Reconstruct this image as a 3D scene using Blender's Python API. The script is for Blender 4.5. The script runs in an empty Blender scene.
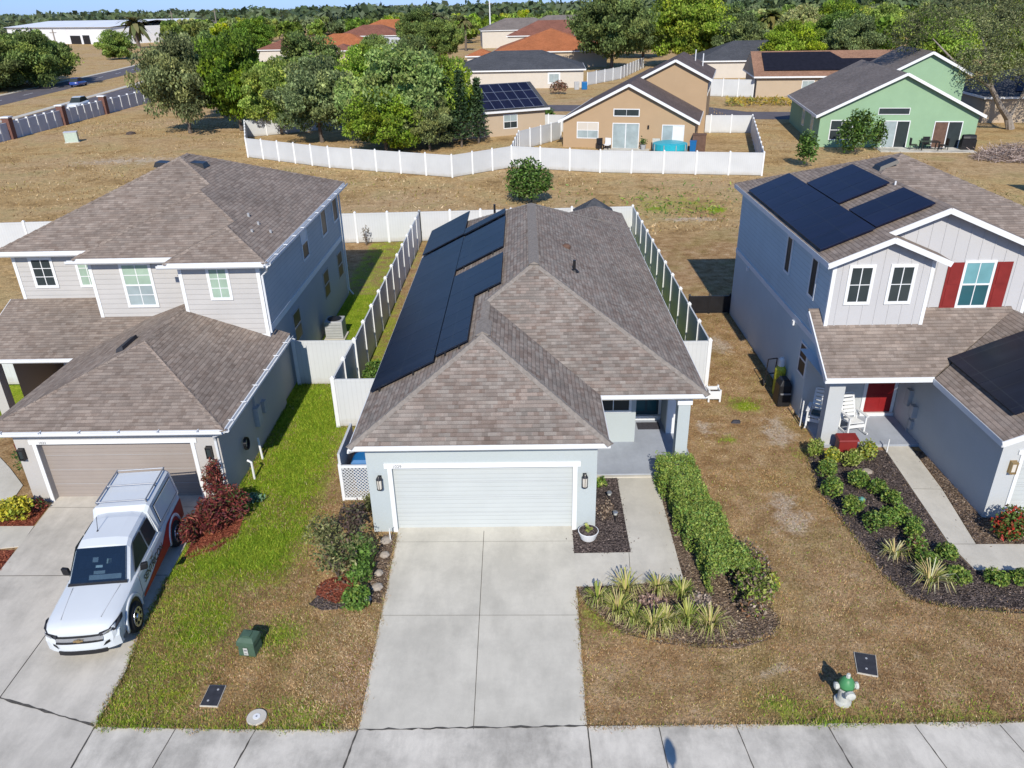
import bpy, math, random
import numpy as np
from mathutils import Vector, Matrix
random.seed(7); rng = np.random.default_rng(11)
SC = bpy.context.scene; COL = SC.collection
R = math.radians

# ------------------------------------------------------------------ materials
class NT:
    """tiny wrapper for building node trees"""
    def __init__(s, name):
        s.m = bpy.data.materials.new(name); s.m.use_nodes = True
        s.t = s.m.node_tree; s.t.nodes.clear()
        s.out = s.n('ShaderNodeOutputMaterial')
    def n(s, typ, ins=None, **kw):
        nd = s.t.nodes.new(typ)
        for k, v in kw.items(): setattr(nd, k, v)
        if ins:
            for k, v in ins.items():
                sock = nd.inputs[k]
                if isinstance(v, bpy.types.NodeSocket): s.t.links.new(v, sock)
                else: sock.default_value = v
        return nd
    def math(s, op, a, b=0.0, c=None):
        ins = {0: a, 1: b}
        if c is not None: ins[2] = c
        return s.n('ShaderNodeMath', ins, operation=op).outputs[0]
    def mix(s, f, a, b, mode='MIX'):
        nd = s.n('ShaderNodeMix', data_type='RGBA', blend_type=mode)
        for k, v in ((0, f), (6, a), (7, b)):
            if isinstance(v, bpy.types.NodeSocket): s.t.links.new(v, nd.inputs[k])
            else: nd.inputs[k].default_value = v if k == 0 else c4(v)
        return nd.outputs[2]
    def noise(s, vec, scale, detail=3, rough=.55):
        return s.n('ShaderNodeTexNoise', {'Vector': vec, 'Scale': scale, 'Detail': detail, 'Roughness': rough}).outputs[0]
    def ramp(s, f, stops):
        nd = s.n('ShaderNodeValToRGB', {0: f}); el = nd.color_ramp.elements
        while len(el) < len(stops): el.new(.5)
        for e, (p, c) in zip(el, stops): e.position = p; e.color = c4(c)
        return nd.outputs[0]
    def uv(s): return s.n('ShaderNodeUVMap').outputs[0]
    def finish(s, color, rough=.7, bump=None, bstr=.3, bdist=.02, spec=.3, metal=0., **extra):
        p = s.n('ShaderNodeBsdfPrincipled')
        for k, v in dict({'Base Color': color, 'Roughness': rough, 'Specular IOR Level': spec, 'Metallic': metal}, **extra).items():
            if isinstance(v, bpy.types.NodeSocket): s.t.links.new(v, p.inputs[k])
            else: p.inputs[k].default_value = c4(v) if k == 'Base Color' else v
        if bump is not None:
            b = s.n('ShaderNodeBump', {'Height': bump, 'Strength': bstr, 'Distance': bdist})
            s.t.links.new(b.outputs[0], p.inputs['Normal'])
        s.t.links.new(p.outputs[0], s.out.inputs[0]); return s.m
def c4(c):
    if isinstance(c, (int, float)): return (c, c, c, 1)
    return tuple(c) if len(c) == 4 else (*c, 1)

def mat_plain(name, c, rough=.6, var=.08, scale=3., spec=.3, metal=0., bump=0.):
    t = NT(name); uv = t.uv()
    f = t.noise(uv, scale, 4)
    a = tuple(max(0, x*(1-var)) for x in c); b = tuple(x*(1+var) for x in c)
    col = t.ramp(f, [(.3, a), (.7, b)])
    return t.finish(col, rough, t.noise(uv, 60, 2) if bump else None, bump, .01, spec, metal)

def mat_shingle(name, dark, mid, light, brown):
    t = NT(name); uv = t.uv()
    def brick(w, h, c1, c2, off, mort=.0):
        return t.n('ShaderNodeTexBrick', {'Vector': uv, 'Color1': c4(c1), 'Color2': c4(c2), 'Mortar': c4(tuple(x*.45 for x in dark)), 'Scale': 1.,
                   'Mortar Size': mort, 'Mortar Smooth': .3, 'Bias': 0., 'Brick Width': w, 'Row Height': h}, offset=off, offset_frequency=2)
    b1 = brick(.16, .125, dark, light, .37)
    b2 = brick(.30, .125, mid, brown, .61)
    b3 = brick(.55, .125, (.80, .80, .80), (1.14, 1.12, 1.10), .43)
    base = t.mix(.55, b1.outputs[0], b2.outputs[0])
    fr = t.math('FRACT', t.math('DIVIDE', t.n('ShaderNodeSeparateXYZ', {0: uv}).outputs[1], .125))
    base = t.mix(1., base, t.ramp(fr, [(.0, .42), (.2, 1.), (.85, 1.05), (1., .9)]), 'MULTIPLY')  # shadow line along each shingle course, multiplied into the colour
    base = t.mix(.7, base, b3.outputs[0], 'MULTIPLY')
    big = t.ramp(t.noise(uv, .35, 4), [(.3, (.86, .85, .84)), (.7, (1.12, 1.1, 1.08))])
    base = t.mix(1., base, big, 'MULTIPLY')
    gr = t.ramp(t.noise(uv, 45, 2), [(.25, .72), (.75, 1.25)])
    base = t.mix(1., base, gr, 'MULTIPLY')
    return t.finish(base, .92, t.math('SUBTRACT', t.math('MULTIPLY', t.noise(uv, 40, 2), .5), fr), .5, .02, .15)

def mat_siding(name, c, pitch=.18, var=.05):
    t = NT(name); uv = t.uv(); sep = t.n('ShaderNodeSeparateXYZ', {0: uv})
    fr = t.math('FRACT', t.math('DIVIDE', sep.outputs[1], pitch))
    line = t.ramp(fr, [(0., tuple(x*.62 for x in c)), (.1, c), (1., tuple(x*1.03 for x in c))])
    st = t.ramp(t.noise(uv, 1.1, 5), [(.3, 1-var), (.7, 1+var)])
    return t.finish(t.mix(1., line, st, 'MULTIPLY'), .75, t.math('SUBTRACT', 1., fr), .5, .03, .25)

def mat_stucco(name, c, var=.07):
    t = NT(name); uv = t.uv()
    st = t.ramp(t.noise(uv, .7, 6, .65), [(.25, 1-var), (.75, 1+var)])
    f = t.ramp(t.noise(uv, 30, 3), [(.2, .93), (.8, 1.05)])
    col = t.mix(1., t.mix(1., c, st, 'MULTIPLY'), f, 'MULTIPLY')
    return t.finish(col, .9, t.noise(uv, 40, 4), .35, .01, .15)

def mat_vinyl(name, c, pitch=.155):
    t = NT(name); uv = t.uv(); sep = t.n('ShaderNodeSeparateXYZ', {0: uv})
    fr = t.math('FRACT', t.math('DIVIDE', sep.outputs[0], pitch))
    line = t.ramp(fr, [(0., tuple(x*.8 for x in c)), (.06, c), (.94, c), (1., tuple(x*.8 for x in c))])
    st = t.ramp(t.noise(uv, .6, 5), [(.3, .91), (.7, 1.03)])
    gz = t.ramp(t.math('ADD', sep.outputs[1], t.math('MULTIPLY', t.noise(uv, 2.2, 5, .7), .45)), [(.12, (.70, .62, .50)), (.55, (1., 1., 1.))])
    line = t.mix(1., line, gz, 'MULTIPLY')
    return t.finish(t.mix(1., line, st, 'MULTIPLY'), .45, None, 0, 0, .35)

def mat_concrete(name, c, stain=.25, bump=.2):
    t = NT(name); uv = t.uv()
    a = t.ramp(t.noise(uv, .55, 8, .72), [(.38, 1-stain), (.5, 1.-stain*.25), (.6, 1.06)])
    a2 = t.ramp(t.noise(t.n('ShaderNodeMapping', {'Vector': uv, 'Location': (7, 3, 0), 'Scale': (1, .35, 1)}).outputs[0], 1.4, 6, .7), [(.36, 1-stain*.7), (.56, 1.03)])
    b = t.ramp(t.noise(uv, 90, 2), [(.25, .88), (.75, 1.1)])
    col = t.mix(1., t.mix(1., t.mix(1., c, a, 'MULTIPLY'), a2, 'MULTIPLY'), b, 'MULTIPLY')
    return t.finish(col, .88, t.noise(uv, 120, 3), bump, .006, .2)

def mat_ground():
    t = NT('dry_lawn'); uv = t.uv()
    g = t.n('ShaderNodeAttribute', attribute_name='green').outputs['Fac']
    f = t.n('ShaderNodeAttribute', attribute_name='field').outputs['Fac']
    ba = t.n('ShaderNodeAttribute', attribute_name='bare').outputs['Fac']
    n1 = t.noise(uv, .28, 6, .62); n2 = t.noise(uv, 1.7, 6, .7); n3 = t.noise(uv, 14, 4, .7); n4 = t.noise(uv, .07, 5, .6)
    br = t.ramp(n2, [(.28, (.175, .098, .044)), (.44, (.30, .186, .088)), (.58, (.41, .275, .145)), (.75, (.52, .39, .25))])
    sp = t.ramp(t.noise(uv, 4.5, 5, .75), [(.3, .55), (.5, 1.), (.7, 1.45)])
    fl = t.ramp(n1, [(.28, (.26, .17, .075)), (.46, (.42, .285, .13)), (.60, (.51, .37, .19)), (.76, (.60, .48, .31))])
    fl = t.mix(1., t.mix(1., fl, sp, 'MULTIPLY'), t.ramp(n2, [(.3, .7), (.7, 1.25)]), 'MULTIPLY')
    base = t.mix(f, br, fl)
    pk = t.ramp(n4, [(.45, 0.), (.62, .55)])
    base = t.mix(pk, base, t.ramp(n2, [(.3, (.33, .21, .115)), (.7, (.55, .42, .29))]))
    ol = t.ramp(n1, [(.5, 0.), (.66, .75)])
    base = t.mix(t.math('MULTIPLY', ol, .75), base, t.ramp(n2, [(.3, (.17, .135, .035)), (.7, (.34, .27, .085))]))
    gr = t.ramp(n2, [(.25, (.10, .16, .010)), (.5, (.21, .29, .02)), (.75, (.36, .37, .05))])
    gm = t.ramp(t.math('ADD', g, t.math('MULTIPLY', t.math('SUBTRACT', n2, .5), 1.1)), [(.35, 0.), (.62, 1.)])
    base = t.mix(gm, base, gr)
    bm = t.ramp(t.math('ADD', t.math('MULTIPLY', ba, .8), t.math('MULTIPLY', t.math('SUBTRACT', n2, .5), 2.2)), [(.42, 0.), (.8, .6)])
    base = t.mix(bm, base, t.ramp(n3, [(.3, (.40, .33, .26)), (.7, (.60, .53, .45))]))
    base = t.mix(1., base, t.ramp(n3, [(.25, .42), (.5, 1.), (.78, 1.5)]), 'MULTIPLY')
    h = t.math('ADD', n3, t.math('MULTIPLY', t.noise(uv, 55, 3, .7), .6))
    return t.finish(base, .98, h, .75, .06, .05)

def mat_mulch(name, a, b, c):
    t = NT(name); uv = t.uv()
    v = t.n('ShaderNodeTexVoronoi', {'Vector': t.n('ShaderNodeMapping', {'Vector': uv, 'Scale': (1., 1.7, 1.)}).outputs[0], 'Scale': 20.})
    col = t.ramp(t.n('ShaderNodeSeparateColor', {0: v.outputs['Color']}).outputs[0], [(.1, a), (.55, b), (.95, c)])
    col = t.mix(1., col, t.ramp(t.noise(uv, 2., 4), [(.3, .75), (.7, 1.2)]), 'MULTIPLY')
    return t.finish(col, .95, v.outputs['Distance'], .8, .04, .1)

def mat_attr(name, rough=.7, transl=.25, rnd=.0):
    t = NT(name)
    col = t.n('ShaderNodeAttribute', attribute_name='Col').outputs['Color']
    if rnd:
        r = t.n('ShaderNodeObjectInfo').outputs['Random']
        hsv = t.n('ShaderNodeHueSaturation', {'Hue': t.math('ADD', .5-rnd*.035, t.math('MULTIPLY', r, rnd*.07)), 'Saturation': t.math('ADD', .72, t.math('MULTIPLY', t.math('FRACT', t.math('MULTIPLY', r, 7.3)), .4)),
                       'Value': t.math('ADD', 1-rnd*.4, t.math('MULTIPLY', t.math('FRACT', t.math('MULTIPLY', r, 13.7)), rnd*.8)), 'Color': col})
        col = hsv.outputs[0]
    p = t.n('ShaderNodeBsdfPrincipled', {'Base Color': col, 'Roughness': rough, 'Specular IOR Level': .25})
    tr = t.n('ShaderNodeBsdfTranslucent', {'Color': col})
    mx = t.n('ShaderNodeMixShader', {0: transl, 1: p.outputs[0], 2: tr.outputs[0]})
    t.t.links.new(mx.outputs[0], t.out.inputs[0]); return t.m

def mat_solar(name, c, line, cell=(1.0, 1.65), lw=.018, rough=.38):
    t = NT(name); uv = t.uv()
    b = t.n('ShaderNodeTexBrick', {'Vector': uv, 'Color1': c4(c), 'Color2': c4(tuple(x*1.25 for x in c)), 'Mortar': c4(line), 'Scale': 1., 'Mortar Size': lw, 'Mortar Smooth': .1,
             'Brick Width': cell[0], 'Row Height': cell[1]}, offset=0.)
    st = t.ramp(t.noise(t.n('ShaderNodeMapping', {'Vector': uv, 'Scale': (3., .5, 1.)}).outputs[0], .9, 4), [(.3, .8), (.7, 1.25)])
    return t.finish(t.mix(1., b.outputs[0], st, 'MULTIPLY'), rough, None, 0, 0, .2)

def mat_glass(name, c, rough=.08):
    t = NT(name); uv = t.uv()
    col = t.mix(t.noise(uv, 1.3, 3), tuple(x*.6 for x in c), tuple(x*1.3 for x in c))
    return t.finish(col, rough, None, 0, 0, .12)

M = {}
M['white'] = mat_plain('white_paint', (.66, .675, .68), .45, .04)
M['white_metal'] = mat_plain('white_gutter', (.64, .66, .675), .35, .04)
M['vinyl'] = mat_vinyl('white_vinyl', (.53, .55, .56))
M['roof_main'] = mat_shingle('weathered_shingles', (.138, .121, .106), (.25, .226, .20), (.34, .312, .28), (.20, .142, .114))
M['roof_left'] = mat_shingle('brown_shingles', (.158, .13, .11), (.25, .212, .182), (.33, .288, .25), (.212, .165, .135))
M['roof_right'] = mat_shingle('tan_shingles', (.155, .128, .11), (.245, .208, .18), (.33, .285, .25), (.21, .167, .138))
M['cap_main'] = mat_plain('ridge_cap', (.225, .20, .175), .9, .2, 9, .15)
M['cap_left'] = mat_plain('ridge_cap_brown', (.165, .135, .12), .9, .2, 9, .15)
M['stucco_main'] = mat_stucco('grey_green_stucco', (.40, .445, .45), .03)
M['stucco_left'] = mat_stucco('greige_stucco', (.42, .405, .385), .04)
M['siding_left'] = mat_siding('greige_siding', (.415, .405, .39))
M['siding_left_shade'] = mat_siding('greige_siding_shade', (.54, .50, .46))  # copy of the greige siding for the shaded side, shade tuned into its colour
M['stucco_right'] = mat_stucco('light_grey_stucco', (.44, .46, .465), .05)
M['siding_right'] = mat_siding('grey_siding_shade_blue', (.43, .53, .58), .17)  # grey siding with the blue of the sky shade mixed into its colour
M['stucco_shade_blue'] = mat_stucco('grey_stucco_shade_blue', (.50, .56, .57), .05)  # side wall stucco, bluish shade put into the base colour
M['board'] = mat_stucco('board_and_batten', (.45, .45, .455), .03)
M['door_white'] = mat_siding('garage_door_white', (.465, .495, .49), .135, .03)
M['door_tan'] = mat_siding('garage_door_tan', (.30, .262, .236), .13, .05)
M['glass'] = mat_glass('dark_glass', (.035, .045, .048))
M['blind'] = mat_glass('green_tinted_blind', (.30, .40, .32), .12)
M['blind_grey'] = mat_glass('grey_blind', (.30, .36, .37), .12)
M['teal_glass'] = mat_glass('teal_reflecting_glass', (.15, .33, .36), .1)
M['teal_dark'] = mat_glass('dark_teal_glass', (.03, .10, .12), .1)
M['black'] = mat_plain('black_plastic', (.015, .015, .017), .4, .2)
M['black_metal'] = mat_plain('black_metal', (.02, .02, .022), .35, .2)
M['solar'] = mat_solar('navy_solar', (.009, .012, .022), (.02, .024, .034))
M['solar_blue'] = mat_solar('navy_solar_blue', (.008, .009, .024), (.016, .018, .03))
M['solar_grid'] = mat_solar('solar_grid', (.012, .02, .07), (.42, .45, .5), (1.05, 1.75), .05)
M['drive'] = mat_concrete('driveway_concrete', (.525, .50, .43), .12, .12)
M['ldrive'] = mat_concrete('stained_concrete', (.51, .48, .42), .18)
M['walk'] = mat_concrete('sidewalk_concrete', (.56, .53, .465), .30)
M['walk2'] = mat_concrete('path_concrete', (.52, .495, .43), .12)
M['porch'] = mat_concrete('painted_porch_floor', (.33, .36, .41), .1)
M['joint'] = mat_plain('joint_dirt', (.075, .07, .062), .95, .4, 6)
M['asphalt'] = mat_concrete('asphalt', (.058, .055, .06), .2)
M['asphalt_far'] = mat_concrete('worn_asphalt', (.12, .11, .12), .15)
M['mulch'] = mat_mulch('dark_mulch', (.03, .024, .024), (.085, .068, .062), (.17, .135, .12))
M['mulch_brown'] = mat_mulch('brown_mulch', (.06, .042, .03), (.17, .12, .085), (.28, .21, .15))
M['mulch_red'] = mat_mulch('red_mulch', (.10, .025, .015), (.2, .055, .032), (.3, .1, .06))
M['ground'] = mat_ground()
M['leaf'] = mat_attr('leaf', .55, .25)
M['tree_leaf'] = mat_attr('tree_leaf', .75, .34, .35)
M['blade'] = mat_attr('grass_blade', .8, .2)
M['chip'] = mat_attr('bark_chip', .95, .0)
M['bark'] = mat_plain('bark', (.13, .105, .085), .95, .35, 8)
M['bark_pale'] = mat_plain('pale_bark', (.24, .21, .18), .95, .3, 8)
M['red'] = mat_plain('red_paint', (.19, .022, .02), .45, .12)
M['red_door'] = mat_plain('red_door_paint', (.22, .014, .015), .4, .1)
M['carwhite'] = mat_plain('white_car_paint', (.56, .595, .62), .22, .02, 1., .5)
M['carred'] = mat_plain('red_car_wrap', (.36, .018, .018), .55, .08, 2., .5)
M['carblue'] = mat_plain('blue_car_paint', (.03, .07, .28), .25, .05, 1., .5)
M['chrome'] = mat_plain('chrome', (.55, .57, .6), .25, .1, 4, .5, .8)
M['steel'] = mat_plain('grey_steel', (.30, .31, .33), .4, .12, 4, .5, .5)
M['gold'] = mat_plain('gold', (.38, .27, .13), .35, .1, 4, .5, .6)
M['rubber'] = mat_plain('tyre_rubber', (.018, .018, .019), .85, .2)
M['pipegrey'] = mat_plain('grey_pipe', (.35, .36, .37), .6, .1)
M['green_box'] = mat_plain('green_enclosure', (.06, .105, .07), .5, .15, 4)
M['hyd_green'] = mat_plain('hydrant_green', (.06, .22, .085), .45, .1, 6)
M['hyd_white'] = mat_plain('hydrant_white', (.46, .47, .43), .5, .12, 8)
M['terracotta'] = mat_plain('pale_rock', (.32, .28, .235), .9, .2, 5)
M['lid'] = mat_plain('dark_lid', (.032, .034, .042), .8, .25, 7)
M['blue_plastic'] = mat_plain('blue_plastic', (.01, .12, .32), .4, .1)
M['dark_teal'] = mat_plain('dark_teal_door', (.025, .06, .075), .5, .15)
M['mat_dark'] = mat_plain('door_mat', (.045, .045, .055), .95, .25, 12)
M['tan_stucco'] = mat_stucco('tan_stucco', (.385, .275, .17), .05)
M['tan_stucco2'] = mat_stucco('beige_stucco', (.42, .34, .25), .05)
M['green_stucco'] = mat_stucco('mint_green_stucco', (.245, .375, .24), .06)
M['pale_wall'] = mat_stucco('pale_wall', (.52, .48, .42), .05)
M['roof_dark'] = mat_shingle('charcoal_shingles', (.05, .055, .065), (.07, .078, .09), (.1, .105, .12), (.07, .075, .085))
M['roof_brown'] = mat_shingle('dark_brown_shingles', (.085, .068, .066), (.11, .09, .086), (.15, .125, .12), (.12, .09, .08))
M['roof_grey'] = mat_shingle('grey_shingles', (.14, .125, .12), (.18, .165, .155), (.24, .22, .205), (.17, .14, .125))
M['roof_orange'] = mat_shingle('orange_tiles', (.30, .10, .04), (.38, .14, .06), (.48, .2, .09), (.36, .12, .05))
M['roof_red'] = mat_shingle('red_brown_tiles', (.17, .07, .05), (.22, .1, .07), (.28, .14, .1), (.2, .08, .06))
M['brick_post'] = mat_plain('red_brick', (.15, .075, .06), .9, .25, 9)
M['panel_wall'] = mat_plain('grey_white_panel', (.44, .47, .53), .7, .06)
M['roof_tan'] = mat_shingle('brown_orange_shingles', (.22, .125, .08), (.29, .17, .115), (.36, .22, .15), (.27, .15, .10))
M['solar_black'] = mat_plain('black_solar_sheet', (.012, .012, .018), .6, .25, 2, .15)
def mat_clear():
    t = NT('windscreen_glass'); g = t.n('ShaderNodeBsdfGlossy', {'Color': c4((.8, .85, .9)), 'Roughness': .04}); tr = t.n('ShaderNodeBsdfTransparent', {'Color': c4((.62, .70, .74))})
    mx = t.n('ShaderNodeMixShader', {0: t.math('ADD', .05, t.math('MULTIPLY', t.n('ShaderNodeFresnel', {0: 1.45}).outputs[0], .8)), 1: tr.outputs[0], 2: g.outputs[0]}); t.t.links.new(mx.outputs[0], t.out.inputs[0]); return t.m
M['windscreen'] = mat_clear()
M['metal_roof'] = mat_plain('white_metal_roof', (.72, .73, .74), .4, .06, .1)
M['turquoise'] = mat_plain('turquoise_plastic', (.02, .35, .45), .4, .1)
M['brush'] = mat_attr('dry_brush', .9, .0)
M['pool_clear'] = mat_plain('rattan', (.12, .07, .05), .8, .2)

# ------------------------------------------------------------------ mesh helpers
XF = {}
class Fr:
    """oriented frame: a along u, b up, c along outward normal n"""
    def __init__(s, o, u, n, w=(0, 0, 1)):
        s.o = Vector(o); s.u = Vector(u).normalized(); s.n = Vector(n).normalized(); s.w = Vector(w).normalized()
    def p(s, a, b, c=0.): return s.o + s.u*a + s.w*b + s.n*c
class MB:
    def __init__(s): s.v = []; s.f = []; s.k = []
    def add(s, vs, fs):
        k = len(s.v); s.k.append((k, len(s.f))); s.v += [tuple(v) for v in vs]; s.f += [tuple(i+k for i in f) for f in fs]; return s
    def hexa(s, p): return s.add(p, [(3, 2, 1, 0), (4, 5, 6, 7), (0, 1, 5, 4), (1, 2, 6, 5), (2, 3, 7, 6), (3, 0, 4, 7)])
    def box(s, x0, x1, y0, y1, z0, z1):
        return s.hexa([(x0, y0, z0), (x1, y0, z0), (x1, y1, z0), (x0, y1, z0), (x0, y0, z1), (x1, y0, z1), (x1, y1, z1), (x0, y1, z1)])
    def fbox(s, F, a0, a1, b0, b1, c0, c1):
        P = F.p
        return s.hexa([P(a0, b0, c0), P(a1, b0, c0), P(a1, b0, c1), P(a0, b0, c1), P(a0, b1, c0), P(a1, b1, c0), P(a1, b1, c1), P(a0, b1, c1)])
    def bar(s, p, q, w, h, up=(0, 0, 1)):
        p = Vector(p); q = Vector(q); d = (q-p).normalized(); sd = d.cross(Vector(up))
        if sd.length < 1e-4: sd = d.cross(Vector((1, 0, 0)))
        sd.normalize(); u = sd.cross(d); a = sd*w/2; b = u*h/2
        return s.hexa([p-a-b, p+a-b, q+a-b, q-a-b, p-a+b, p+a+b, q+a+b, q-a+b])
    def poly(s, pts): return s.add(pts, [tuple(range(len(pts)))])
    def prism(s, pts, z0, z1):
        a = sum(pts[i][0]*pts[(i+1) % len(pts)][1]-pts[(i+1) % len(pts)][0]*pts[i][1] for i in range(len(pts)))
        if a < 0: pts = pts[::-1]
        n = len(pts); vs = [(*p[:2], z0) for p in pts]+[(*p[:2], z1) for p in pts]
        return s.add(vs, [tuple(range(n))[::-1], tuple(range(n, 2*n))]+[(i, (i+1) % n, (i+1) % n+n, i+n) for i in range(n)])
    def extr(s, pts, vec):
        vec = Vector(vec); n = len(pts); vs = [Vector(p) for p in pts]; vs += [p+vec for p in vs]
        return s.add(vs, [tuple(range(n))[::-1], tuple(range(n, 2*n))]+[(i, (i+1) % n, (i+1) % n+n, i+n) for i in range(n)])
    def tube(s, pts, rad, n=8, cap=True):
        pts = [Vector(p) for p in pts]; rs = rad if isinstance(rad, (list, tuple)) else [rad]*len(pts); k0 = len(s.v); vs = []; fs = []
        for i, p in enumerate(pts):
            d = (pts[min(i+1, len(pts)-1)]-pts[max(i-1, 0)]).normalized()
            a = d.cross(Vector((0, 0, 1)) if abs(d.z) < .95 else Vector((1, 0, 0))).normalized(); b = d.cross(a)
            vs += [p+(a*math.cos(t)+b*math.sin(t))*rs[i] for t in [2*math.pi*j/n for j in range(n)]]
        for i in range(len(pts)-1):
            fs += [(i*n+j, i*n+(j+1) % n, (i+1)*n+(j+1) % n, (i+1)*n+j) for j in range(n)]
        if cap: fs += [tuple(range(n))[::-1], tuple(range((len(pts)-1)*n, len(pts)*n))]
        return s.add(vs, fs)
    def lathe(s, c, prof, n=16, axis='z'):
        c = Vector(c); vs = []; fs = []
        for r, z in prof:
            for j in range(n):
                t = 2*math.pi*j/n; q = (r*math.cos(t), r*math.sin(t), z)
                if axis == 'x': q = (z, q[0], q[1])
                if axis == 'y': q = (q[0], z, q[1])
                vs.append(c+Vector(q))
        for i in range(len(prof)-1):
            fs += [(i*n+j, i*n+(j+1) % n, (i+1)*n+(j+1) % n, (i+1)*n+j) for j in range(n)]
        fs += [tuple(range(n))[::-1], tuple(range((len(prof)-1)*n, len(prof)*n))]
        return s.add(vs, fs)
    def loft(s, secs, closed=True):
        n = len(secs[0]); vs = [p for q in secs for p in q]; fs = []
        for i in range(len(secs)-1):
            fs += [(i*n+j, i*n+(j+1) % n, (i+1)*n+(j+1) % n, (i+1)*n+j) for j in range(n if closed else n-1)]
        if closed: fs += [tuple(range(n))[::-1], tuple(range((len(secs)-1)*n, len(secs)*n))]
        return s.add(vs, fs)
    def split(s, name, mat, parent=None, world=True, per=1, **kw):
        """one object per added piece (or per PER pieces)"""
        ks = s.k+[(len(s.v), len(s.f))]; out = []
        for i in range(0, len(s.k), per):
            (a, b), (c, d) = ks[i], ks[min(i+per, len(s.k))]; m = MB(); m.v = s.v[a:c]; m.f = [tuple(q-a for q in f) for f in s.f[b:d]]; out.append(m.build(name, mat, parent, world, **kw))
        return out
    def build(s, name, mat, parent=None, world=True, smooth=False, bevel=0.):
        vs = s.v
        if parent is not None and world:
            inv = world_of(parent).inverted(); vs = [inv @ Vector(v) for v in vs]
        me = bpy.data.meshes.new(name); me.from_pydata([tuple(v) for v in vs], [], s.f); me.update()
        uvl = me.uv_layers.new(name='UVMap'); buf = np.zeros(len(me.loops)*2, dtype=np.float32)
        Z = Vector((0, 0, 1))
        for p in me.polygons:
            n = p.normal
            if abs(n.z) > .999: u = Vector((1, 0, 0)); w = Vector((0, 1, 0))
            else:
                u = Z.cross(n).normalized(); w = n.cross(u)
            for li in p.loop_indices:
                co = Vector(s.v[me.loops[li].vertex_index]); buf[li*2] = co.dot(u); buf[li*2+1] = co.dot(w)
        uvl.data.foreach_set('uv', buf)
        me.materials.append(M[mat] if isinstance(mat, str) else mat)
        if smooth: me.polygons.foreach_set('use_smooth', [True]*len(me.polygons))
        o = bpy.data.objects.new(name, me); COL.objects.link(o)
        if parent is not None: o.parent = parent
        if bevel:
            b = o.modifiers.new('edge', 'BEVEL'); b.width = bevel; b.segments = 2; b.limit_method = 'ANGLE'
        return o
def world_of(o):
    m = Matrix.Identity(4)
    while o is not None:
        m = (Matrix.Translation(o.location) @ Matrix.Rotation(o.rotation_euler.z, 4, 'Z') @ Matrix.Diagonal((*o.scale, 1))) @ m; o = o.parent
    return m
def tag(o, label=None, cat=None, group=None, kind=None):
    if label: o['label'] = label
    if cat: o['category'] = cat
    if group: o['group'] = group
    if kind: o['kind'] = kind
    return o
def thing(name, label, cat, loc=(0, 0, 0), rz=0, group=None):
    o = bpy.data.objects.new(name, None); COL.objects.link(o); o.location = loc; o.rotation_euler = (0, 0, rz); o.empty_display_size = .3
    return tag(o, label, cat, group)
KIDS = {}
def copy_tree(o, loc=None, rz=None, sc=None, label=None, group=None, parent=None):
    c = o.copy(); COL.objects.link(c)
    if parent is not None: c.parent = parent
    if loc is not None: c.location = loc
    if rz is not None: c.rotation_euler = (0, 0, rz)
    if sc is not None: c.scale = sc if isinstance(sc, (tuple, list)) else (sc, sc, sc)
    if label: c['label'] = label
    if group: c['group'] = group
    for ch in list(o.children): copy_tree(ch, parent=c)
    return c
def struct(name, mb, mat, **k): return tag(mb.build(name, mat, **k), kind='structure')

def quads(name, V, C, mat, parent=None, F=None):
    """mesh of loose faces from an (n,k,3) array with an (n,3) colour each"""
    n, k = V.shape[:2]
    me = bpy.data.meshes.new(name); me.vertices.add(n*k); me.loops.add(n*k); me.polygons.add(n)
    me.vertices.foreach_set('co', V.reshape(-1).astype(np.float32)); me.loops.foreach_set('vertex_index', np.arange(n*k, dtype=np.int32))
    me.polygons.foreach_set('loop_start', np.arange(0, n*k, k, dtype=np.int32)); me.polygons.foreach_set('loop_total', np.full(n, k, dtype=np.int32))
    me.update(calc_edges=True)
    a = me.color_attributes.new('Col', 'FLOAT_COLOR', 'POINT')
    cc = np.ones((n, k, 4), dtype=np.float32); cc[:, :, :3] = C[:, None, :]; a.data.foreach_set('color', cc.reshape(-1))
    me.materials.append(M[mat]); o = bpy.data.objects.new(name, me); COL.objects.link(o)
    if parent is not None: o.parent = parent
    return o
def leaf_quads(P, size, flat=.0, asp=.6, r=rng):
    n = len(P); nrm = r.normal(size=(n, 3)); nrm[:, 2] = np.abs(nrm[:, 2])+flat; nrm /= np.linalg.norm(nrm, axis=1)[:, None]
    a = np.cross(nrm, r.normal(size=(n, 3))); a /= np.linalg.norm(a, axis=1)[:, None]; b = np.cross(nrm, a)
    s = (size*(.6+.8*r.random(n)))[:, None]; a = a*s; b = b*s*asp
    return np.stack([P-a, P+b*.9-a*.1, P+a, P-b*.9-a*.1], axis=1)
def leaf_cols(n, cols, r=rng, var=.25, gain=1.5):
    k = np.array(cols, float); k = k*np.minimum(gain, np.maximum(1., .42/k.max(1)))[:, None]; c = k[r.integers(0, len(cols), n)]
    return np.clip(c*(1+var*(r.random((n, 1))*2-1)), 0, 1)

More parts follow.
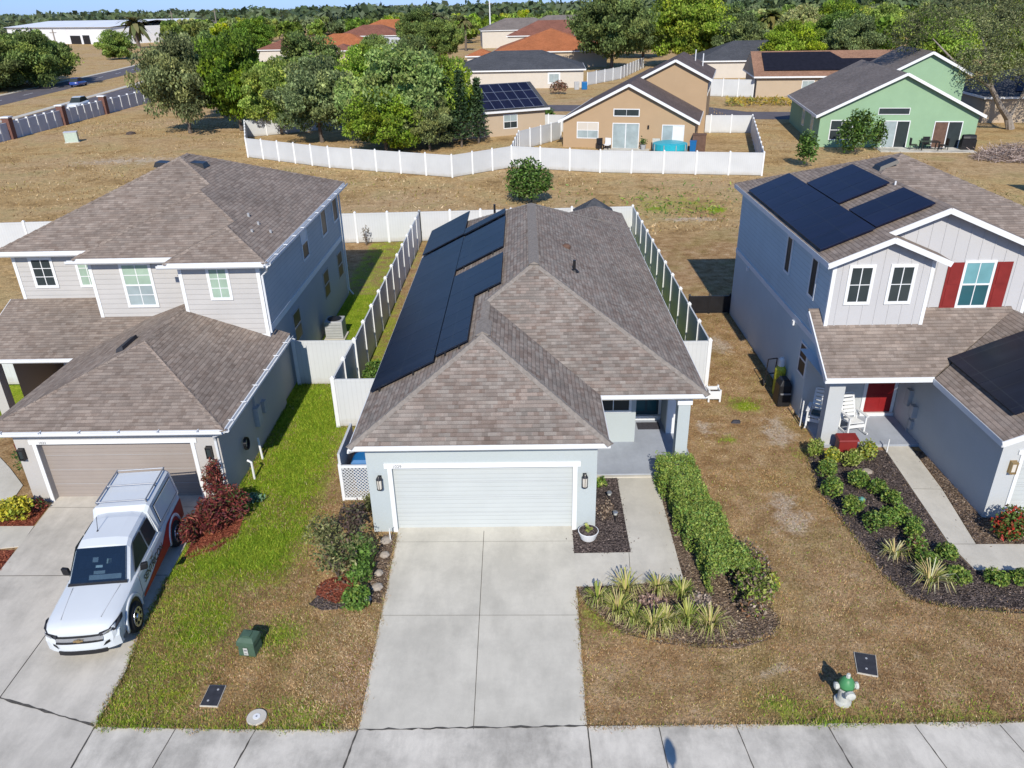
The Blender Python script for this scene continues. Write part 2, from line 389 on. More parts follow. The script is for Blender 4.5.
def window(parent, F, a0, a1, b0, b1, pane='glass', pane2=None, cols=2, rows=3, trim=.09, rail=True, proud=.035, sill=True, frame='white', label=None):
    """window on a wall frame: casing, sash bars and glass (upper and lower light)"""
    m = MB(); w = a1-a0; h = b1-b0
    m.fbox(F, a0-trim, a0, b0, b1, 0.002, proud); m.fbox(F, a1, a1+trim, b0, b1, 0.002, proud)
    m.fbox(F, a0-trim, a1+trim, b1, b1+trim, 0.002, proud+.004); m.fbox(F, a0-trim, a1+trim, b0-trim, b0, 0.002, proud+.004)
    for i in range(1, cols): m.fbox(F, a0+w*i/cols-.014, a0+w*i/cols+.014, b0, b1, .018, .027)
    for j in range(1, rows): m.fbox(F, a0, a1, b0+h*j/rows-.012, b0+h*j/rows+.012, .018, .028)
    if rail: m.fbox(F, a0, a1, (b0+b1)/2-.028, (b0+b1)/2+.028, .018, .034)
    o = m.build('window', frame, parent)
    mid = (b0+b1)/2
    if pane2:
        MB().fbox(F, a0, a1, mid, b1, -.03, .021).build('pane', pane2, o); MB().fbox(F, a0, a1, b0, mid, -.03, .019).build('pane', pane, o)
    else: MB().fbox(F, a0, a1, b0, b1, -.03, .020).build('pane', pane, o)
    return o

def wall_faces(mb, F, L, z0, z1, holes=(), depth=.14):
    """outer face of a wall run with openings cut through and their reveals"""
    us = sorted({0, L, *[h[0] for h in holes], *[h[1] for h in holes]}); zs = sorted({z0, z1, *[h[2] for h in holes], *[h[3] for h in holes]})
    for i in range(len(us)-1):
        for j in range(len(zs)-1):
            cu = (us[i]+us[i+1])/2; cz = (zs[j]+zs[j+1])/2
            if any(h[0] < cu < h[1] and h[2] < cz < h[3] for h in holes): continue
            mb.poly([F.p(us[i], zs[j]), F.p(us[i+1], zs[j]), F.p(us[i+1], zs[j+1]), F.p(us[i], zs[j+1])])
    for a, b, c, d in holes:
        P = F.p
        mb.poly([P(a, c), P(a, d), P(a, d, -depth), P(a, c, -depth)]); mb.poly([P(b, d), P(b, c), P(b, c, -depth), P(b, d, -depth)])
        mb.poly([P(a, d), P(b, d), P(b, d, -depth), P(a, d, -depth)])
def footprint_walls(mb, pts, z0, z1, skip=()):
    for i in range(len(pts)):
        if i in skip: continue
        a = pts[i]; b = pts[(i+1) % len(pts)]
        mb.poly([(a[0], a[1], z0), (b[0], b[1], z0), (b[0], b[1], z1), (a[0], a[1], z1)])

def roof(parent, faces, mat, thick=.07, name='roof'):
    """shingled slopes given as lists of 3-D corners, with a soffit below"""
    mb = MB()
    for f in faces:
        f = [Vector(p) for p in f]; n = (f[1]-f[0]).cross(f[2]-f[0])
        if n.z < 0: f = f[::-1]
        mb.poly(f)
    for f in faces:
        f = [Vector(p)-Vector((0, 0, thick)) for p in f]; n = (f[1]-f[0]).cross(f[2]-f[0])
        if n.z > 0: f = f[::-1]
        mb.poly(f)
    # close the outer edges
    from collections import Counter
    key = lambda p: (round(p[0], 3), round(p[1], 3), round(p[2], 3))
    cnt = Counter(); ed = {}
    for f in faces:
        for i in range(len(f)):
            a, b = f[i], f[(i+1) % len(f)]; k = tuple(sorted((key(a), key(b)))); cnt[k] += 1; ed[k] = (a, b)
    for k, c in cnt.items():
        if c == 1:
            a, b = ed[k]; mb.poly([a, b, (b[0], b[1], b[2]-thick), (a[0], a[1], a[2]-thick)])
    return mb.build(name, mat, parent)
def boards(parent, segs, mat='white_metal', h=.14, t=.035, name='fascia', drop=-.012):
    """one fascia run per call: boxes hung under roof edges"""
    mb = MB()
    for i, (a, b) in enumerate(segs):
        a = Vector(a); b = Vector(b); d = (b-a).normalized(); off = Vector((0, 0, -h/2+drop+.0015*i)); e = d*(.012+.002*i)
        mb.bar(a-e+off, b+e+off, t+.002*i, h)
    return mb.build(name, mat, parent)
def gutters(parent, segs, mat='white_metal', w=.13, h=.12, name='gutter', drop=-.05, spout=()):
    for i, (a, b) in enumerate(segs):
        mb = MB(); a = Vector(a); b = Vector(b); d = (b-a).normalized(); sd = d.cross(Vector((0, 0, 1))).normalized(); z = Vector((0, 0, 1))
        prof = [(-.01, 0), (-.01, -h), (w*.7, -h), (w, -h*.55), (w, .01), (w-.015, .01), (w-.015, -h*.5), (w*.66, -h+.015), (.01, -h+.015), (.01, 0)]
        mb.loft([[p+sd*q+z*(r+drop) for q, r in prof] for p in (a, b)]); mb.build(name, mat, parent)
    for pts in spout: MB().tube(pts, .04, 6).build('downspout', mat, parent)
def caps(parent, lines, mat, w=.24, name='ridge_cap'):
    for i, (a, b) in enumerate(lines):
        mb = MB(); a = Vector(a); b = Vector(b); L = (b-a).length; d = (b-a)/L; k = max(1, int(L/.3)); sd = d.cross(Vector((0, 0, 1))).normalized()
        for j in range(k):
            p = a+d*(L*j/k-.03); q = a+d*(L*(j+1)/k); z0 = Vector((0, 0, .008+.001*i)); z1 = Vector((0, 0, .03+.001*i)); dn = Vector((0, 0, -.055))
            mb.add([p-sd*w/2+dn+z0, p+z0, p+sd*w/2+dn+z0, q-sd*w/2+dn+z1, q+z1, q+sd*w/2+dn+z1], [(0, 1, 4, 3), (1, 2, 5, 4), (3, 4, 5), (2, 1, 0)])
        mb.build(name, mat, parent)
def text(parent, s, F, a, b, size, mat, name='lettering', c=.01, ext=.004, shear=0, space=1., world=True):
    cu = bpy.data.curves.new(name, 'FONT'); cu.body = s; cu.size = size; cu.extrude = ext; cu.shear = shear; cu.space_character = space
    cu.materials.append(M[mat]); o = bpy.data.objects.new(name, cu); COL.objects.link(o)
    p = F.p(a, b, c); m = Matrix((F.u, F.w, F.n)).transposed().to_4x4(); m.translation = p
    if parent is not None and world: m = world_of(parent).inverted() @ m
    me = bpy.data.meshes.new_from_object(o); bpy.data.objects.remove(o); me.transform(m); o = bpy.data.objects.new(name, me); COL.objects.link(o); o.parent = parent
    return o
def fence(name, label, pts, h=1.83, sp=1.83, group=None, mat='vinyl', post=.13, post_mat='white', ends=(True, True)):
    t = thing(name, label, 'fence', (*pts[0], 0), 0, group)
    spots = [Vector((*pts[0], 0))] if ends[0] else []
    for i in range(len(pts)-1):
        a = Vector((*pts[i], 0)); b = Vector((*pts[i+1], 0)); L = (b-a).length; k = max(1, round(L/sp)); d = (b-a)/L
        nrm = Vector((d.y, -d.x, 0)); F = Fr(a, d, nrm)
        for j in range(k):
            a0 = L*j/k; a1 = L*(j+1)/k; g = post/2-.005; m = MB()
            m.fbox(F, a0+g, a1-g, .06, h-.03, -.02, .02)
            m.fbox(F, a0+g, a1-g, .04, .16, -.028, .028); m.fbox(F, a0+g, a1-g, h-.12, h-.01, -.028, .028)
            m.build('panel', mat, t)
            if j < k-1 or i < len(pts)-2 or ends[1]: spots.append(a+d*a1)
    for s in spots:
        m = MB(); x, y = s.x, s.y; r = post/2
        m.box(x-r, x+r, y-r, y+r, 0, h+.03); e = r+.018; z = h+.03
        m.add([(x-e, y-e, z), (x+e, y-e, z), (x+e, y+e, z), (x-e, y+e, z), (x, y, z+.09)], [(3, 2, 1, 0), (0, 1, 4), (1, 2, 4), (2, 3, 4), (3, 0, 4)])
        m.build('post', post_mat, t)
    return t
# ------------------------------------------------------------------ ground
def soft(x, y, x0, x1, y0, y1, e=.5):
    d = np.maximum(np.maximum(x0-x, x-x1), np.maximum(y0-y, y-y1)); return np.clip(1-d/e, 0, 1)
def blob(x, y, cx, cy, rx, ry): return np.clip(1.6-1.6*np.hypot((x-cx)/rx, (y-cy)/ry), 0, 1)
def greenness(x, y):
    x = np.asarray(x, float); y = np.asarray(y, float); g = np.zeros_like(x)
    for s, v in ((soft(x, y, -9.4, -6.7, 15.5, 26.4, 1.2), .85), (soft(x, y, -9.0, -7.4, 10.7, 15.5, .9), .52), (blob(x, y, -7.7, 13.6, 1.3, 1.7), .62),
                 (soft(x, y, -9.2, -6.5, 26.4, 36, .4), .9), (soft(x, y, -9.2, -6.5, 36, 46, .8), .5), (soft(x, y, -6.4, -5.2, 23, 33, .6), .5), (soft(x, y, -6.4, -4.6, 33, 46, .6), .3),
                 (soft(x, y, 4.9, 6.6, 29, 46, .5), .65), (blob(x, y, 1.6, 13.7, .9, 1.0), .5), (blob(x, y, 5.1, 11.2, .9, .6), .5), (soft(x, y, 5, 9.6, 10.6, 11.0, .6), .45),
                 (blob(x, y, 7.7, 24.2, 1.1, .9), .65), (blob(x, y, 6.5, 21.8, .5, .5), .6), (blob(x, y, 8.6, 20.9, .6, .9), .5), (blob(x, y, 10.5, 54, 6, 5), .42), (blob(x, y, 13, 52.5, 1.3, 1.5), .7), (blob(x, y, 9, 53, 1.2, 1.2), .6),
                 (soft(x, y, -24, -18.6, 18, 28, 1), .7), (blob(x, y, -5.8, 13.2, 1.0, .8), .45), (blob(x, y, -5.2, 11, 1.6, .5), .4), (soft(x, y, -9, -4, 10.6, 10.9, .35), .4)):
        g = np.maximum(g, s*v)
    return g
def fieldness(x, y):
    x = np.asarray(x, float); y = np.asarray(y, float)
    return np.clip(np.maximum((y-44)/5, np.maximum((-17-x)/3, (x-22)/3)), 0, 1)*np.clip((y-20)/6, 0, 1)
def bareness(x, y):
    x = np.asarray(x, float); y = np.asarray(y, float); g = np.zeros_like(x)
    for a in ((8.3, 22.2, .9, 1.6), (8.0, 29.5, 1.0, 1.6), (9.0, 20.2, .5, .9), (5.2, 12.0, .45, .22), (7.9, 13.6, .4, .25), (7.2, 17.6, .9, 1.6), (6.0, 22.5, .5, 1.2), (-4.6, 16.8, .4, 1.0), (-4.9, 20.5, .45, 1.5), (11, 50, 3.2, .9), (6.4, 51.5, 2.2, .8), (-2.5, 49, 3, .8), (-10, 51, 3.5, 1.), (-52, 80, 4, 3), (-38, 76, 7, 2.6), (-30, 62, 6, 2.)):
        g = np.maximum(g, blob(x, y, *a))
    return g
def axis(lo, hi, step, far):
    a = list(np.arange(lo, hi+1e-6, step)); s = step
    while a[-1] < far: s *= 1.32; a.append(a[-1]+s)
    s = step
    while a[0] > -far: s *= 1.32; a.insert(0, a[0]-s)
    return np.array(a)
gx = axis(-21, 21, .42, 4200); gy = axis(2, 62, .42, 4200)
X, Yg = np.meshgrid(gx, gy); nx, ny = len(gx), len(gy)
Zg = np.zeros_like(X)
me = bpy.data.meshes.new('ground'); co = np.stack([X, Yg, Zg], -1).reshape(-1, 3)
ii = np.arange(nx*ny).reshape(ny, nx); fc = np.stack([ii[:-1, :-1], ii[:-1, 1:], ii[1:, 1:], ii[1:, :-1]], -1).reshape(-1, 4)
me.from_pydata(co.tolist(), [], fc.tolist()); me.update()
uvl = me.uv_layers.new(name='UVMap'); uvl.data.foreach_set('uv', co[fc.reshape(-1)][:, :2].astype(np.float32).reshape(-1))
for nm, fn in (('green', greenness), ('field', fieldness), ('bare', bareness)):
    a = me.attributes.new(nm, 'FLOAT', 'POINT'); a.data.foreach_set('value', fn(co[:, 0], co[:, 1]).astype(np.float32))
me.materials.append(M['ground']); o = bpy.data.objects.new('ground', me); COL.objects.link(o); tag(o, kind='structure')

def slab(name, pts, mat, top, kind='structure', parent=None, bot=-.06):
    o = MB().prism(pts, bot, top).build(name, mat, parent)
    if parent is None: tag(o, kind=kind)
    return o
def seam(parent, a, b, w=.022, z=.034, jag=0):
    a = Vector((*a, z)); b = Vector((*b, z)); d = (b-a); n = Vector((-d.y, d.x, 0)).normalized()*w/2; k = max(1, int(d.length/.12)) if jag else 1
    vs = []; fs = []
    for i in range(k+1):
        p = a+d*(i/k); j = 1+(random.random()*2-.6)*jag; s = n.normalized()*random.uniform(-.012, .012)*jag
        vs += [p-n*max(.3, j)+s, p+n*max(.3, j)+s]
    fs = [(2*i, 2*i+1, 2*i+3, 2*i+2) for i in range(k)]
    o = MB().add(vs, fs).build('joint', 'joint', parent); return o

# main driveway, front walk, neighbours' drives, public sidewalk, street
d = slab('driveway', [(-3.60, 17.2), (-3.46, 10.6), (1.10, 10.66), (1.18, 17.2)], 'drive', .030)
seam(d, (-1.235, 17.0), (-1.16, 10.6), .013); seam(d, (-3.50, 13.79), (1.12, 13.75), .009)
seam(d, (-3.57, 16.55), (1.16, 16.52), .007)
d = slab('path', [(2.68, 19.62), (3.85, 19.62), (3.82, 14.96), (2.33, 14.79), (1.145, 14.74), (1.165, 16.02), (2.65, 16.04)], 'walk2', .026)
seam(d, (2.60, 16.03), (2.50, 14.83), .012, .030)
d = slab('driveway', [(-14.45, 18.95), (-14.07, 18.9), (-13.9, 17.28), (-13.74, 15.51), (-13.47, 12.82), (-12.8, 9.3), (-8.78, 9.3), (-8.82, 10.7), (-8.87, 12.14), (-9.08, 13.4), (-9.22, 15.0), (-9.3, 17.2), (-9.3, 18.95)], 'ldrive', .036)
seam(d, (-13.3, 12.15), (-11.22, 11.43), .03, .040, .5); seam(d, (-11.22, 11.43), (-8.84, 10.72), .035, .040, .8); seam(d, (-11.28, 15.1), (-11.22, 11.43), .02, .040); seam(d, (-13.72, 15.31), (-9.25, 15.28), .018, .040); seam(d, (-8.82, 10.7), (-8.8, 9.3), .025, .040, .3)
seam(d, (-14.1, 18.3), (-9.4, 18.25), .014, .040)
d = slab('sidewalk', [(-8.82, 10.70), (-8.79, 9.05), (14.5, 9.05), (14.5, 10.76), (1.10, 10.66), (-3.46, 10.60), (-6, 10.62)], 'walk', .033)
seam(d, (-3.46, 10.6), (1.1, 10.66), .022, .037, 1.2); seam(d, (-3.47, 10.6), (-3.66, 9.1), .03, .037, .4); seam(d, (1.11, 10.66), (1.13, 9.1), .028, .037, .3)
for x0, x1, j in ((-5.52, -5.78, 1.), (-7.15, -7.3, .2), (2.52, 2.56, .2), (4.05, 4.2, .3), (5.85, 6.05, .6), (7.55, 7.8, .3), (9.2, 9.5, .3)): seam(d, (x0, 10.64), (x1, 9.1), .018, .037, j)
slab('sidewalk', [(-30, 10.7), (-30, 9.05), (-12.9, 9.05), (-13.05, 10.7)], 'walk', .033)
for x0 in (-3.6, -12.8): slab('driveway_apron', [(x0-.3, 9.05), (x0, 9.05), (x0+4.6, 9.05), (x0+5.2, 3.2), (x0-.8, 3.2)], 'drive', .028)
slab('kerb', [(-60, 3.2), (60, 3.2), (60, 2.9), (-60, 2.9)], 'walk2', .026); slab('road', [(-60, 2.9), (60, 2.9), (60, -4.6), (-60, -4.6)], 'asphalt', .006); slab('kerb', [(-60, -4.6), (60, -4.6), (60, -4.9), (-60, -4.9)], 'walk2', .12)
d = slab('path', [(11.34, 21.3), (12.18, 21.3), (12.02, 18.76), (11.67, 16.24), (15, 16.20), (15, 15.20), (11.12, 15.24), (11.0, 16.25)], 'walk2', .026)
seam(d, (11.2, 18.8), (12.02, 18.76), .012, .030); seam(d, (11.02, 16.25), (11.67, 16.24), .012, .030)
slab('driveway', [(13.05, 17.4), (18, 17.4), (18, 16.24), (13.05, 16.24)], 'ldrive', .030)
slab('path', [(-15.6, 18.25), (-15.29, 18.45), (-15.49, 19.5), (-16.5, 20.5), (-18.5, 22.3), (-18.9, 20.9), (-17, 19.3)], 'walk2', .026); slab('path', [(-16.6, 17.45), (-13.95, 17.43), (-13.82, 16.53), (-14.32, 16.45), (-16.6, 16.42)], 'walk2', .026)
# ------------------------------------------------------------------ house in the middle
def lantern(parent, F, a, b, name='wall_lamp', style=0):
    if style == 0:
        m = MB(); m.fbox(F, a-.05, a+.05, b-.02, b+.16, .0, .03); m.fbox(F, a-.015, a+.015, b+.12, b+.17, .03, .15)
        c = F.p(a, b, .15); m.lathe(c+Vector((0, 0, .02)), [(.085, .10), (.05, .17), (.02, .21)], 10); m.lathe(c+Vector((0, 0, -.2)), [(.05, .0), (.08, .015), (.08, .04)], 10)
        for q in range(4): x, y = .07*math.cos(q*math.pi/2), .07*math.sin(q*math.pi/2); m.tube([c+Vector((x, y, -.18)), c+Vector((x, y, .12))], .008, 5)
        o = m.build(name, 'black_metal', parent); MB().lathe(c+Vector((0, 0, -.165)), [(.06, 0), (.065, .27)], 10).build('glass_shade', mat_lampglass, o); return o
    m = MB(); m.fbox(F, a-.09, a+.09, b, b+.36, 0, .02); m.fbox(F, a-.08, a+.08, b+.31, b+.35, .02, .14); m.fbox(F, a-.08, a+.08, b, b+.04, .02, .14); m.fbox(F, a-.08, a-.06, b+.04, b+.31, .02, .13); m.fbox(F, a+.06, a+.08, b+.04, b+.31, .02, .13)
    o = m.build(name, 'black_metal' if style == 1 else 'gold', parent); MB().fbox(F, a-.055, a+.055, b+.05, b+.30, .03, .11).build('glass_shade', mat_lampglass if style == 2 else 'glass', o); return o
mat_lampglass = mat_plain('frosted_lamp_glass', (.55, .52, .46), .25, .1)

def garage_door(parent, F, w, h, mat, c0=-.13, rib=.53):
    o = MB().fbox(F, 0, w, .03, h, c0-.04, c0).build('garage_door', mat, parent); m = MB()
    for i in range(1, 4): m.fbox(F, 0, w, h*i/4-.004, h*i/4+.004, c0, c0+.004)
    m.build('panel_joint', 'pipegrey', o); return o
def door_trim(parent, F, w, h, t=.12, proud=.03, mat='white'):
    m = MB(); m.fbox(F, -t, 0, 0, h, .002, proud); m.fbox(F, w, w+t, 0, h, .002, proud); m.fbox(F, -t-.08, w+t+.08, h, h+t+.03, .002, proud+.006)
    return m.build('door_casing', mat, parent)

H = thing('bungalow', 'single storey grey house with white garage door and a long dark solar array', 'house', (0, 17, 0))
e = 2.95; s = .5
faces = [[(-4.55, 16.7, e), (-1.24, 20.01, 4.605), (-1.24, 22.66, 4.605), (.275, 24.175, 5.3625), (.275, 32.375, 5.3625), (-4.55, 37.2, e)],
         [(-4.55, 16.7, e), (2.07, 16.7, e), (-1.24, 20.01, 4.605)], [(2.07, 16.7, e), (2.07, 19.35, e), (-1.24, 22.66, 4.605), (-1.24, 20.01, 4.605)],
         [(2.07, 19.35, e), (5.1, 19.35, e), (.275, 24.175, 5.3625), (-1.24, 22.66, 4.605)], [(5.1, 19.35, e), (5.1, 37.2, e), (.275, 32.375, 5.3625), (.275, 24.175, 5.3625)],
         [(5.1, 37.2, e), (-4.55, 37.2, e), (.275, 32.375, 5.3625)]]
roof(H, faces, 'roof_main')
pk = (.275, 32.375, 5.3625); pf = (.275, 24.175, 5.3625); pg = (-1.24, 20.01, 4.605); pj = (-1.24, 22.66, 4.605)
caps(H, [((-4.55, 16.7, e), pg), ((2.07, 16.7, e), pg), (pg, pj), (pj, pf), ((5.1, 19.35, e), pf), (pf, pk), (pk, (5.1, 37.2, e)), (pk, (-4.55, 37.2, e))], 'cap_main')
boards(H, h=.13, segs=[((-4.55, 16.7, e), (2.07, 16.7, e)), ((2.07, 16.7, e), (2.07, 19.35, e)), ((2.07, 19.35, e), (5.1, 19.35, e)), ((5.1, 19.35, e), (5.1, 37.2, e)), ((5.1, 37.2, e), (-4.55, 37.2, e)), ((-4.55, 37.2, e), (-4.55, 16.7, e))])
m = MB(); z = 2.775
m.poly([(-4.54, 16.71, z), (-4.54, 37.19, z), (2.06, 37.19, z), (2.06, 16.71, z)]); m.poly([(2.06, 19.36, z), (2.06, 37.19, z), (5.09, 37.19, z), (5.09, 19.36, z)])
m.build('soffit', 'white', H)
# lower hip over the back porch
e2 = 2.93
roof(H, [[(1.9, 37.0, e2), (3.5, 38.6, e2+.8), (3.5, 36, e2+.8)], [(1.9, 37.0, e2), (1.9, 40.2, e2), (3.5, 38.6, e2+.8)], [(5.1, 37.21, e2), (5.1, 40.2, e2), (3.5, 38.6, e2+.8), (3.5, 36, e2+.8)], [(1.9, 40.2, e2), (5.1, 40.2, e2), (3.5, 38.6, e2+.8)]], 'roof_main', name='porch_roof')
m = MB()
for x in (2.2, 4.7): m.box(x, x+.2, 39.6, 39.8, 0, 2.9)
m.split('porch_post', 'white', H)
wl = MB(); FG = Fr((-4.25, 17.05, 0), (1, 0, 0), (0, -1, 0))
wall_faces(wl, FG, 6.05, 0, 2.77, [(.66, 5.42, 0, 2.06)], .16)
fp = [(-4.25, 17.05), (1.8, 17.05), (1.8, 21.54), (3.45, 21.54), (3.45, 23.1), (4.55, 23.1), (4.55, 22.2), (4.85, 22.2), (4.85, 36.9), (-4.25, 36.9)]
footprint_walls(wl, fp, 0, 2.77, skip=(0,)); wl.build('wall', 'stucco_main', H)
FD = Fr((-3.59, 17.05, 0), (1, 0, 0), (0, -1, 0)); garage_door(H, FD, 4.76, 2.05, 'door_white'); door_trim(H, FD, 4.76, 2.06)
text(H, '1029', FD, .02, 2.085, .125, 'steel', 'house_number', .042)
lantern(H, FG, .32, 1.68); lantern(H, FG, 5.73, 1.68)
FW = Fr((1.8, 21.54, 0), (1, 0, 0), (0, -1, 0))
window(H, FW, .42, 1.42, 1.28, 2.35, 'glass', None, 2, 1, .08, True)
FDd = Fr((3.45, 23.1, 0), (1, 0, 0), (0, -1, 0))
m = MB(); m.fbox(FDd, .08, .17, .1, 2.2, .002, .04); m.fbox(FDd, 1.0, 1.09, .1, 2.2, .002, .04); m.fbox(FDd, .17, 1.0, 2.1, 2.2, .002, .04); m.fbox(FDd, .02, 1.08, .1, .26, .002, .13); m.build('door_casing', 'white', H)
dr = MB().fbox(FDd, .17, 1.0, .26, 2.1, .0, .02).build('front_door', 'dark_teal', H)
m = MB()
for a in (.24, .62):
    for b, t in ((.4, .95), (1.1, 2.0)): m.fbox(FDd, a, a+.3, b, t, .02, .028)
m.build('door_panel', 'teal_dark', dr); MB().lathe(FDd.p(.92, 1.1, .05), [(.03, -.03), (.035, 0), (.02, .03)], 8, 'y').build('door_knob', 'chrome', dr)
MB().box(1.81, 5.08, 19.65, 23.09, -.05, .10).build('porch_floor', 'porch', H)
MB().box(1.82, 5.06, 19.55, 19.645, -.05, .06).build('porch_edge', 'walk2', H)
m = MB(); m.box(4.38, 4.73, 19.68, 20.03, .1, 2.5); m.build('porch_column', 'stucco_main', H); MB().box(4.34, 4.77, 19.64, 20.07, 2.44, 2.6).build('column_capital', 'white', H)
MB().box(1.81, 4.72, 19.7, 20.0, 2.6, 2.77).build('porch_beam', 'white', H)
MB().box(4.555, 4.84, 22.05, 22.19, .1, 2.76).build('corner_trim', 'white', H)
tag(MB().box(3.68, 4.42, 22.32, 22.78, .102, .118).build('doormat', 'mat_dark'), 'dark doormat lying in front of the recessed front door', 'doormat')
# ridge vents, pipes
m = MB(); z0 = 5.3625
m.add([(.10, 24.0, z0-.02), (.275, 24.0, z0+.075), (.45, 24.0, z0-.02), (.10, 32.2, z0-.02), (.275, 32.2, z0+.075), (.45, 32.2, z0-.02)], [(0, 1, 4, 3), (1, 2, 5, 4), (2, 1, 0), (3, 4, 5)])
m.add([(.095, 24.0, z0-.11), (.095, 32.2, z0-.11), (.10, 32.2, z0-.02), (.10, 24.0, z0-.02), (.455, 24.0, z0-.11), (.455, 32.2, z0-.11), (.45, 32.2, z0-.02), (.45, 24.0, z0-.02)], [(0, 1, 2, 3), (7, 6, 5, 4)])
m.build('ridge_vent', 'cap_main', H)
m = MB(); z1 = 4.605
m.add([(-1.46, 20.0, z1-.05), (-1.24, 20.0, z1+.07), (-1.02, 20.0, z1-.05), (-1.46, 21.1, z1-.05), (-1.24, 21.1, z1+.07), (-1.02, 21.1, z1-.05)], [(0, 1, 4, 3), (1, 2, 5, 4), (2, 1, 0), (3, 4, 5)]); m.build('ridge_vent', 'cap_main', H)
m = MB(); zz = 2.95+.5*(5.1-1.67); m.tube([(1.67, 25.35, zz-.05), (1.67, 25.35, zz+.38)], .05, 8); m.lathe((1.67, 25.35, zz-.02), [(.17, -.02), (.1, .07), (.055, .1)], 10); m.build('vent_pipe', 'black', H)
zz = 2.95+.5*(5.1-1.53); MB().lathe((1.53, 28.0, zz-.03), [(.17, -.03), (.17, .07), (.1, .14), (.03, .16)], 12).build('vent_cap', 'pool_clear', H)
m = MB(); zz = 2.95+.5*(-1.6+4.55); m.tube([(-1.35, 34.2, zz-.2), (-1.35, 34.2, zz+.5)], .05, 8); m.build('vent_pipe', 'black', H)
# solar array on the slope facing the left neighbour
def solar_on(parent, x0, x1, y0, y1, zf, nvec, mat, lift=.08, name='solar_panel'):
    n = Vector(nvec).normalized(); pts = [Vector((x, y, zf(x, y)))+n*lift for x, y in ((x0, y0), (x1, y0), (x1, y1), (x0, y1))]
    return MB().extr(pts, n*.045).build(name, mat, parent)
zl = lambda x, y: 2.95+.5*(x+4.55); nl = (-.5, 0, 1)
arr = thing('solar_array', 'navy solar panels stepped down the long roof slope of the single storey house', 'solar panels', (-2.5, 27, 3.5))
def modules(x0, x1, y0, y1, nyy, zf=zl, nv=nl, mat='solar', par=arr, lift=.08):
    for k in range(nyy):
        a = y0+(y1-y0)*k/nyy; b = y0+(y1-y0)*(k+1)/nyy; solar_on(par, x0, x1, a+.006, b-.006, zf, nv, mat, lift)
modules(-4.43, -2.56, 19.45, 32.2, 12); modules(-4.43, -2.56, 32.5, 36.5, 4, lift=.13)
modules(-2.53, -1.61, 19.75, 23.5, 4); modules(-2.53, -.75, 23.5, 26.75, 3); modules(-2.54, -.76, 27.6, 32.0, 4); modules(-2.54, -.77, 32.35, 33.2, 1, lift=.13)
m = MB()
for (x, y) in ((-4.2, 19.6), (-3.2, 19.6), (-2.3, 19.9), (-1.9, 19.9), (-1.2, 23.65), (-2.3, 27.75), (-1.2, 27.75), (-4.1, 32.6), (-1.1, 32.45), (-3.0, 32.6)):
    m.bar((x, y-.22, zl(x, 0)+.05), (x, y+.1, zl(x, 0)+.05), .05, .08)
m.split('mounting_foot', 'black', arr)
# lattice enclosure with the bin, side of garage
L = thing('lattice_screen', 'white lattice bin screen against the garage side wall', 'screen', (-5, 18.6, 0)); m = MB()
m.box(-5.42, -4.27, 18.54, 18.6, 1.12, 1.2); m.box(-5.42, -4.27, 18.54, 18.6, .02, .1); m.box(-5.44, -5.35, 18.53, 18.61, 0, 1.25); m.box(-4.36, -4.27, 18.535, 18.605, 0, 1.22); m.build('frame', 'white', L)
m = MB(); k = -6.5
while k < -3.2:
    for sg in (1, -1):
        a0 = max(-5.36, k if sg > 0 else k-0); x0 = k; pts = []
        for q in np.linspace(0, 1, 41):
            x = k+q*1.02 if sg > 0 else k+1.02-q*1.02; zc = .1+q*1.02
            if -5.36 < x < -4.36: pts.append((x, zc))
        if len(pts) > 2: m.bar((pts[0][0], 18.57+.006*sg, pts[0][1]), (pts[-1][0], 18.57+.006*sg, pts[-1][1]), .010, .042, (0, 1, 0))
    k += .105
m.build('lattice', 'white', L)
m = MB(); m.box(-5.44, -5.37, 18.62, 20.4, .05, 1.55); m.build('panel', 'vinyl', L); MB().bar((-5.2, 18.9, 1.45), (-4.6, 20.2, 1.0), .05, .12).build('brace', 'white', L)
B = thing('wheelie_bin', 'blue wheelie bin standing inside the white lattice screen', 'bin', (-4.85, 19.3, 0)); m = MB()
m.loft([[(-5.1, 19.05, 0), (-4.55, 19.05, 0), (-4.55, 19.6, 0), (-5.1, 19.6, 0)], [(-5.16, 18.98, 1.0), (-4.48, 18.98, 1.0), (-4.48, 19.68, 1.0), (-5.16, 19.68, 1.0)]]); m.build('body', 'blue_plastic', B)
m = MB(); m.loft([[(-5.18, 18.95, 1.005), (-4.46, 18.95, 1.005), (-4.46, 19.72, 1.005), (-5.18, 19.72, 1.005)], [(-5.1, 19.02, 1.09), (-4.54, 19.02, 1.09), (-4.54, 19.66, 1.09), (-5.1, 19.66, 1.09)]]); m.build('lid', 'blue_plastic', B)
m = MB(); m.tube([(-5.1, 19.72, .93), (-4.55, 19.72, .93)], .02, 6); m.build('handle', 'black', B)
MB().box(-4.7, -4.5, 18.98, 19.02, 1.02, 1.075).build('label_plate', 'white', B)
for x in (-5.05, -4.6): MB().lathe((x, 19.7, .11), [(.11, -.03), (.11, .03)], 10, 'x').build('wheel', 'rubber', B)
m = MB(); m.box(-5.1, -4.4, 19.95, 20.5, 0, 1.1); tag(m.build('storage_crate', 'pool_clear', bevel=.02), 'brown wooden crate standing behind the blue wheelie bin', 'crate')

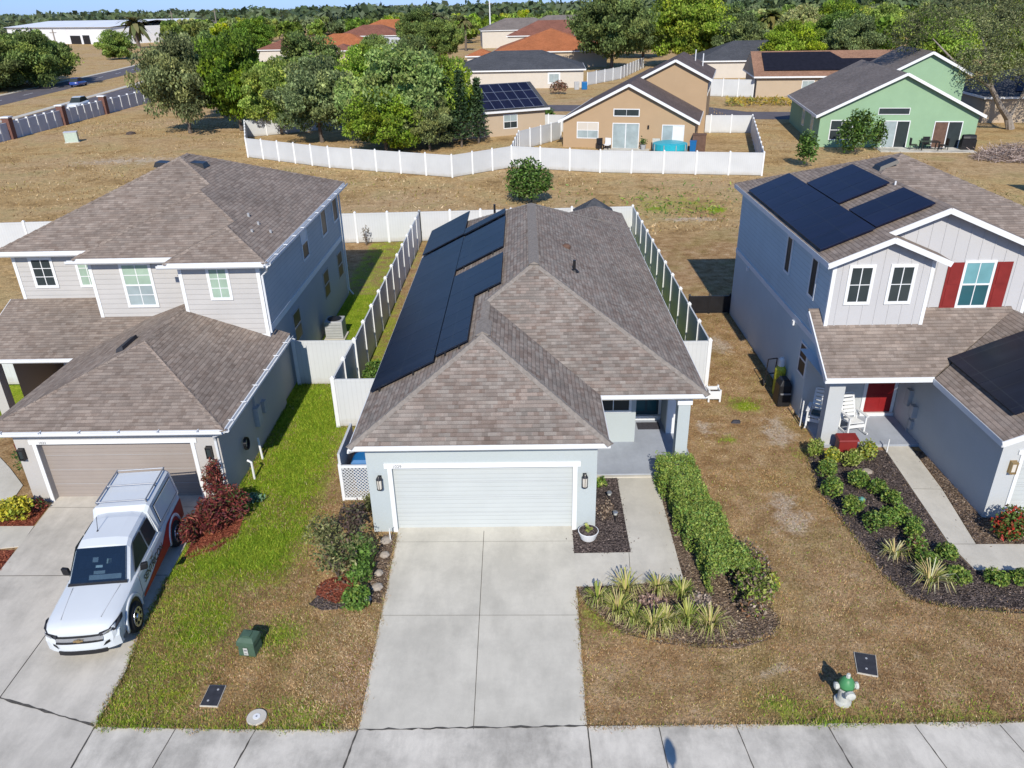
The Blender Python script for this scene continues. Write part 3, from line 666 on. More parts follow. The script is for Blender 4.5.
# vinyl fences round the yard
fence('vinyl_fence', 'long white vinyl fence between the two side yards beside the solar roof', [(-6.42, 26.25), (-6.36, 45.9)], group=None)
fence('vinyl_fence', 'white fence panel joining the two-storey house to the long side fence', [(-8.72, 26.28), (-6.42, 26.25)], ends=(True, False), sp=2.3)
t = fence('vinyl_fence', 'white fence gate beside the garage under the solar roof, with a short return', [(-4.3, 22.95), (-6.5, 22.95), (-6.44, 26.1)], ends=(True, False), sp=1.6)
fence('vinyl_fence', 'white vinyl fence running back past the bare lot to the rear yard', [(6.66, 25.72), (6.52, 46.3)])
fence('vinyl_fence', 'short white fence return from the house corner towards the bare lot', [(4.88, 25.72), (6.66, 25.72)], ends=(True, False), sp=1.8)
fence('vinyl_fence', 'white rear fence behind the yard of the single storey house', [(-34, 44.9), (-18, 45.6), (-6.36, 45.9), (6.52, 46.3)], ends=(True, False), sp=1.9)
sh = thing('garden_shed', 'small shed with dark grey hipped roof in the rear corner of the yard', 'shed', (4, 44.2, 0))
MB().box(3.0, 5.0, 43.2, 45.2, 0, 1.95).build('wall', 'pale_wall', sh)
roof(sh, [[(2.85, 43.05, 1.95), (5.15, 43.05, 1.95), (4, 44.2, 2.85)], [(5.15, 43.05, 1.95), (5.15, 45.35, 1.95), (4, 44.2, 2.85)], [(5.15, 45.35, 1.95), (2.85, 45.35, 1.95), (4, 44.2, 2.85)], [(2.85, 45.35, 1.95), (2.85, 43.05, 1.95), (4, 44.2, 2.85)]], 'roof_dark')
# ------------------------------------------------------------------ two-storey house on the left
H = thing('two_storey_house', 'two storey greige house with tan garage door and brown shingles', 'house', (-12, 24, 0))
e = 5.52; s = .45; xr = -8.55
zf = lambda d: e+s*d
P1 = (-10.225, 25.875, zf(1.675)); P1b = (-10.225, 26.575, zf(1.675)); P2 = (-11.925, 28.275, zf(3.375)); P2b = (-11.925, 29.275, zf(3.375)); P3 = (-13.575, 30.925, zf(5.025)); P3b = (-13.575, 31.675, zf(5.025))
A = lambda x, y: (x, y, e)
roof(H, [[A(-11.9, 24.2), A(xr, 24.2), P1], [A(-11.9, 24.2), P1, P1b, A(-11.9, 24.9)], [A(-15.3, 24.9), A(-11.9, 24.9), P1b, P2], [A(-15.3, 24.9), P2, P2b, A(-15.3, 25.9)],
         [A(-18.6, 25.9), A(-15.3, 25.9), P2b, P3], [A(-18.6, 25.9), P3, P3b, A(-18.6, 36.7)], [A(-18.6, 36.7), P3b, A(xr, 36.7)], [A(xr, 24.2), P1, P1b, P2, P2b, P3, P3b, A(xr, 36.7)]], 'roof_left')
caps(H, [(A(xr, 24.2), P1), (A(-11.9, 24.2), P1), (P1b, P2), (A(-15.3, 24.9), P2), (P2b, P3), (A(-18.6, 25.9), P3), (P3, P3b), (P3b, A(xr, 36.7))], 'roof_left', .22)
boards(H, [(A(xr, 36.7), A(-18.6, 36.7)), (A(-18.6, 36.7), A(-18.6, 25.9)), (A(-18.6, 25.9), A(-15.3, 25.9)), (A(-15.3, 25.9), A(-15.3, 24.9)), (A(-15.3, 24.9), A(-11.9, 24.9)), (A(-11.9, 24.9), A(-11.9, 24.2)), (A(-11.9, 24.2), A(xr, 24.2)), (A(xr, 24.2), A(xr, 36.7))])
ez = e-.01
gutters(H, [(A(-18.9, 25.87), A(-15.1, 25.87)), (A(-15.5, 24.87), A(-11.75, 24.87)), (A(-12.1, 24.17), A(xr, 24.17)), (A(xr+.03, 24.25), A(xr+.03, 36.7))], h=.12, w=.14, spout=([(-8.5, 24.2, 5.35), (-8.6, 24.4, 5.15), (-8.82, 24.5, 4.95), (-8.82, 24.5, 2.9)], [(-8.5, 36.5, 5.4), (-8.8, 36.4, 5.1), (-8.83, 36.4, .3), (-8.6, 36.2, .1)]))
m = MB()
for (x, y) in ((-8.47, 25.2+k*1.15) for k in range(10)): m.box(x-.07, x+.08, y, y+.03, e-.055, e-.03)
m.split('gutter_hanger', 'white_metal', H)
m = MB(); z = e-.16; m.poly([(-18.58, 25.92, z), (-18.58, 36.68, z), (-8.57, 36.68, z), (-8.57, 24.22, z), (-11.88, 24.22, z), (-11.88, 24.92, z), (-15.28, 24.92, z), (-15.28, 25.92, z)]); m.build('soffit', 'white', H)
wl = MB(); zt = e-.165; zb = 2.45
footprint_walls(wl, [(-18.25, 26.2), (-15.0, 26.2), (-15.0, 25.2), (-11.6, 25.2), (-11.6, 24.5), (-8.9, 24.5)], zb, zt, skip=(5,)); wl.build('wall', 'siding_left', H)
wl = MB(); footprint_walls(wl, [(-8.9, 24.5), (-8.9, 36.4), (-18.25, 36.4), (-18.25, 26.2)], 2.98, zt, skip=(3,)); wl.build('wall', 'siding_left_shade', H)
wl = MB(); footprint_walls(wl, [(-8.9, 24.5), (-8.9, 36.4), (-18.25, 36.4), (-18.25, 24.5)], 0, 2.97, skip=(3,)); wl.build('wall', 'stucco_left', H)
FR = Fr((-8.9, 24.5, 0), (0, 1, 0), (1, 0, 0)); m = MB(); m.fbox(FR, 0, 11.9, 2.85, 3.08, .0, .03); m.build('band', 'white', H)
m = MB()
for (x, y) in ((-18.25, 26.2), (-15.0, 25.2), (-11.6, 24.5)): m.box(x-.02, x+.10, y-.025, y+.1, zb, zt)
m.box(-9.0, -8.875, 24.475, 24.6, zb, zt); m.box(-9.0, -8.875, 36.3, 36.42, .1, zt)
m.split('corner_trim', 'white', H)
F1 = Fr((-11.6, 24.5, 0), (1, 0, 0), (0, -1, 0)); F2 = Fr((-15, 25.2, 0), (1, 0, 0), (0, -1, 0)); F3 = Fr((-18.25, 26.2, 0), (1, 0, 0), (0, -1, 0))
window(H, F1, 1.02, 1.58, 4.22, 5.2, 'blind', None, 2, 3, .1, False); window(H, F2, 1.15, 2.05, 3.75, 5.18, 'blind_grey', 'blind', 2, 4, .1); window(H, F3, 2.3, 2.86, 4.18, 5.1, 'blind', None, 2, 3, .1, False); window(H, F3, .66, 1.32, 4.18, 5.12, 'glass', None, 2, 3, .1, False)
m = MB(); m.fbox(F1, 0, 2.7, 2.62, 2.86, .002, .03); m.build('base_trim', 'white', H)
for a, b0, b1 in ((5.2, 3.9, 5.1), (8.5, 3.95, 5.05), (10.75, 4.0, 5.1)): window(H, FR, a, a+.8, b0, b1, 'black', 'white' if a < 6 else None, 1, 1, .08, a < 6)
for a in (2.75, 7.7, 10.5): window(H, FR, a, a+.85, 1.35, 2.45, 'black', None, 1, 1, .05, True, .02, frame='stucco_left')
m = MB()
for (x, y, h) in ((-9.6, 27.2, .1), (-9.1, 26.9, .1), (-10.05, 27.6, .12), (-9.55, 26.3, .08)):
    zz = e+s*(xr-x); m.tube([(x, y, zz-.05), (x, y, zz+h)], .045, 8)
m.split('roof_vent', 'pipegrey', H)
# black roof vents close to the top
m = MB()
for (x, y, sx) in ((-13.0, 31.0, .4), (-14.2, 31.2, .5)):
    zz = zf(5.025)-abs(x+13.575)*s if x > -13.575 else zf(5.025)-abs(x+13.575)*s
    m.loft([[(x-sx, y-.3, zz-.1), (x+sx, y-.3, zz-.16), (x+sx, y+.3, zz-.16), (x-sx, y+.3, zz-.1)], [(x-sx*.85, y-.25, zz+.09), (x+sx*.85, y-.25, zz+.02), (x+sx*.85, y+.25, zz+.02), (x-sx*.85, y+.25, zz+.09)]])
m.split('attic_vent', 'black', H)
# garage wing and porch roof
eg = 2.585; g = .36; xl, xg, xm = -15.2, -8.4, -11.8; zr = eg+g*3.4
pz = lambda y: 2.60+.37*(y-23.3)
yv = 23.3+(eg-2.60)/.37
vx = lambda y: xl+(pz(y)-eg)/g
roof(H, [[(xg, 18.3, eg), (xg, 25.15, eg), (xm, 25.15, zr), (xm, 21.7, zr)], [(xl, 18.3, eg), (xg, 18.3, eg), (xm, 21.7, zr)],
         [(xl, 18.3, eg), (xm, 21.7, zr), (xm, 25.2, zr), (vx(25.2), 25.2, pz(25.2)), (xl, yv, eg)],
         [(-18.75, 23.25, pz(23.25)), (xl, yv, eg), (vx(25.2), 25.2, pz(25.2)), (-15.0, 25.2, pz(25.2)), (-15.0, 26.2, pz(26.2)), (-18.75, 26.2, pz(26.2))]], 'roof_left', name='garage_roof')
caps(H, [((xg, 18.3, eg), (xm, 21.7, zr)), ((xl, 18.3, eg), (xm, 21.7, zr)), ((xm, 21.7, zr), (xm, 24.5, zr))], 'roof_left', .2)
boards(H, [((xl, yv, eg), (xl, 18.3, eg)), ((xl, 18.3, eg), (xg, 18.3, eg)), ((xg, 18.3, eg), (xg, 25.0, eg)), ((-18.75, 23.25, eg), (xl, yv, eg)), ((-18.75, 26.2, pz(26.2)), (-18.75, 23.25, eg))], h=.12, name='fascia')
gutters(H, [((xl-.05, 18.27, eg), (xg, 18.27, eg)), ((xg+.03, 18.3, eg), (xg+.03, 24.95, eg)), ((-18.9, 23.22, eg), (xl, 23.22, eg))], h=.10, w=.13, drop=-.01, spout=([(-8.52, 18.35, 2.42), (-8.8, 18.5, 2.25), (-8.83, 18.60, 2.05), (-8.83, 18.60, .2), (-8.7, 18.4, .06)],))
m = MB()
for k in range(6): m.box(-8.44, -8.28, 18.8+k*1.1, 18.83+k*1.1, eg-.0, eg+.022)
for k in range(6): m.box(-14.6+k*1.1, -14.57+k*1.1, 18.13, 18.3, eg-.0, eg+.022)
m.split('gutter_hanger', 'white_metal', H)
m = MB(); m.poly([(xl+.02, 18.32, eg-.11), (xg-.02, 18.32, eg-.11), (xg-.02, 24.4, eg-.11), (xl+.02, 24.4, eg-.11)]); m.build('soffit', 'white', H)
wl = MB(); FL = Fr((-14.62, 18.65, 0), (1, 0, 0), (0, -1, 0)); wall_faces(wl, FL, 5.87, 0, 2.48, [(.62, 5.05, 0, 1.98)], .22)
footprint_walls(wl, [(-8.75, 18.65), (-8.75, 24.6), (-14.62, 24.6), (-14.62, 18.65)], 0, 2.48, skip=(3,)); wl.build('garage_wall', 'stucco_left', H)
FLd = Fr((-14.0, 18.65, 0), (1, 0, 0), (0, -1, 0)); garage_door(H, FLd, 4.43, 1.97, 'door_tan', -.2); door_trim(H, FLd, 4.43, 1.98, .11)
text(H, '1033', FLd, .1, 2.0, .11, 'steel', 'house_number', .042)
lantern(H, FL, .15, 1.5, style=1); lantern(H, FL, 5.55, 1.5, style=1)
MB().box(-18.5, -18.15, 23.5, 23.85, 0, 2.4).build('porch_column', 'stucco_left', H); MB().box(-15.75, -15.4, 23.5, 23.85, 0, 2.4).build('porch_column', 'stucco_left', H)
m = MB(); zz = zr-.2
for (x0, y0, x1, y1) in ((-12.75, 21.6, -12.5, 22.65),):
    za = eg+g*(x0-xl); zb_ = eg+g*(x1-xl)
    m.loft([[(x0, y0, za+.01), (x1, y0, zb_+.01), (x1, y1, zb_+.01), (x0, y1, za+.01)], [(x0+.02, y0+.05, za+.12), (x1-.02, y0+.05, zb_+.12), (x1-.02, y1-.05, zb_+.12), (x0+.02, y1-.05, za+.12)]])
m.split('roof_vent', 'lid', H)
# meter boxes, hose and pipes on the garage side wall
FS = Fr((-8.75, 18.65, 0), (0, 1, 0), (1, 0, 0)); m = MB(); m.fbox(FS, 2.75, 3.1, .9, 1.55, .0, .16); m.fbox(FS, 2.86, 2.94, 1.55, 2.3, .0, .08); m.fbox(FS, 3.5, 3.75, 1.0, 1.4, 0, .12); m.split('meter_box', 'pipegrey', H)
m = MB(); c = FS.p(1.55, 1.0, .08)
for k in range(3): m.tube([c+Vector((.03*k, .16*math.cos(t), .2*math.sin(t))) for t in np.linspace(0, 6.28, 17)], .018, 5)
tag(m.build('garden_hose', 'black'), 'coiled black garden hose hung on the shaded garage side wall', 'hose')
for nm, x, y, h, lb in (('vent_pipe', -8.52, 20.9, .75, 'tall white pipe stub with bent top beside the shaded garage wall'), ('clean_out_pipe', -8.42, 19.75, .6, 'short white pipe stub standing in the grass by the garage corner')):
    m = MB(); m.tube([(x, y, 0), (x, y, h), (x-.12, y+.02, h+.06)] if h < .7 else [(x, y, 0), (x-.05, y+.05, h)], .035, 7); m.build; tag(m.build(nm, 'white'), lb, 'pipe')
A_ = thing('air_conditioner', 'grey air conditioner unit standing beside the shaded house wall', 'air conditioner', (-8.3, 31, 0)); m = MB(); m.box(-8.68, -7.92, 30.55, 31.3, .08, .86); m.build('body', 'pipegrey', A_, bevel=.03)
m = MB(); m.lathe((-8.3, 30.92, .86), [(.3, .0), (.3, .03), (.06, .05)], 18); m.build('fan_guard', 'black', A_); m = MB(); m.box(-8.75, -7.85, 30.48, 31.38, 0, .075); m.build('base', 'walk2', A_)
m = MB()
for k in range(5): m.fbox(Fr((-8.68, 30.55, 0), (1, 0, 0), (0, -1, 0)), .05, .71, .18+.13*k, .20+.13*k, .001, .006)
m.split('louvre', 'steel', A_)
# tiny fence piece showing left of the porch roof
fence('vinyl_fence', 'white fence piece joining the far side of the two storey greige house', [(-22.5, 26.6), (-18.3, 26.6)], ends=(True, False))

# ------------------------------------------------------------------ two-storey house on the right
H = thing('two_storey_house', 'two storey grey house with red shutters, red door and rooftop solar panels', 'house', (13, 25, 0))
e = 5.85; s = .42; zs = lambda x, y=0: e+s*(x-9.0)
pk = (13.6, 28.6, zs(13.6)); pk2 = (13.6, 28.7, zs(13.6)); bg = zs(12.5); sg = zs(10.8)
roof(H, [[(9, 22.05, e), (10.8, 22.05, sg), (10.8, 22.55, sg), (12.5, 22.55, bg), (12.5, 27.5, bg), pk, pk2, (9, 33.3, e)],
         [(10.8, 22.05, sg), (12.6, 22.05, e), (12.6, 22.94, e), (10.8, 22.94, sg)], [(12.5, 22.55, bg), (16, 22.55, e), (16, 24, e), (12.5, 27.5, bg)],
         [(16, 24, e), (18.2, 24, e), pk, (12.5, 27.5, bg)], [(18.2, 24, e), (18.2, 33.3, e), pk2, pk], [(9, 33.3, e), (18.2, 33.3, e), pk2]], 'roof_right')
caps(H, [((9, 33.3, e), pk2), ((12.5, 27.5, bg), pk), (pk, (18.2, 24, e)), (pk2, (18.2, 33.3, e))], 'roof_right', .22)
boards(H, [((9, 33.3, e), (9, 22.05, e)), ((18.2, 33.3, e), (9, 33.3, e)), ((18.2, 24, e), (18.2, 33.3, e)), ((16, 24, e), (18.2, 24, e))], h=.17)
boards(H, [((9, 22.04, e), (10.8, 22.04, sg)), ((10.8, 22.04, sg), (12.6, 22.04, e))], h=.165, name='rake_board'); boards(H, [((10.8, 22.54, sg), (12.5, 22.54, bg)), ((12.5, 22.54, bg), (16, 22.54, e))], h=.165, name='rake_board')
gutters(H, [((18.23, 24, e), (18.23, 33.3, e))], 'black')
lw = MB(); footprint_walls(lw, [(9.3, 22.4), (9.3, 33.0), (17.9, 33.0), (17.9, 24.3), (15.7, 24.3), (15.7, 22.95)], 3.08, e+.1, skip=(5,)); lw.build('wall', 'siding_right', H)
lw = MB(); footprint_walls(lw, [(9.3, 23.2), (9.3, 33.0), (17.9, 33.0), (17.9, 23.2)], 0, 3.0, skip=(3,)); lw.poly([(9.3, 21.2, 2.45), (9.3, 23.2, 2.45), (9.3, 23.2, 3.0), (9.3, 21.2, 2.6)]); lw.build('wall', 'stucco_shade_blue', H)
FRl = Fr((9.3, 21.2, 0), (0, 1, 0), (-1, 0, 0)); m = MB(); m.fbox(FRl, 1.2, 11.8, 2.9, 3.1, 0, .03); m.fbox(FRl, 3.6, 3.75, 2.75, 2.9, 0, .09); m.fbox(FRl, 9.6, 9.75, 2.75, 2.9, 0, .09); m.build('band', 'white', H)
Fa = Fr((9.3, 22.4, 0), (1, 0, 0), (0, -1, 0)); Fb = Fr((12.3, 22.95, 0), (1, 0, 0), (0, -1, 0))
m = MB(); zt = lambda x: e-.06+s*(min(x-9.0, 12.6-x)); P = lambda x, z: (x, 22.4, z)
m.poly([P(9.3, 2.6), P(12.3, 2.6), P(12.3, zt(12.3)), P(10.8, zt(10.8)), P(9.3, zt(9.3))]); m.poly([(12.3, 22.4, 2.6), (12.3, 22.95, 2.6), (12.3, 22.95, zt(12.3)), (12.3, 22.4, zt(12.3))])
for x in np.arange(9.6, 12.25, .4): m.box(x-.02, x+.02, 22.385, 22.402, 2.6, zt(x)-.02)
m.build('gable_wall', 'board', H)
m = MB(); zt2 = lambda x: e-.06+s*(min(x-9.0, 16-x)); P = lambda x, z: (x, 22.95, z)
m.poly([P(10.6, 2.6), P(15.7, 2.6), P(15.7, zt2(15.7)), P(12.5, zt2(12.5)), P(10.6, zt2(10.6))]); m.poly([(15.7, 22.95, 2.6), (15.7, 24.3, 2.6), (15.7, 24.3, zt2(15.7)), (15.7, 22.95, zt2(15.7))])
for x in np.arange(10.7, 15.65, .4): m.box(x-.02, x+.02, 22.935, 22.952, 3.0, zt2(x)-.02)
m.build('gable_wall', 'board', H)
m = MB(); m.box(9.275, 9.39, 22.375, 22.47, 2.8, 5.9); m.box(12.21, 12.325, 22.375, 22.47, 2.8, 5.82); m.box(15.6, 15.72, 22.93, 23.05, 2.8, 5.85); m.split('corner_trim', 'white', H)
window(H, Fa, .56, 1.16, 4.5, 5.58, 'glass', None, 2, 2, .1, False); window(H, Fa, 1.80, 2.40, 4.5, 5.58, 'glass', None, 2, 2, .1, False)
window(H, Fb, 1.28, 2.1, 4.12, 5.5, 'teal_dark', 'teal_glass', 2, 1, .08)
for a in (.72, 2.2):
    sh = MB().fbox(Fb, a, a+.48, 4.02, 5.52, .004, .03).build('shutter', 'red', H); m = MB()
    for b0, b1 in ((4.1, 4.7), (4.82, 5.42)): m.fbox(Fb, a+.08, a+.40, b0, b1, .03, .042)
    m.build('raised_panel', 'red', sh)
for a, b0, b1 in ((2.35, 4.2, 5.4), (4.9, 4.2, 5.4)): window(H, FRl, a+.05, a+.5, b0, b1, 'black', None, 1, 1, .08, False)
window(H, FRl, 2.1, 2.7, 1.5, 2.5, 'black', None, 1, 2, .06)
# porch roof and garage wing
ze, zg = 2.70, 2.66; py = lambda y: ze+.62*(y-20.75); gxx = lambda x, y=0: zg+.42*(x-12.15)
zrr = gxx(15.3); yy = 20.75+(zrr-ze)/.62; y0v = 20.75+(zg-ze)/.62
roof(H, [[(8.95, 20.75, ze), (12.15, 20.75, ze), (15.3, yy, zrr), (15.3, 22.96, py(22.96)), (8.95, 22.96, py(22.96))], [(12.15, 17.05, zg), (15.3, 17.05, zrr), (15.3, yy, zrr), (12.15, y0v, zg)],
         [(15.3, 17.05, zrr), (18.45, 17.05, zg), (18.45, 23.5, zg), (15.3, 23.5, zrr)]], 'roof_right', name='garage_roof')
boards(H, [((8.95, 20.75, ze), (12.15, 20.75, ze)), ((12.15, y0v, zg), (12.15, 17.05, zg)), ((8.95, 22.9, py(22.9)), (8.95, 20.75, ze))], h=.17); boards(H, [((12.15, 17.04, zg), (15.3, 17.04, zrr)), ((15.3, 17.04, zrr), (18.45, 17.04, zg))], h=.165, name='rake_board')
m = MB(); m.poly([(8.97, 20.77, ze-.12), (12.13, 20.77, ze-.12), (12.13, 23.2, ze-.12), (8.97, 23.2, ze-.12)]); m.build('porch_ceiling', 'white', H)
lw = MB(); zq = lambda x: zg-.08+.42*min(x-12.15, 18.45-x); P = lambda x, z: (x, 17.4, z)
lw.poly([P(12.45, 0), P(13.05, 0), P(13.05, 2.05), P(12.45, 2.05)]); lw.poly([P(17.55, 0), P(18.15, 0), P(18.15, 2.05), P(17.55, 2.05)]); lw.poly([P(12.45, 2.05), P(18.15, 2.05), P(18.15, zq(18.15)), P(15.3, zq(15.3)), P(12.45, zq(12.45))])
lw.poly([(12.45, 17.4, 0), (12.45, 23.2, 0), (12.45, 23.2, 2.66), (12.45, 17.4, 2.66)]); lw.poly([(18.15, 17.4, 0), (18.15, 23.2, 0), (18.15, 23.2, 2.66), (18.15, 17.4, 2.66)]); lw.build('garage_wall', 'stucco_right', H)
FGr = Fr((13.05, 17.4, 0), (1, 0, 0), (0, -1, 0)); garage_door(H, FGr, 4.5, 2.04, 'door_white', -.1); door_trim(H, FGr, 4.5, 2.05, .1); lantern(H, Fr((12.45, 17.4, 0), (1, 0, 0), (0, -1, 0)), .36, 1.5, style=2)
lw = MB(); FE = Fr((9.3, 23.2, 0), (1, 0, 0), (0, -1, 0)); wall_faces(lw, FE, 3.15, 0, 2.6); lw.build('entry_wall', 'stucco_right', H)
m = MB(); m.fbox(FE, 2.02, 2.13, .1, 2.3, .002, .05); m.fbox(FE, 3.03, 3.13, .1, 2.3, .002, .05); m.fbox(FE, 2.13, 3.03, 2.2, 2.3, .002, .05); m.fbox(FE, 2.0, 3.13, .1, .2, .051, .14); m.build('door_casing', 'white', H)
dr = MB().fbox(FE, 2.13, 3.03, .2, 2.2, .002, .03).build('front_door', 'red_door', H); m = MB()
for a in (2.2, 2.62):
    for b0, b1 in ((.3, .85), (.95, 1.6), (1.7, 2.1)): m.fbox(FE, a, a+.34, b0, b1, .03, .038)
m.build('door_panel', 'red_door', dr)
MB().box(9.32, 12.44, 21.18, 23.19, -.05, .10).build('porch_floor', 'porch', H)
lw = MB(); lw.box(9.31, 9.80, 21.21, 21.55, 0, 2.58); lw.build('porch_column', 'stucco_right', H)
m = MB(); m.fbox(Fr((12.45, 17.4, 0), (0, 1, 0), (-1, 0, 0)), 4.3, 4.55, .75, 1.15, .0, .16); m.fbox(Fr((12.45, 17.4, 0), (0, 1, 0), (-1, 0, 0)), 4.75, 5.0, .95, 1.5, .0, .14); m.fbox(Fr((12.45, 17.4, 0), (0, 1, 0), (-1, 0, 0)), 4.6, 4.66, .1, .9, .0, .06); m.fbox(Fr((12.45, 17.4, 0), (0, 1, 0), (-1, 0, 0)), 4.35, 4.5, .3, .6, .0, .1); m.split('meter_box', 'pipegrey', H)
m = MB(); m.loft([[(12.55, 27.8, zs(12.55)), (13.2, 27.8, zs(13.2)), (13.2, 28.4, zs(13.2)), (12.55, 28.4, zs(12.55))], [(12.6, 27.85, zs(12.6)+.13), (13.15, 27.85, zs(13.15)+.13), (13.15, 28.35, zs(13.15)+.13), (12.6, 28.35, zs(12.6)+.13)]]); m.split('attic_vent', 'black', H)
m = MB(); m.tube([(12.35, 26.0, zs(12.35)-.05), (12.35, 26.0, zs(12.35)+.12)], .03, 8); m.build('vent_pipe', 'white_metal', H)
arr = thing('solar_array', 'dark blue solar panels in three blocks on the high roof of the red shuttered house', 'solar panels', (10.5, 27, 6.5)); nv = (-s, 0, 1)
modules(9.08, 10.62, 22.95, 31.3, 8, zs, nv, 'solar_blue', arr); modules(10.66, 12.24, 26.1, 29.35, 3, zs, nv, 'solar_blue', arr); modules(10.66, 12.3, 23.05, 25.2, 2, zs, nv, 'solar_blue', arr)
arr = thing('solar_array', 'single dark solar panel block on the lower garage roof beside the red door porch', 'solar panels', (13.8, 19.6, 3.3)); nv = (-.42, 0, 1)
modules(12.78, 15.15, 17.75, 21.3, 2, gxx, nv, 'solar', arr, .1)
# ------------------------------------------------------------------ pickup truck in the left drive (front faces the street)
def W(c, x, r=.375, parent=None, side=1):
    t = MB().lathe(c, [(r*.62, -.12), (r*.95, -.12), (r, -.08), (r, .08), (r*.95, .12), (r*.62, .12)], 24, 'x').build('wheel', 'rubber', parent, False, True)
    m = MB(); cx = Vector(c)+Vector((side*.105, 0, 0)); m.lathe(cx, [(r*.66, -.03*side), (r*.64, .035*side), (r*.52, .02*side), (r*.18, .02*side), (r*.14, .045*side), (.02, .045*side)], 20, 'x'); m.build('rim', 'chrome', t, False)
    m = MB()
    for k in range(6):
        a = k*math.pi/3; m.tube([cx+Vector((side*.028, .4*r*math.cos(a), .4*r*math.sin(a))), cx+Vector((side*.03, .4*r*math.cos(a)+.001, .4*r*math.sin(a)))], .05, 8)
    m.split('rim_hole', 'black', t, False); return t
T = thing('pickup_truck', 'white pickup truck with canopy and red side wrap parked on the driveway', 'truck', (-10.08, 14.88, .036), R(180+6.0)); T.scale = (.85, .91, 1.0)
# local axes: +y is the front of the truck, +x its passenger side
def sec(y, w, zb, zt, zs, tuck=.06, crown=.02):
    """body cross-section: sill, flank, shoulder, top"""
    return [(-w+tuck, y, zb), (w-tuck, y, zb), (w, y, zb+.18), (w, y, zs-.08), (w-.03, y, zs), (w-.14, y, zt), (w*.5, y, zt+crown), (-w*.5, y, zt+crown), (-w+.14, y, zt), (-w+.03, y, zs), (-w, y, zs-.08), (-w, y, zb+.18)]
body = MB().loft([sec(2.74, .66, .50, .86, .82), sec(2.70, .80, .46, .92, .87), sec(2.62, .87, .42, .965, .91), sec(2.46, .905, .38, 1.0, .94), sec(2.2, .92, .36, 1.035, .97), sec(1.75, .93, .36, 1.075, 1.0), sec(1.22, .93, .34, 1.10, 1.04), sec(1.02, .93, .34, 1.10, 1.06)]).build('bonnet', 'carwhite', T, False, True)
body.data.set_sharp_from_angle(angle=R(28))
MB().loft([sec(1.05, .93, .34, 1.08, 1.06), sec(.5, .935, .34, 1.08, 1.06), sec(-.85, .935, .34, 1.10, 1.07)]).build('cab_body', 'carwhite', T, False)
MB().loft([sec(-.87, .93, .36, 1.10, 1.07), sec(-2.55, .93, .40, 1.12, 1.09), sec(-2.64, .90, .46, 1.10, 1.07)]).build('bed', 'carwhite', T, False)
# greenhouse
def gsec(y, wb, wt, zb, zt): return [(-wb, y, zb), (wb, y, zb), (wt+.03, y, zt-.10), (wt-.05, y, zt-.015), (wt*.5, y, zt+.02), (-wt*.5, y, zt+.02), (-wt+.05, y, zt-.015), (-wt-.03, y, zt-.10)]
MB().loft([gsec(1.32, .84, .80, 1.07, 1.09), gsec(.62, .86, .70, 1.07, 1.70), gsec(.38, .86, .68, 1.07, 1.77), gsec(-.45, .86, .68, 1.07, 1.80), gsec(-.84, .86, .67, 1.08, 1.77)]).build('cab', 'carwhite', T, False)
MB().extr([(-.74, 1.295, 1.13), (.74, 1.295, 1.13), (.655, .66, 1.69), (-.655, .66, 1.69)], (0, .004, .005)).build('cabin_interior', 'black', T, False)
wsp = lambda x, q: Vector((x, 1.295-.635*q, 1.13+.56*q))+Vector((0, .004, .005))
for x0, x1, q0, q1, mt in ((-.60, .25, .08, .22, 'steel'), (.28, .62, .06, .16, 'lid'), (-.16, .14, .24, .33, 'pipegrey'), (-.08, .10, .42, .49, 'white'), (-.55, -.22, .42, .78, 'lid'), (.22, .55, .42, .78, 'lid'), (-.30, -.18, .52, .66, 'hyd_white'), (.05, .2, .58, .72, 'steel')):
    MB().extr([wsp(x0, q0), wsp(x1, q0), wsp(x1, q1), wsp(x0, q1)], (0, .003, .004)).build('dashboard' if q0 < .2 else 'seat' if mt == 'lid' else 'cabin_item', mt, T, False)
MB().extr([(-.74, 1.307, 1.145), (.74, 1.307, 1.145), (.655, .672, 1.705), (-.655, .672, 1.705)], (0, .006, .007)).build('windscreen', 'windscreen', T, False)
m = MB(); m.bar((-.5, 2.45, 1.025), (-.62, 1.42, 1.115), .012, .012); m.bar((.5, 2.45, 1.025), (.62, 1.42, 1.115), .012, .012); m.split('bonnet_crease', 'pipegrey', T, False)
MB().extr([(-.78, 1.34, 1.10), (.78, 1.34, 1.10), (.77, 1.275, 1.145), (-.77, 1.275, 1.145)], (0, .014, .016)).build('wiper_cowl', 'black', T, False)
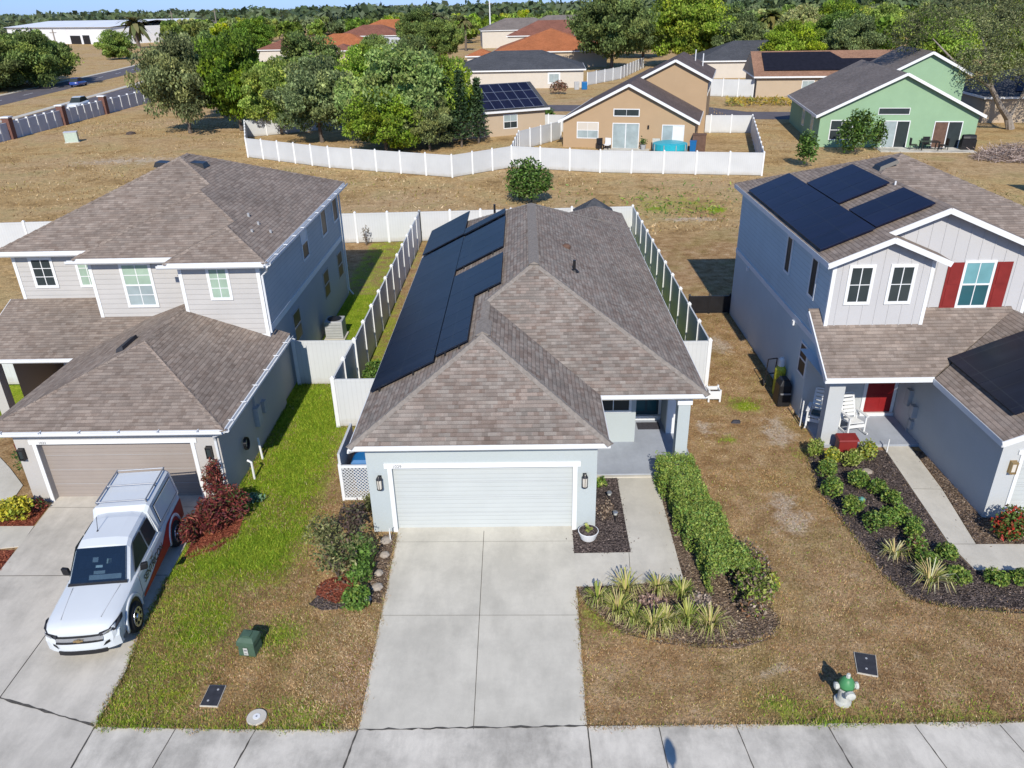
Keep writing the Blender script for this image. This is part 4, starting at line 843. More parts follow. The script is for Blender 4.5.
for sx in (-1, 1):
    f = lambda y, z: (sx*(.868+(z-1.07)*(-.21)+.012), y, z)
    MB().extr([f(1.0, 1.14), f(.02, 1.14), f(.02, 1.66), f(.52, 1.66)], (sx*.012, 0, 0)).build('window', 'glass', T, False)
    MB().extr([f(-.06, 1.14), f(-.66, 1.16), f(-.60, 1.66), f(-.06, 1.66)], (sx*.012, 0, 0)).build('window', 'glass', T, False)
    m = MB(); m.loft([[(sx*.93, .86, 1.06), (sx*1.14, .84, 1.09), (sx*1.16, .84, 1.27), (sx*.97, .86, 1.25)], [(sx*.93, .76, 1.06), (sx*1.12, .74, 1.09), (sx*1.14, .74, 1.27), (sx*.97, .76, 1.25)]]); m.build('wing_mirror', 'black', T, False, bevel=.02)
    m = MB()
    for y0 in (1.02, .0): m.box(sx*.936-.004, sx*.936+.004, y0-.008, y0+.008, .5, 1.05)
    m.split('door_gap', 'steel', T, False); MB().box(sx*.938-.012, sx*.938+.012, .05, .22, .93, .96).build('door_handle', 'steel', T, False)
    for y in (1.72, -1.72):
        W((sx*.865, y, .375), 0, .375, T, sx); m = MB(); ring = []
        for t in np.linspace(-.25, math.pi+.25, 17): ring.append((sx*.936, y+.46*math.cos(t), .40+.46*math.sin(t)))
        MB().extr(ring, (sx*.003, 0, 0)).build('wheel_arch', 'black', T, False)
        prev = None
        secs = [[(sx*.93, y+.45*math.cos(t), .40+.45*math.sin(t)), (sx*.965, y+.46*math.cos(t), .40+.46*math.sin(t)), (sx*.965, y+.53*math.cos(t), .40+.53*math.sin(t)), (sx*.93, y+.56*math.cos(t), .40+.56*math.sin(t))] for t in np.linspace(-.12, math.pi+.12, 18)]
        MB().loft(secs).build('wing_flare', 'carwhite', T, False, True)
    # red wrap towards the tail, with lettering on the door
    o_ = .942*sx
    MB().extr([(o_, -2.56, .46), (o_, -2.56, 1.00), (o_, -1.3, .98), (o_, -.7, .72), (o_, .3, .56), (o_, 1.02, .46), (o_, 1.02, .40), (o_, -.9, .40)], (sx*.004, 0, 0)).build('vinyl_wrap', 'carred', T, False)
    FT = Fr((o_+sx*.006, .82, 0) if sx < 0 else (o_+.006, -.86, 0), (0, -1, 0) if sx < 0 else (0, 1, 0), (sx, 0, 0)); 
    text(T, 'SENTRICON', FT, .02, .66, .27, 'black', 'door_lettering', .006, .002, 0, .98, False); text(T, 'the', FT, .62, .90, .11, 'black', 'door_lettering', .006, .002, 0, 1., False)
    MB().extr([(sx*.52, 2.795, .845), (sx*.74, 2.75, .89), (sx*.875, 2.60, .955), (sx*.925, 2.36, .985), (sx*.935, 2.42, .89), (sx*.875, 2.65, .80), (sx*.55, 2.81, .775)], (0, -.14, -.03)).build('headlight', 'lid', T, False); MB().extr([(sx*.62, 2.795, .845), (sx*.77, 2.735, .885), (sx*.84, 2.67, .90), (sx*.80, 2.725, .84), (sx*.64, 2.80, .81)], (0, .012, .004)).build('headlight_lens', 'chrome', T, False)
    MB().extr([(sx*.62, 2.752, .80), (sx*.86, 2.60, .85), (sx*.86, 2.615, .80), (sx*.62, 2.762, .775)], (0, .012, 0)).build('headlight_trim', 'black', T, False)
    MB().extr([(sx*.55, 2.80, .50), (sx*.84, 2.63, .56), (sx*.85, 2.62, .64), (sx*.62, 2.77, .58)], (0, .014, 0)).build('fog_lamp_recess', 'black', T, False)
bm = MB().loft([[(x, y, z) for z, y in ((.34, 2.66-.3*abs(x)**3), (.36, 2.80-.26*abs(x)**3), (.62, 2.82-.26*abs(x)**3), (.74, 2.76-.26*abs(x)**3), (.74, 2.5), (.36, 2.5))] for x in np.linspace(-.92, .92, 13)]); bm.build('bumper', 'carwhite', T, False, False)
MB().loft([[(x, y, z) for z, y in ((.30, 2.66-.28*abs(x)**3), (.30, 2.83-.26*abs(x)**3), (.40, 2.838-.26*abs(x)**3), (.40, 2.66))] for x in np.linspace(-.6, .6, 9)]).build('valance', 'black', T, False)
yb = lambda x: 2.79-.2*abs(x)**3
for z0, z1, mt, nm, off in ((.775, .80, 'black', 'grille', 0), (.675, .775, 'chrome', 'grille_bar', .006), (.635, .675, 'black', 'grille', .03)):
    MB().loft([[(x, yb(x)+off, z0), (x, yb(x)+off+.03, z0), (x, yb(x)+off+.02, z1), (x, yb(x)+off-.01, z1)] for x in np.linspace(-.58, .58, 9)]).build(nm, mt, T, False)
MB().extr([(-.12, 2.845, .69), (-.045, 2.845, .69), (-.045, 2.845, .672), (.045, 2.845, .672), (.045, 2.845, .69), (.12, 2.845, .69), (.12, 2.845, .728), (.045, 2.845, .728), (.045, 2.845, .746), (-.045, 2.845, .746), (-.045, 2.845, .728), (-.12, 2.845, .728)], (0, .012, 0)).build('emblem', 'gold', T, False)
m = MB(); m.box(-.85, .85, -2.78, -2.64, .46, .62); m.build('bumper', 'chrome', T, False, bevel=.02)
m = MB(); m.tube([(.3, .1, 1.78), (.3, -.05, 2.12)], .008, 5); m.lathe((.3, .1, 1.785), [(.04, 0), (.02, .03)], 8); m.build('aerial', 'black', T, False)
# canopy on the bed
def csec(y, wb, wt, zt): return [(-wb, y, 1.12), (wb, y, 1.12), (wb, y, 1.2), (wt, y, zt-.06), (wt-.08, y, zt), (-wt+.08, y, zt), (-wt, y, zt-.06), (-wb, y, 1.2)]
cn = MB().loft([csec(-.72, .91, .76, 1.80), csec(-.84, .915, .80, 1.90), csec(-2.5, .915, .80, 1.93), csec(-2.64, .90, .78, 1.86)]).build('canopy', 'carwhite', T, False)
for sx in (-1, 1):
    a = lambda y, q: (sx*(.921-.105*q), y, 1.22+.56*q)
    MB().extr([a(-.98, .02), a(-2.46, .02), a(-2.46, .95), a(-.98, .95)], (sx*.012, 0, .003)).build('canopy_door', 'black', T, False)
    d = MB().extr([a(-1.01, .06), a(-2.43, .06), a(-2.43, .90), a(-1.01, .90)], (sx*.020, 0, .005)).build('canopy_hatch', 'carwhite', T, False); m = MB()
    for y, q in ((-1.25, .42), (-1.55, .6), (-2.15, .62)):
        p = Vector(a(y, q))+Vector((sx*.021, 0, .005)); m.extr([p+Vector((0, -.06, -.05)), p+Vector((0, .06, -.05)), p+Vector((-sx*.02, .03, .06)), p+Vector((-sx*.02, -.05, .07))], (sx*.004, 0, 0))
    p = Vector(a(-1.85, .5))+Vector((sx*.021, 0, .005)); m.extr([p+Vector((0, -.07, -.06)), p+Vector((0, .07, -.06)), p+Vector((-sx*.025, .07, .07)), p+Vector((-sx*.025, -.07, .07))], (sx*.006, 0, 0)); m.split('hatch_emblem', 'steel', d, False)
    m = MB()
    m.tube([(sx*.70, -.9, 1.99), (sx*.70, -2.55, 2.0)], .022, 6)
    for y in (-.95, -1.7, -2.5): m.tube([(sx*.70, y, 1.9), (sx*.70, y, 2.0)], .02, 6)
    m.build('roof_rack_rail', 'steel', T, False)
for y in (-.92, -1.72, -2.52): MB().tube([(-.70, y, 2.0), (.70, y, 2.0)], .018, 6).build('roof_rack_bar', 'steel', T, False)

# ------------------------------------------------------------------ cars on the road beyond
def car(name, label, loc, rz, paint, suv=False):
    t = thing(name, label, 'car', loc, rz)
    S = lambda y, w, zb, zt: [(-w, y, zb), (w, y, zb), (w+.02, y, (zb+zt)/2), (w-.06, y, zt), (-w+.06, y, zt), (-w-.02, y, (zb+zt)/2)]
    MB().loft([S(2.2, .7, .35, .62), S(2.0, .86, .3, .72), S(1.0, .9, .28, .88), S(-1.6, .9, .28, .95), S(-2.1, .85, .32, .92), S(-2.25, .75, .4, .8)]).build('body', paint, t, False, True)
    ht = 1.6 if suv else 1.42; yb = -2.1 if suv else -1.75
    G = lambda y, w, zt: [(-w-.1, y, .86), (w+.1, y, .86), (w, y, zt), (-w, y, zt)]
    MB().loft([G(1.0, .72, .9), G(.25, .64, ht-.05), G(-.4, .64, ht), G(yb+.5, .63, ht-.05), G(yb, .7, .92)]).build('window_band', 'glass', t, False)
    MB().loft([[(-.62, y, z-.02), (.62, y, z-.02), (.6, y, z+.03), (-.6, y, z+.03)] for y, z in ((.22, ht-.03), (-.4, ht+.01), (yb+.55, ht-.03))]).build('roof', paint, t, False)
    for sx in (-1, 1):
        for y in (1.35, -1.35): MB().lathe((sx*.80, y, .33), [(.2, -.1), (.33, -.1), (.33, .1), (.2, .105), (.02, .11)], 16, 'x').build('wheel', 'rubber', t, False)
        MB().box(sx*.62-.14, sx*.62+.14, 2.1, 2.17, .58, .68).build('headlight', 'chrome', t, False); MB().box(sx*.7-.12, sx*.7+.12, -2.22, -2.15, .7, .82).build('tail_light', 'carred', t, False)
    return t
car('car', 'blue hatchback driving on the divided road beyond the brick post wall', (-88.0, 161.5, .02), R(6), 'carblue', True)
car('car', 'white car on the road just behind the brick post wall', (-67.6, 122.5, .02), R(186), 'carwhite', True)
car('car', 'white van like car parked between the orange tiled roofs', (-40, 246, 0), R(80), 'carwhite', True)

# ------------------------------------------------------------------ street furniture and odds and ends
h = thing('fire_hydrant', 'green and white fire hydrant in the dry lawn by the sidewalk', 'hydrant', (6.36, 11.25, 0)); h.scale = (.64, .64, .64); c = Vector((6.36, 11.25, 0))
MB().lathe(c, [(.17, 0), (.17, .05), (.12, .06), (.115, .36), (.15, .38), (.15, .43), (.13, .44)], 16).build('barrel', 'hyd_white', h, smooth=False)
MB().lathe(c, [(.155, .44), (.16, .50), (.14, .58), (.09, .66), (.04, .69)], 16).build('bonnet', 'hyd_green', h, smooth=True); MB().lathe(c, [(.045, .68), (.045, .76), (.03, .78)], 6).build('operating_nut', 'hyd_white', h)
for sx in (-1, 1): MB().lathe(c+Vector((0, 0, .46)), [(.055, .10*sx), (.055, .17*sx), (.075, .175*sx), (.075, .23*sx), (.03, .25*sx)], 10, 'x').build('hose_nozzle', 'hyd_white', h)
MB().lathe(c+Vector((.01, 0, .40)), [(.075, -.08), (.075, -.18), (.10, -.185), (.10, -.25), (.04, -.27)], 12, 'y').build('pumper_nozzle', 'hyd_white', h)
b = thing('utility_box', 'dark green utility pedestal box with white notice on the lawn', 'utility box', (-6.3, 12.75, 0), R(-8)); b.scale = (.84, .84, .84); m = MB()
m.loft([[(-.24, -.22, 0), (.24, -.22, 0), (.24, .22, 0), (-.24, .22, 0)], [(-.22, -.2, .34), (.22, -.2, .34), (.22, .2, .34), (-.22, .2, .34)], [(-.25, -.24, .35), (.25, -.24, .35), (.25, .24, .35), (-.25, .24, .35)], [(-.24, -.22, .48), (.24, -.22, .48), (.24, .22, .50), (-.24, .22, .50)], [(-.17, -.13, .57), (.17, -.13, .57), (.17, .16, .58), (-.17, .16, .58)]]); m.build('housing', 'green_box', b, False, bevel=.02)
MB().box(-.07, .05, -.236, -.226, .06, .30).build('notice', 'hyd_white', b, False); m = MB(); m.box(-.05, .03, -.239, -.236, .20, .25); m.box(-.05, .03, -.239, -.236, .10, .13); m.build('notice_print', 'steel', b, False); m = MB(); m.box(-.1, .1, -.1, .1, .57, .60); m.build('lid_handle', 'green_box', b, False)
def lid(label, pts, group=None):
    t = thing('meter_box_lid', label, 'meter box', (*pts[0], 0)); c = Vector((sum(p[0] for p in pts)/len(pts), sum(p[1] for p in pts)/len(pts), 0))
    MB().prism([(c.x+(p[0]-c.x)*1.07, c.y+(p[1]-c.y)*1.07) for p in pts], -.05, .030).build('collar', 'walk2', t); MB().prism(pts, -.04, .042).build('cover', 'lid', t); m = MB()
    for k in (.55, -.55): m.lathe((c.x+.1*k, c.y+.26*k, .042), [(.025, 0), (.025, .006)], 8)
    m.split('bolt', 'pipegrey', t)
lid('dark rectangular meter lid sunk in the lawn near the round concrete cover', [(-6.87, 11.22), (-6.51, 11.20), (-6.52, 11.72), (-6.86, 11.73)]); lid('dark rectangular meter lid in the dry grass beside the hydrant', [(6.96, 11.99), (7.33, 11.89), (7.51, 12.44), (7.10, 12.54)])
c = Vector((-5.60, 10.92, 0)); t = thing('round_cover', 'round pale concrete utility cover at the sidewalk edge', 'cover', c); MB().lathe(c, [(.20, -.05), (.20, .035), (.19, .042)], 24).build('slab', 'walk2', t); MB().lathe(c, [(.075, .04), (.075, .050)], 16).build('cap', 'white', t); MB().lathe(c, [(.02, .05), (.02, .054)], 8).build('bolt', 'steel', t)
# flower pot
p = thing('flower_pot', 'wide white rimmed planter bowl on the mulch beside the garage door', 'planter', (1.58, 16.62, 0)); c = Vector((1.58, 16.62, .02))
MB().lathe(c, [(.15, 0), (.20, .05), (.255, .22), (.275, .28), (.255, .285), (.25, .27)], 24).build('bowl', 'white', p, smooth=False); MB().lathe(c, [(.252, .285), (.1, .295)], 18).build('soil', 'mulch', p)
# solar path lights
for k, (x, y) in enumerate(((2.31, 18.3), (2.38, 17.35))):
    t = thing('path_light', ['small solar path light in the mulch strip, the one beside the porch', 'small solar path light in the mulch strip, the one beside the planter bowl'][k], 'light', (x, y, 0)); MB().tube([(x, y, 0), (x, y, .28)], .015, 6).build('stake', 'black', t); MB().lathe((x, y, .28), [(.05, 0), (.055, .07)], 10).build('lens', 'hyd_white', t); MB().lathe((x, y, .35), [(.075, 0), (.07, .02), (.03, .03)], 10).build('cap', 'chrome', t)
# small white stake by driveway corner and porch of red door
tag(MB().tube([(-3.74, 16.62, 0), (-3.74, 16.62, .42), (-3.70, 16.62, .45)], .018, 6).build('garden_stake', 'white'), 'thin white stake standing at the driveway corner of the garage', 'stake'); tag(MB().tube([(11.3, 20.85, 0), (11.3, 20.85, .48)], .022, 6).build('garden_stake', 'white'), 'thin white stake at the porch edge near the red door', 'stake')
tag(MB().tube([(9.15, 22.6, 0), (9.15, 22.6, .95)], .022, 6).build('garden_stake', 'white'), 'tall thin white stake against the shaded side wall', 'stake')
# white cage like crate and dark bag on the bare lot
c = thing('planter_box', 'small white square planter on legs beyond the porch corner', 'planter', (6.7, 24.6, 0)); m = MB(); x, y = 6.68, 24.62; m.box(x-.22, x+.22, y-.22, y-.18, .12, .42); m.box(x-.22, x+.22, y+.18, y+.22, .12, .42); m.box(x-.22, x-.18, y-.179, y+.179, .12, .42); m.box(x+.18, x+.22, y-.179, y+.179, .12, .42); m.build('box', 'white', c)
for sx in (-1, 1):
    for sy in (-1, 1): MB().box(x+sx*.2-.03, x+sx*.2+.03, y+sy*.2-.031, y+sy*.2+.031, 0, .47).build('leg', 'white', c)
MB().box(x-.175, x+.175, y-.175, y+.175, .12, .3).build('soil', 'mulch', c)
m = MB(); m.loft([[(6.9, 22.84, 0), (7.2, 22.8, 0), (7.28, 22.98, 0), (6.98, 23.04, 0)], [(6.98, 22.88, .07), (7.15, 22.86, .09), (7.2, 22.95, .08), (7.02, 22.99, .06)]]); tag(m.build('plastic_bag', 'mat_dark'), 'crumpled dark bag lying on the bare lot', 'bag')
# green black bins / tank by the wall
t = thing('gas_cylinder', 'gas cylinder with yellow label and white cap by the side wall', 'cylinder', (9.1, 25.0, 0)); MB().lathe((9.1, 25.0, 0), [(.17, 0), (.19, .05), (.19, 1.0), (.12, 1.12)], 16).build('body', mat_plain('yellow_label', (.42, .42, .04), .5, .4, 9), t); MB().lathe((9.1, 25.0, 1.12), [(.11, 0), (.11, .25), (.06, .32)], 12).build('cap', 'white', t)
t = thing('covered_grill', 'black covered grill standing in front of the gas cylinder', 'grill', (9.0, 24.2, 0)); m = MB(); m.loft([[(8.78, 23.95, 0), (9.24, 23.95, 0), (9.24, 24.55, 0), (8.78, 24.55, 0)], [(8.8, 23.98, .8), (9.22, 23.98, .8), (9.22, 24.52, .8), (8.8, 24.52, .8)], [(8.9, 24.05, 1.0), (9.14, 24.05, 1.0), (9.14, 24.45, 1.0), (8.9, 24.45, 1.0)]]); m.build('cover', 'black', t, bevel=.04); MB().box(8.83, 9.2, 23.9, 23.94, .5, .55).build('handle', 'steel', t)
t = thing('hand_truck', 'dark upright hand truck leaning by the side wall', 'hand truck', (8.95, 25.7, 0)); m = MB(); m.tube([(8.8, 25.6, .15), (8.82, 25.6, 1.1)], .02, 6); m.tube([(9.15, 25.7, .15), (9.17, 25.7, 1.1)], .02, 6); m.tube([(8.82, 25.6, 1.1), (9.17, 25.7, 1.1)], .02, 6); m.tube([(8.8, 25.6, .5), (9.15, 25.7, .5)], .02, 6); m.build('frame', 'black', t)
for x in (8.76, 9.2): MB().lathe((x, 25.66, .13), [(.13, -.03), (.13, .03)], 12, 'x').build('wheel', 'rubber', t)
# black temporary fence from the house to the bare lot
fence('barrier_fence', 'low black barrier fence in the shadow beside the red shuttered house', [(7.45, 33.1), (9.28, 33.1)], h=.85, sp=.95, mat='black', post_mat='black', post=.09)
# rocking chairs
def rocking_chair(label, loc, rz):
    t = thing('rocking_chair', label, 'chair', loc, rz, 'rocking chairs on the porch of the red door'); m = MB()
    for k in range(5): m.box(-.25, .25, -.26+.1*k, -.18+.1*k, .40-.015*k, .425-.015*k)
    m.build('seat', 'white', t, False); m = MB()
    for k in range(6): m.box(-.24, .24, .22+.045*k*1.0, .245+.045*k, .44+.115*k, .53+.115*k)
    for sx in (-1, 1): m.bar((sx*.22, .2, .38), (sx*.22, .50, 1.14), .05, .035)
    m.box(-.2, .2, .49, .52, 1.13, 1.17); m.build('backrest', 'white', t, False)
    for sx in (-1, 1):
        m = MB(); m.box(sx*.30-.05, sx*.30+.05, -.34, .32, .63, .66); m.build('armrest', 'white', t, False)
        for y, z in ((-.27, .655), (.22, .64)): MB().box(sx*.29-.025, sx*.29+.025, y-.03, y+.03, .08, z-.02).build('leg', 'white', t, False)
        MB().loft([[(sx*.29-.02, y, .02+.42*(y-.0)**2*.5), (sx*.29+.02, y, .02+.42*(y-.0)**2*.5), (sx*.29+.02, y, .075+.42*(y-.0)**2*.5), (sx*.29-.02, y, .075+.42*(y-.0)**2*.5)] for y in np.linspace(-.48, .6, 12)]).build('rocker', 'white', t, False)
    MB().box(-.27, .27, -.29, -.26, .25, .36).build('apron', 'white', t, False); return t
rocking_chair('white rocking chair on the porch beside the red front door', (10.62, 22.1, .1), R(12)); 
o = rocking_chair('white rocking chair half hidden behind the porch column near the side wall', (9.62, 22.45, .1), R(-28)); MB().box(-.2, .2, -.15, .15, .44, .52).build('cushion', 'dark_teal', o, False, bevel=.03)
t = thing('storage_bench', 'red deck box between the bushes in front of the porch column', 'deck box', (9.95, 20.75, 0)); MB().box(9.66, 10.22, 20.6, 20.92, 0, .58).build('box', 'red', t, bevel=.02); m = MB(); m.loft([[(9.62, 20.55, .585), (10.26, 20.55, .585), (10.26, 20.96, .585), (9.62, 20.96, .585)], [(9.64, 20.57, .63), (10.24, 20.57, .63), (10.24, 20.94, .68), (9.64, 20.94, .68)]]); m.build('lid', 'red', t)
# lamp post beyond the lower frame edge whose shadow falls on the sidewalk
t = thing('street_lamp', 'street lamp post on the verge casting its head shadow on the sidewalk', 'street lamp', (2.64, 4.35, 0)); MB().tube([(2.64, 4.35, 0), (2.64, 4.35, 4.0)], [.05, .03], 10).build('pole', 'black_metal', t); MB().lathe((2.64, 4.35, 4.0), [(.05, 0), (.10, .06), (.115, .22), (.07, .34), (.03, .4)], 14).build('lamp_head', 'black_metal', t)
# ------------------------------------------------------------------ mulch beds (loose bark over a low bed)
def inside(P, poly):
    x, y = P[:, 0], P[:, 1]; r = np.zeros(len(P), bool); n = len(poly)
    for i in range(n):
        (x0, y0), (x1, y1) = poly[i], poly[(i+1) % n]
        c = ((y0 > y) != (y1 > y)) & (x < (x1-x0)*(y-y0)/((y1-y0) or 1e-9)+x0); r ^= c
    return r
def scatter(poly, n):
    p = np.array(poly); lo, hi = p.min(0), p.max(0); out = np.zeros((0, 2))
    while len(out) < n:
        q = lo+rng.random((n*2, 2))*(hi-lo); out = np.vstack([out, q[inside(q, poly)]])
    return out[:n]
def bed(label, pts, mat, cols, dens=420, top=.018):
    o = MB().prism(pts, -.05, top).build('mulch_bed', mat); tag(o, kind='stuff'); o['label'] = label
    a = abs(sum(pts[i][0]*pts[(i+1) % len(pts)][1]-pts[(i+1) % len(pts)][0]*pts[i][1] for i in range(len(pts))))/2
    n = int(a*dens); q = scatter(pts, n); P = np.column_stack([q, top+.004+.022*rng.random(n)])
    j = rng.random(n) < .16; P[j, :2] += rng.normal(size=(j.sum(), 2))*.11; V = leaf_quads(P, .028, 1.2, .45); V[:, :, 2] = np.maximum(V[:, :, 2], top+.001)
    c = quads('bark_mulch', V, leaf_cols(n, cols, gain=1.), 'chip'); tag(c, kind='stuff'); c['label'] = 'loose bark chips, '+label
DK = [(.045, .036, .036), (.085, .068, .064), (.13, .108, .10), (.03, .024, .024), (.20, .16, .145)]
BR = [(.12, .085, .06), (.21, .155, .115), (.06, .045, .034), (.32, .26, .20), (.10, .075, .062)]
RD = [(.20, .055, .03), (.28, .085, .045), (.12, .03, .018), (.34, .13, .07)]
bed('dark mulch strip between the garage wall and the front path', [(1.83, 17.3), (1.83, 19.6), (2.72, 19.6), (2.68, 16.0), (1.14, 16.0), (1.14, 17.02)], 'mulch', DK)
bed('mixed mulch under the hedge and strappy plants beside the front path', [(1.12, 14.78), (2.36, 14.84), (3.80, 14.95), (3.82, 19.55), (4.6, 19.6), (4.75, 18.39), (5.15, 16.55), (5.65, 14.95), (5.80, 13.5), (5.45, 13.0), (4.64, 12.70), (3.76, 12.72), (2.9, 12.88), (2.04, 13.2), (1.42, 13.95)], 'mulch_brown', BR+BR+[(.36, .27, .16), (.42, .34, .22)]+DK[:2], 420)
bed('dark mulch bed beside the neighbour path by the red door', [(9.92, 21.1), (11.3, 20.95), (10.97, 16.2), (11.1, 15.2), (13.5, 15.15), (14.5, 13.6), (11.49, 13.72), (10.06, 13.86), (9.1, 14.2), (8.75, 15.1), (8.62, 16.92), (8.40, 18.83), (8.75, 20.76)], 'mulch', DK+BR[:3])
bed('mulch strip between neighbour garage wall and path', [(12.2, 20.9), (12.44, 20.9), (12.44, 17.4), (13.0, 17.38), (13.02, 16.24), (11.70, 16.26), (12.05, 18.76)], 'mulch_brown', BR+DK)
bed('red mulch with yellow bush by the tan garage door', [(-14.7, 18.6), (-15.2, 18.4), (-16.2, 17.5), (-13.99, 17.46), (-14.09, 18.43)], 'mulch_red', RD); bed('red mulch corner beside the left drive', [(-14.3, 16.38), (-13.88, 16.38), (-13.72, 15.54), (-13.6, 14.82), (-16.0, 16.35)], 'mulch_red', RD); bed('red mulch by the far garage wall', [(-14.7, 18.9), (-15.25, 19.6), (-17.3, 22.0), (-14.7, 22.4)], 'mulch_red', RD)
bed('red mulch under the burgundy bushes at the garage corner', [(-9.28, 18.62), (-8.74, 18.6), (-8.1, 17.75), (-8.0, 16.9), (-8.4, 16.3), (-9.12, 15.92), (-9.18, 16.9)], 'mulch_red', RD)
ring = [(-4.82+.48*math.cos(t), 14.72+.48*math.sin(t)) for t in np.linspace(0, 6.28, 20)[:-1]]
bed('ring of orange red mulch round the young shrub on the lawn', ring, 'mulch_red', RD+DK[:2]+BR[:2])
bed('dark patch of mulch in front of the mulch ring', [(-5.2, 14.5), (-5.35, 14.2), (-5.0, 14.0), (-4.5, 14.05), (-4.35, 14.3), (-4.7, 14.2)], 'mulch', DK, 420, .026)
bed('thin mulch strip along the driveway edge with stepping rocks', [(-3.56, 16.9), (-3.98, 16.9), (-4.05, 15.4), (-3.95, 14.3), (-3.52, 14.2)], 'mulch_brown', BR+DK[:1])
for k, (x, y, r) in enumerate(((-3.86, 16.62, .16), (-3.80, 16.02, .13), (-3.84, 15.3, .12), (-3.79, 14.78, .15), (-3.95, 14.35, .10))):
    m = MB(); m.lathe((x, y, .0), [(r, 0), (r*1.05, .04), (r*.7, .09), (r*.2, .11)], 7); tag(m.build('edging_rock', 'terracotta'), ['pale edging rock by the driveway nearest the garage corner', 'pale edging rock second from the garage corner along the drive', 'pale edging rock in the middle of the drive edge row', 'large pale edging rock next to the round green bush', 'small pale edging rock at the street end of the row'][k], 'rock', 'rocks edging the driveway')
# stones in the right bed
m = MB(); m.lathe((10.25, 19.75, .0), [(.16, 0), (.17, .04), (.1, .08)], 7); tag(m.build('flat_stone', 'terracotta'), 'flat pinkish stone on dark mulch beside the yellow green bushes', 'stone'); m = MB(); m.lathe((10.2, 15.3, .0), [(.18, 0), (.19, .04), (.1, .09)], 7); tag(m.build('flat_stone', 'terracotta'), 'flat pinkish stone among the low bushes near the path bend', 'stone')

# ------------------------------------------------------------------ plants
G_DK = [(.035, .07, .016), (.05, .10, .02), (.075, .125, .03), (.025, .05, .012)]
G_MD = [(.06, .12, .018), (.09, .165, .03), (.12, .19, .045), (.04, .085, .015)]
G_YL = [(.14, .19, .03), (.19, .22, .05), (.09, .14, .02), (.25, .26, .08)]
G_GY = [(.095, .11, .04), (.13, .14, .05), (.18, .18, .08), (.06, .07, .028)]
RED_ = [(.10, .02, .022), (.15, .035, .03), (.07, .015, .02), (.06, .05, .02), (.2, .06, .04)]
YEL_ = [(.45, .40, .03), (.36, .34, .03), (.18, .22, .03), (.55, .48, .08)]
def bush(name, label, x, y, rx, ry, h, cols, n=900, leaf=.045, group=None, cat='bush', twig=True, loose=.0, asp=.55, flat=.3, noisy=.25):
    t = thing(name, label, cat, (x, y, 0), 0, group); k = max(5, int(14)); 
    d = rng.normal(size=(k, 3)); d /= np.linalg.norm(d, axis=1)[:, None]; d[:, 2] = np.abs(d[:, 2])*1.0
    cen = d*np.array([rx*.55, ry*.55, h*.42])+np.array([0, 0, h*.42]); rad = (.42+.22*rng.random(k))
    i = rng.integers(0, k, n); v = rng.normal(size=(n, 3)); v /= np.linalg.norm(v, axis=1)[:, None]
    P = cen[i]+v*(rad[i]*(.75+.25*rng.random(n)))[:, None]*np.array([rx, ry, h*.62])*(1+loose*rng.random((n, 1)))
    P[:, 2] = np.maximum(P[:, 2], .02+.05*rng.random(n)); V = leaf_quads(P, leaf, flat, asp)
    tone = (1+noisy*(rng.random(k)*2-1))[i][:, None]
    quads('foliage', V, np.clip(leaf_cols(n, cols)*tone, 0, 1), 'leaf', t)
    m = MB()
    for _ in range(7):
        a = rng.random()*6.28; m.tube([(0, 0, 0), (rx*.3*math.cos(a), ry*.3*math.sin(a), h*.45), (rx*.55*math.cos(a), ry*.55*math.sin(a), h*.75)], [.018, .012, .006], 5)
    m.build('stem', 'bark', t, False); return t
def strap(name, label, x, y, r, h, cols, n=46, group=None, w=.016):
    t = thing(name, label, 'plant', (x, y, 0), 0, group); V = []; C = []
    for k in range(n):
        a = rng.random()*6.28; L = r*(.6+.5*rng.random()); hh = h*(.6+.6*rng.random()); d = np.array([math.cos(a), math.sin(a), 0]); s = np.array([-d[1], d[0], 0])*w; p0 = d*.03; 
        pts = [p0, p0+d*L*.3+np.array([0, 0, hh*.75]), p0+d*L*.7+np.array([0, 0, hh]), p0+d*L+np.array([0, 0, hh*.6])]; c = np.array(cols[rng.integers(0, len(cols))])*(1.2+.6*rng.random())
        for j in range(3):
            w0 = (1-.25*j); w1 = (1-.25*(j+1)) if j < 2 else .1; V.append([pts[j]-s*w0, pts[j]+s*w0, pts[j+1]+s*w1, pts[j+1]-s*w1]); C.append(c)
    quads('foliage', np.array(V), np.array(C), 'leaf', t); return t
# clipped hedge along the front path
t = thing('hedge', 'long clipped green hedge between the front path and the dry lawn', 'hedge', (4.7, 17, 0))
line = np.array([(4.36, 19.35), (4.50, 17.9), (4.68, 16.1), (4.98, 14.45)]); n = 32000
u = rng.random(n)*3; tops = rng.random(n) < .4; i = np.minimum(u.astype(int), 2); f = (u-i)[:, None]; base = line[i]*(1-f)+line[i+1]*f
a = rng.random(n)*math.pi*1.25-.4; ww = .52+.07*np.sin(u*5)+.05*np.sin(u*13+1); hh = .84+.06*np.sin(u*7+1)+.06*np.sin(u*17)
rr = .82+.2*rng.random(n); sx = np.sign(np.cos(a))*np.abs(np.cos(a))**.55; sz = np.sign(np.sin(a))*np.abs(np.sin(a))**.55
P = np.column_stack([base[:, 0]+np.where(tops, ww*(rng.random(n)*2-1)*.95, ww*sx*rr)-.06, base[:, 1]+.1*rng.normal(size=n), np.where(tops, hh*(.9+.14*rng.random(n)), np.clip(.36+(hh-.36)*sz*rr*1.05, .04, 1.2))])
quads('foliage', leaf_quads(P-np.array([4.7, 17, 0]), .034, .4, .6), leaf_cols(n, G_MD[1:3]+G_YL[:2]+[(.17, .22, .05)], var=.4), 'leaf', t)
m = MB()
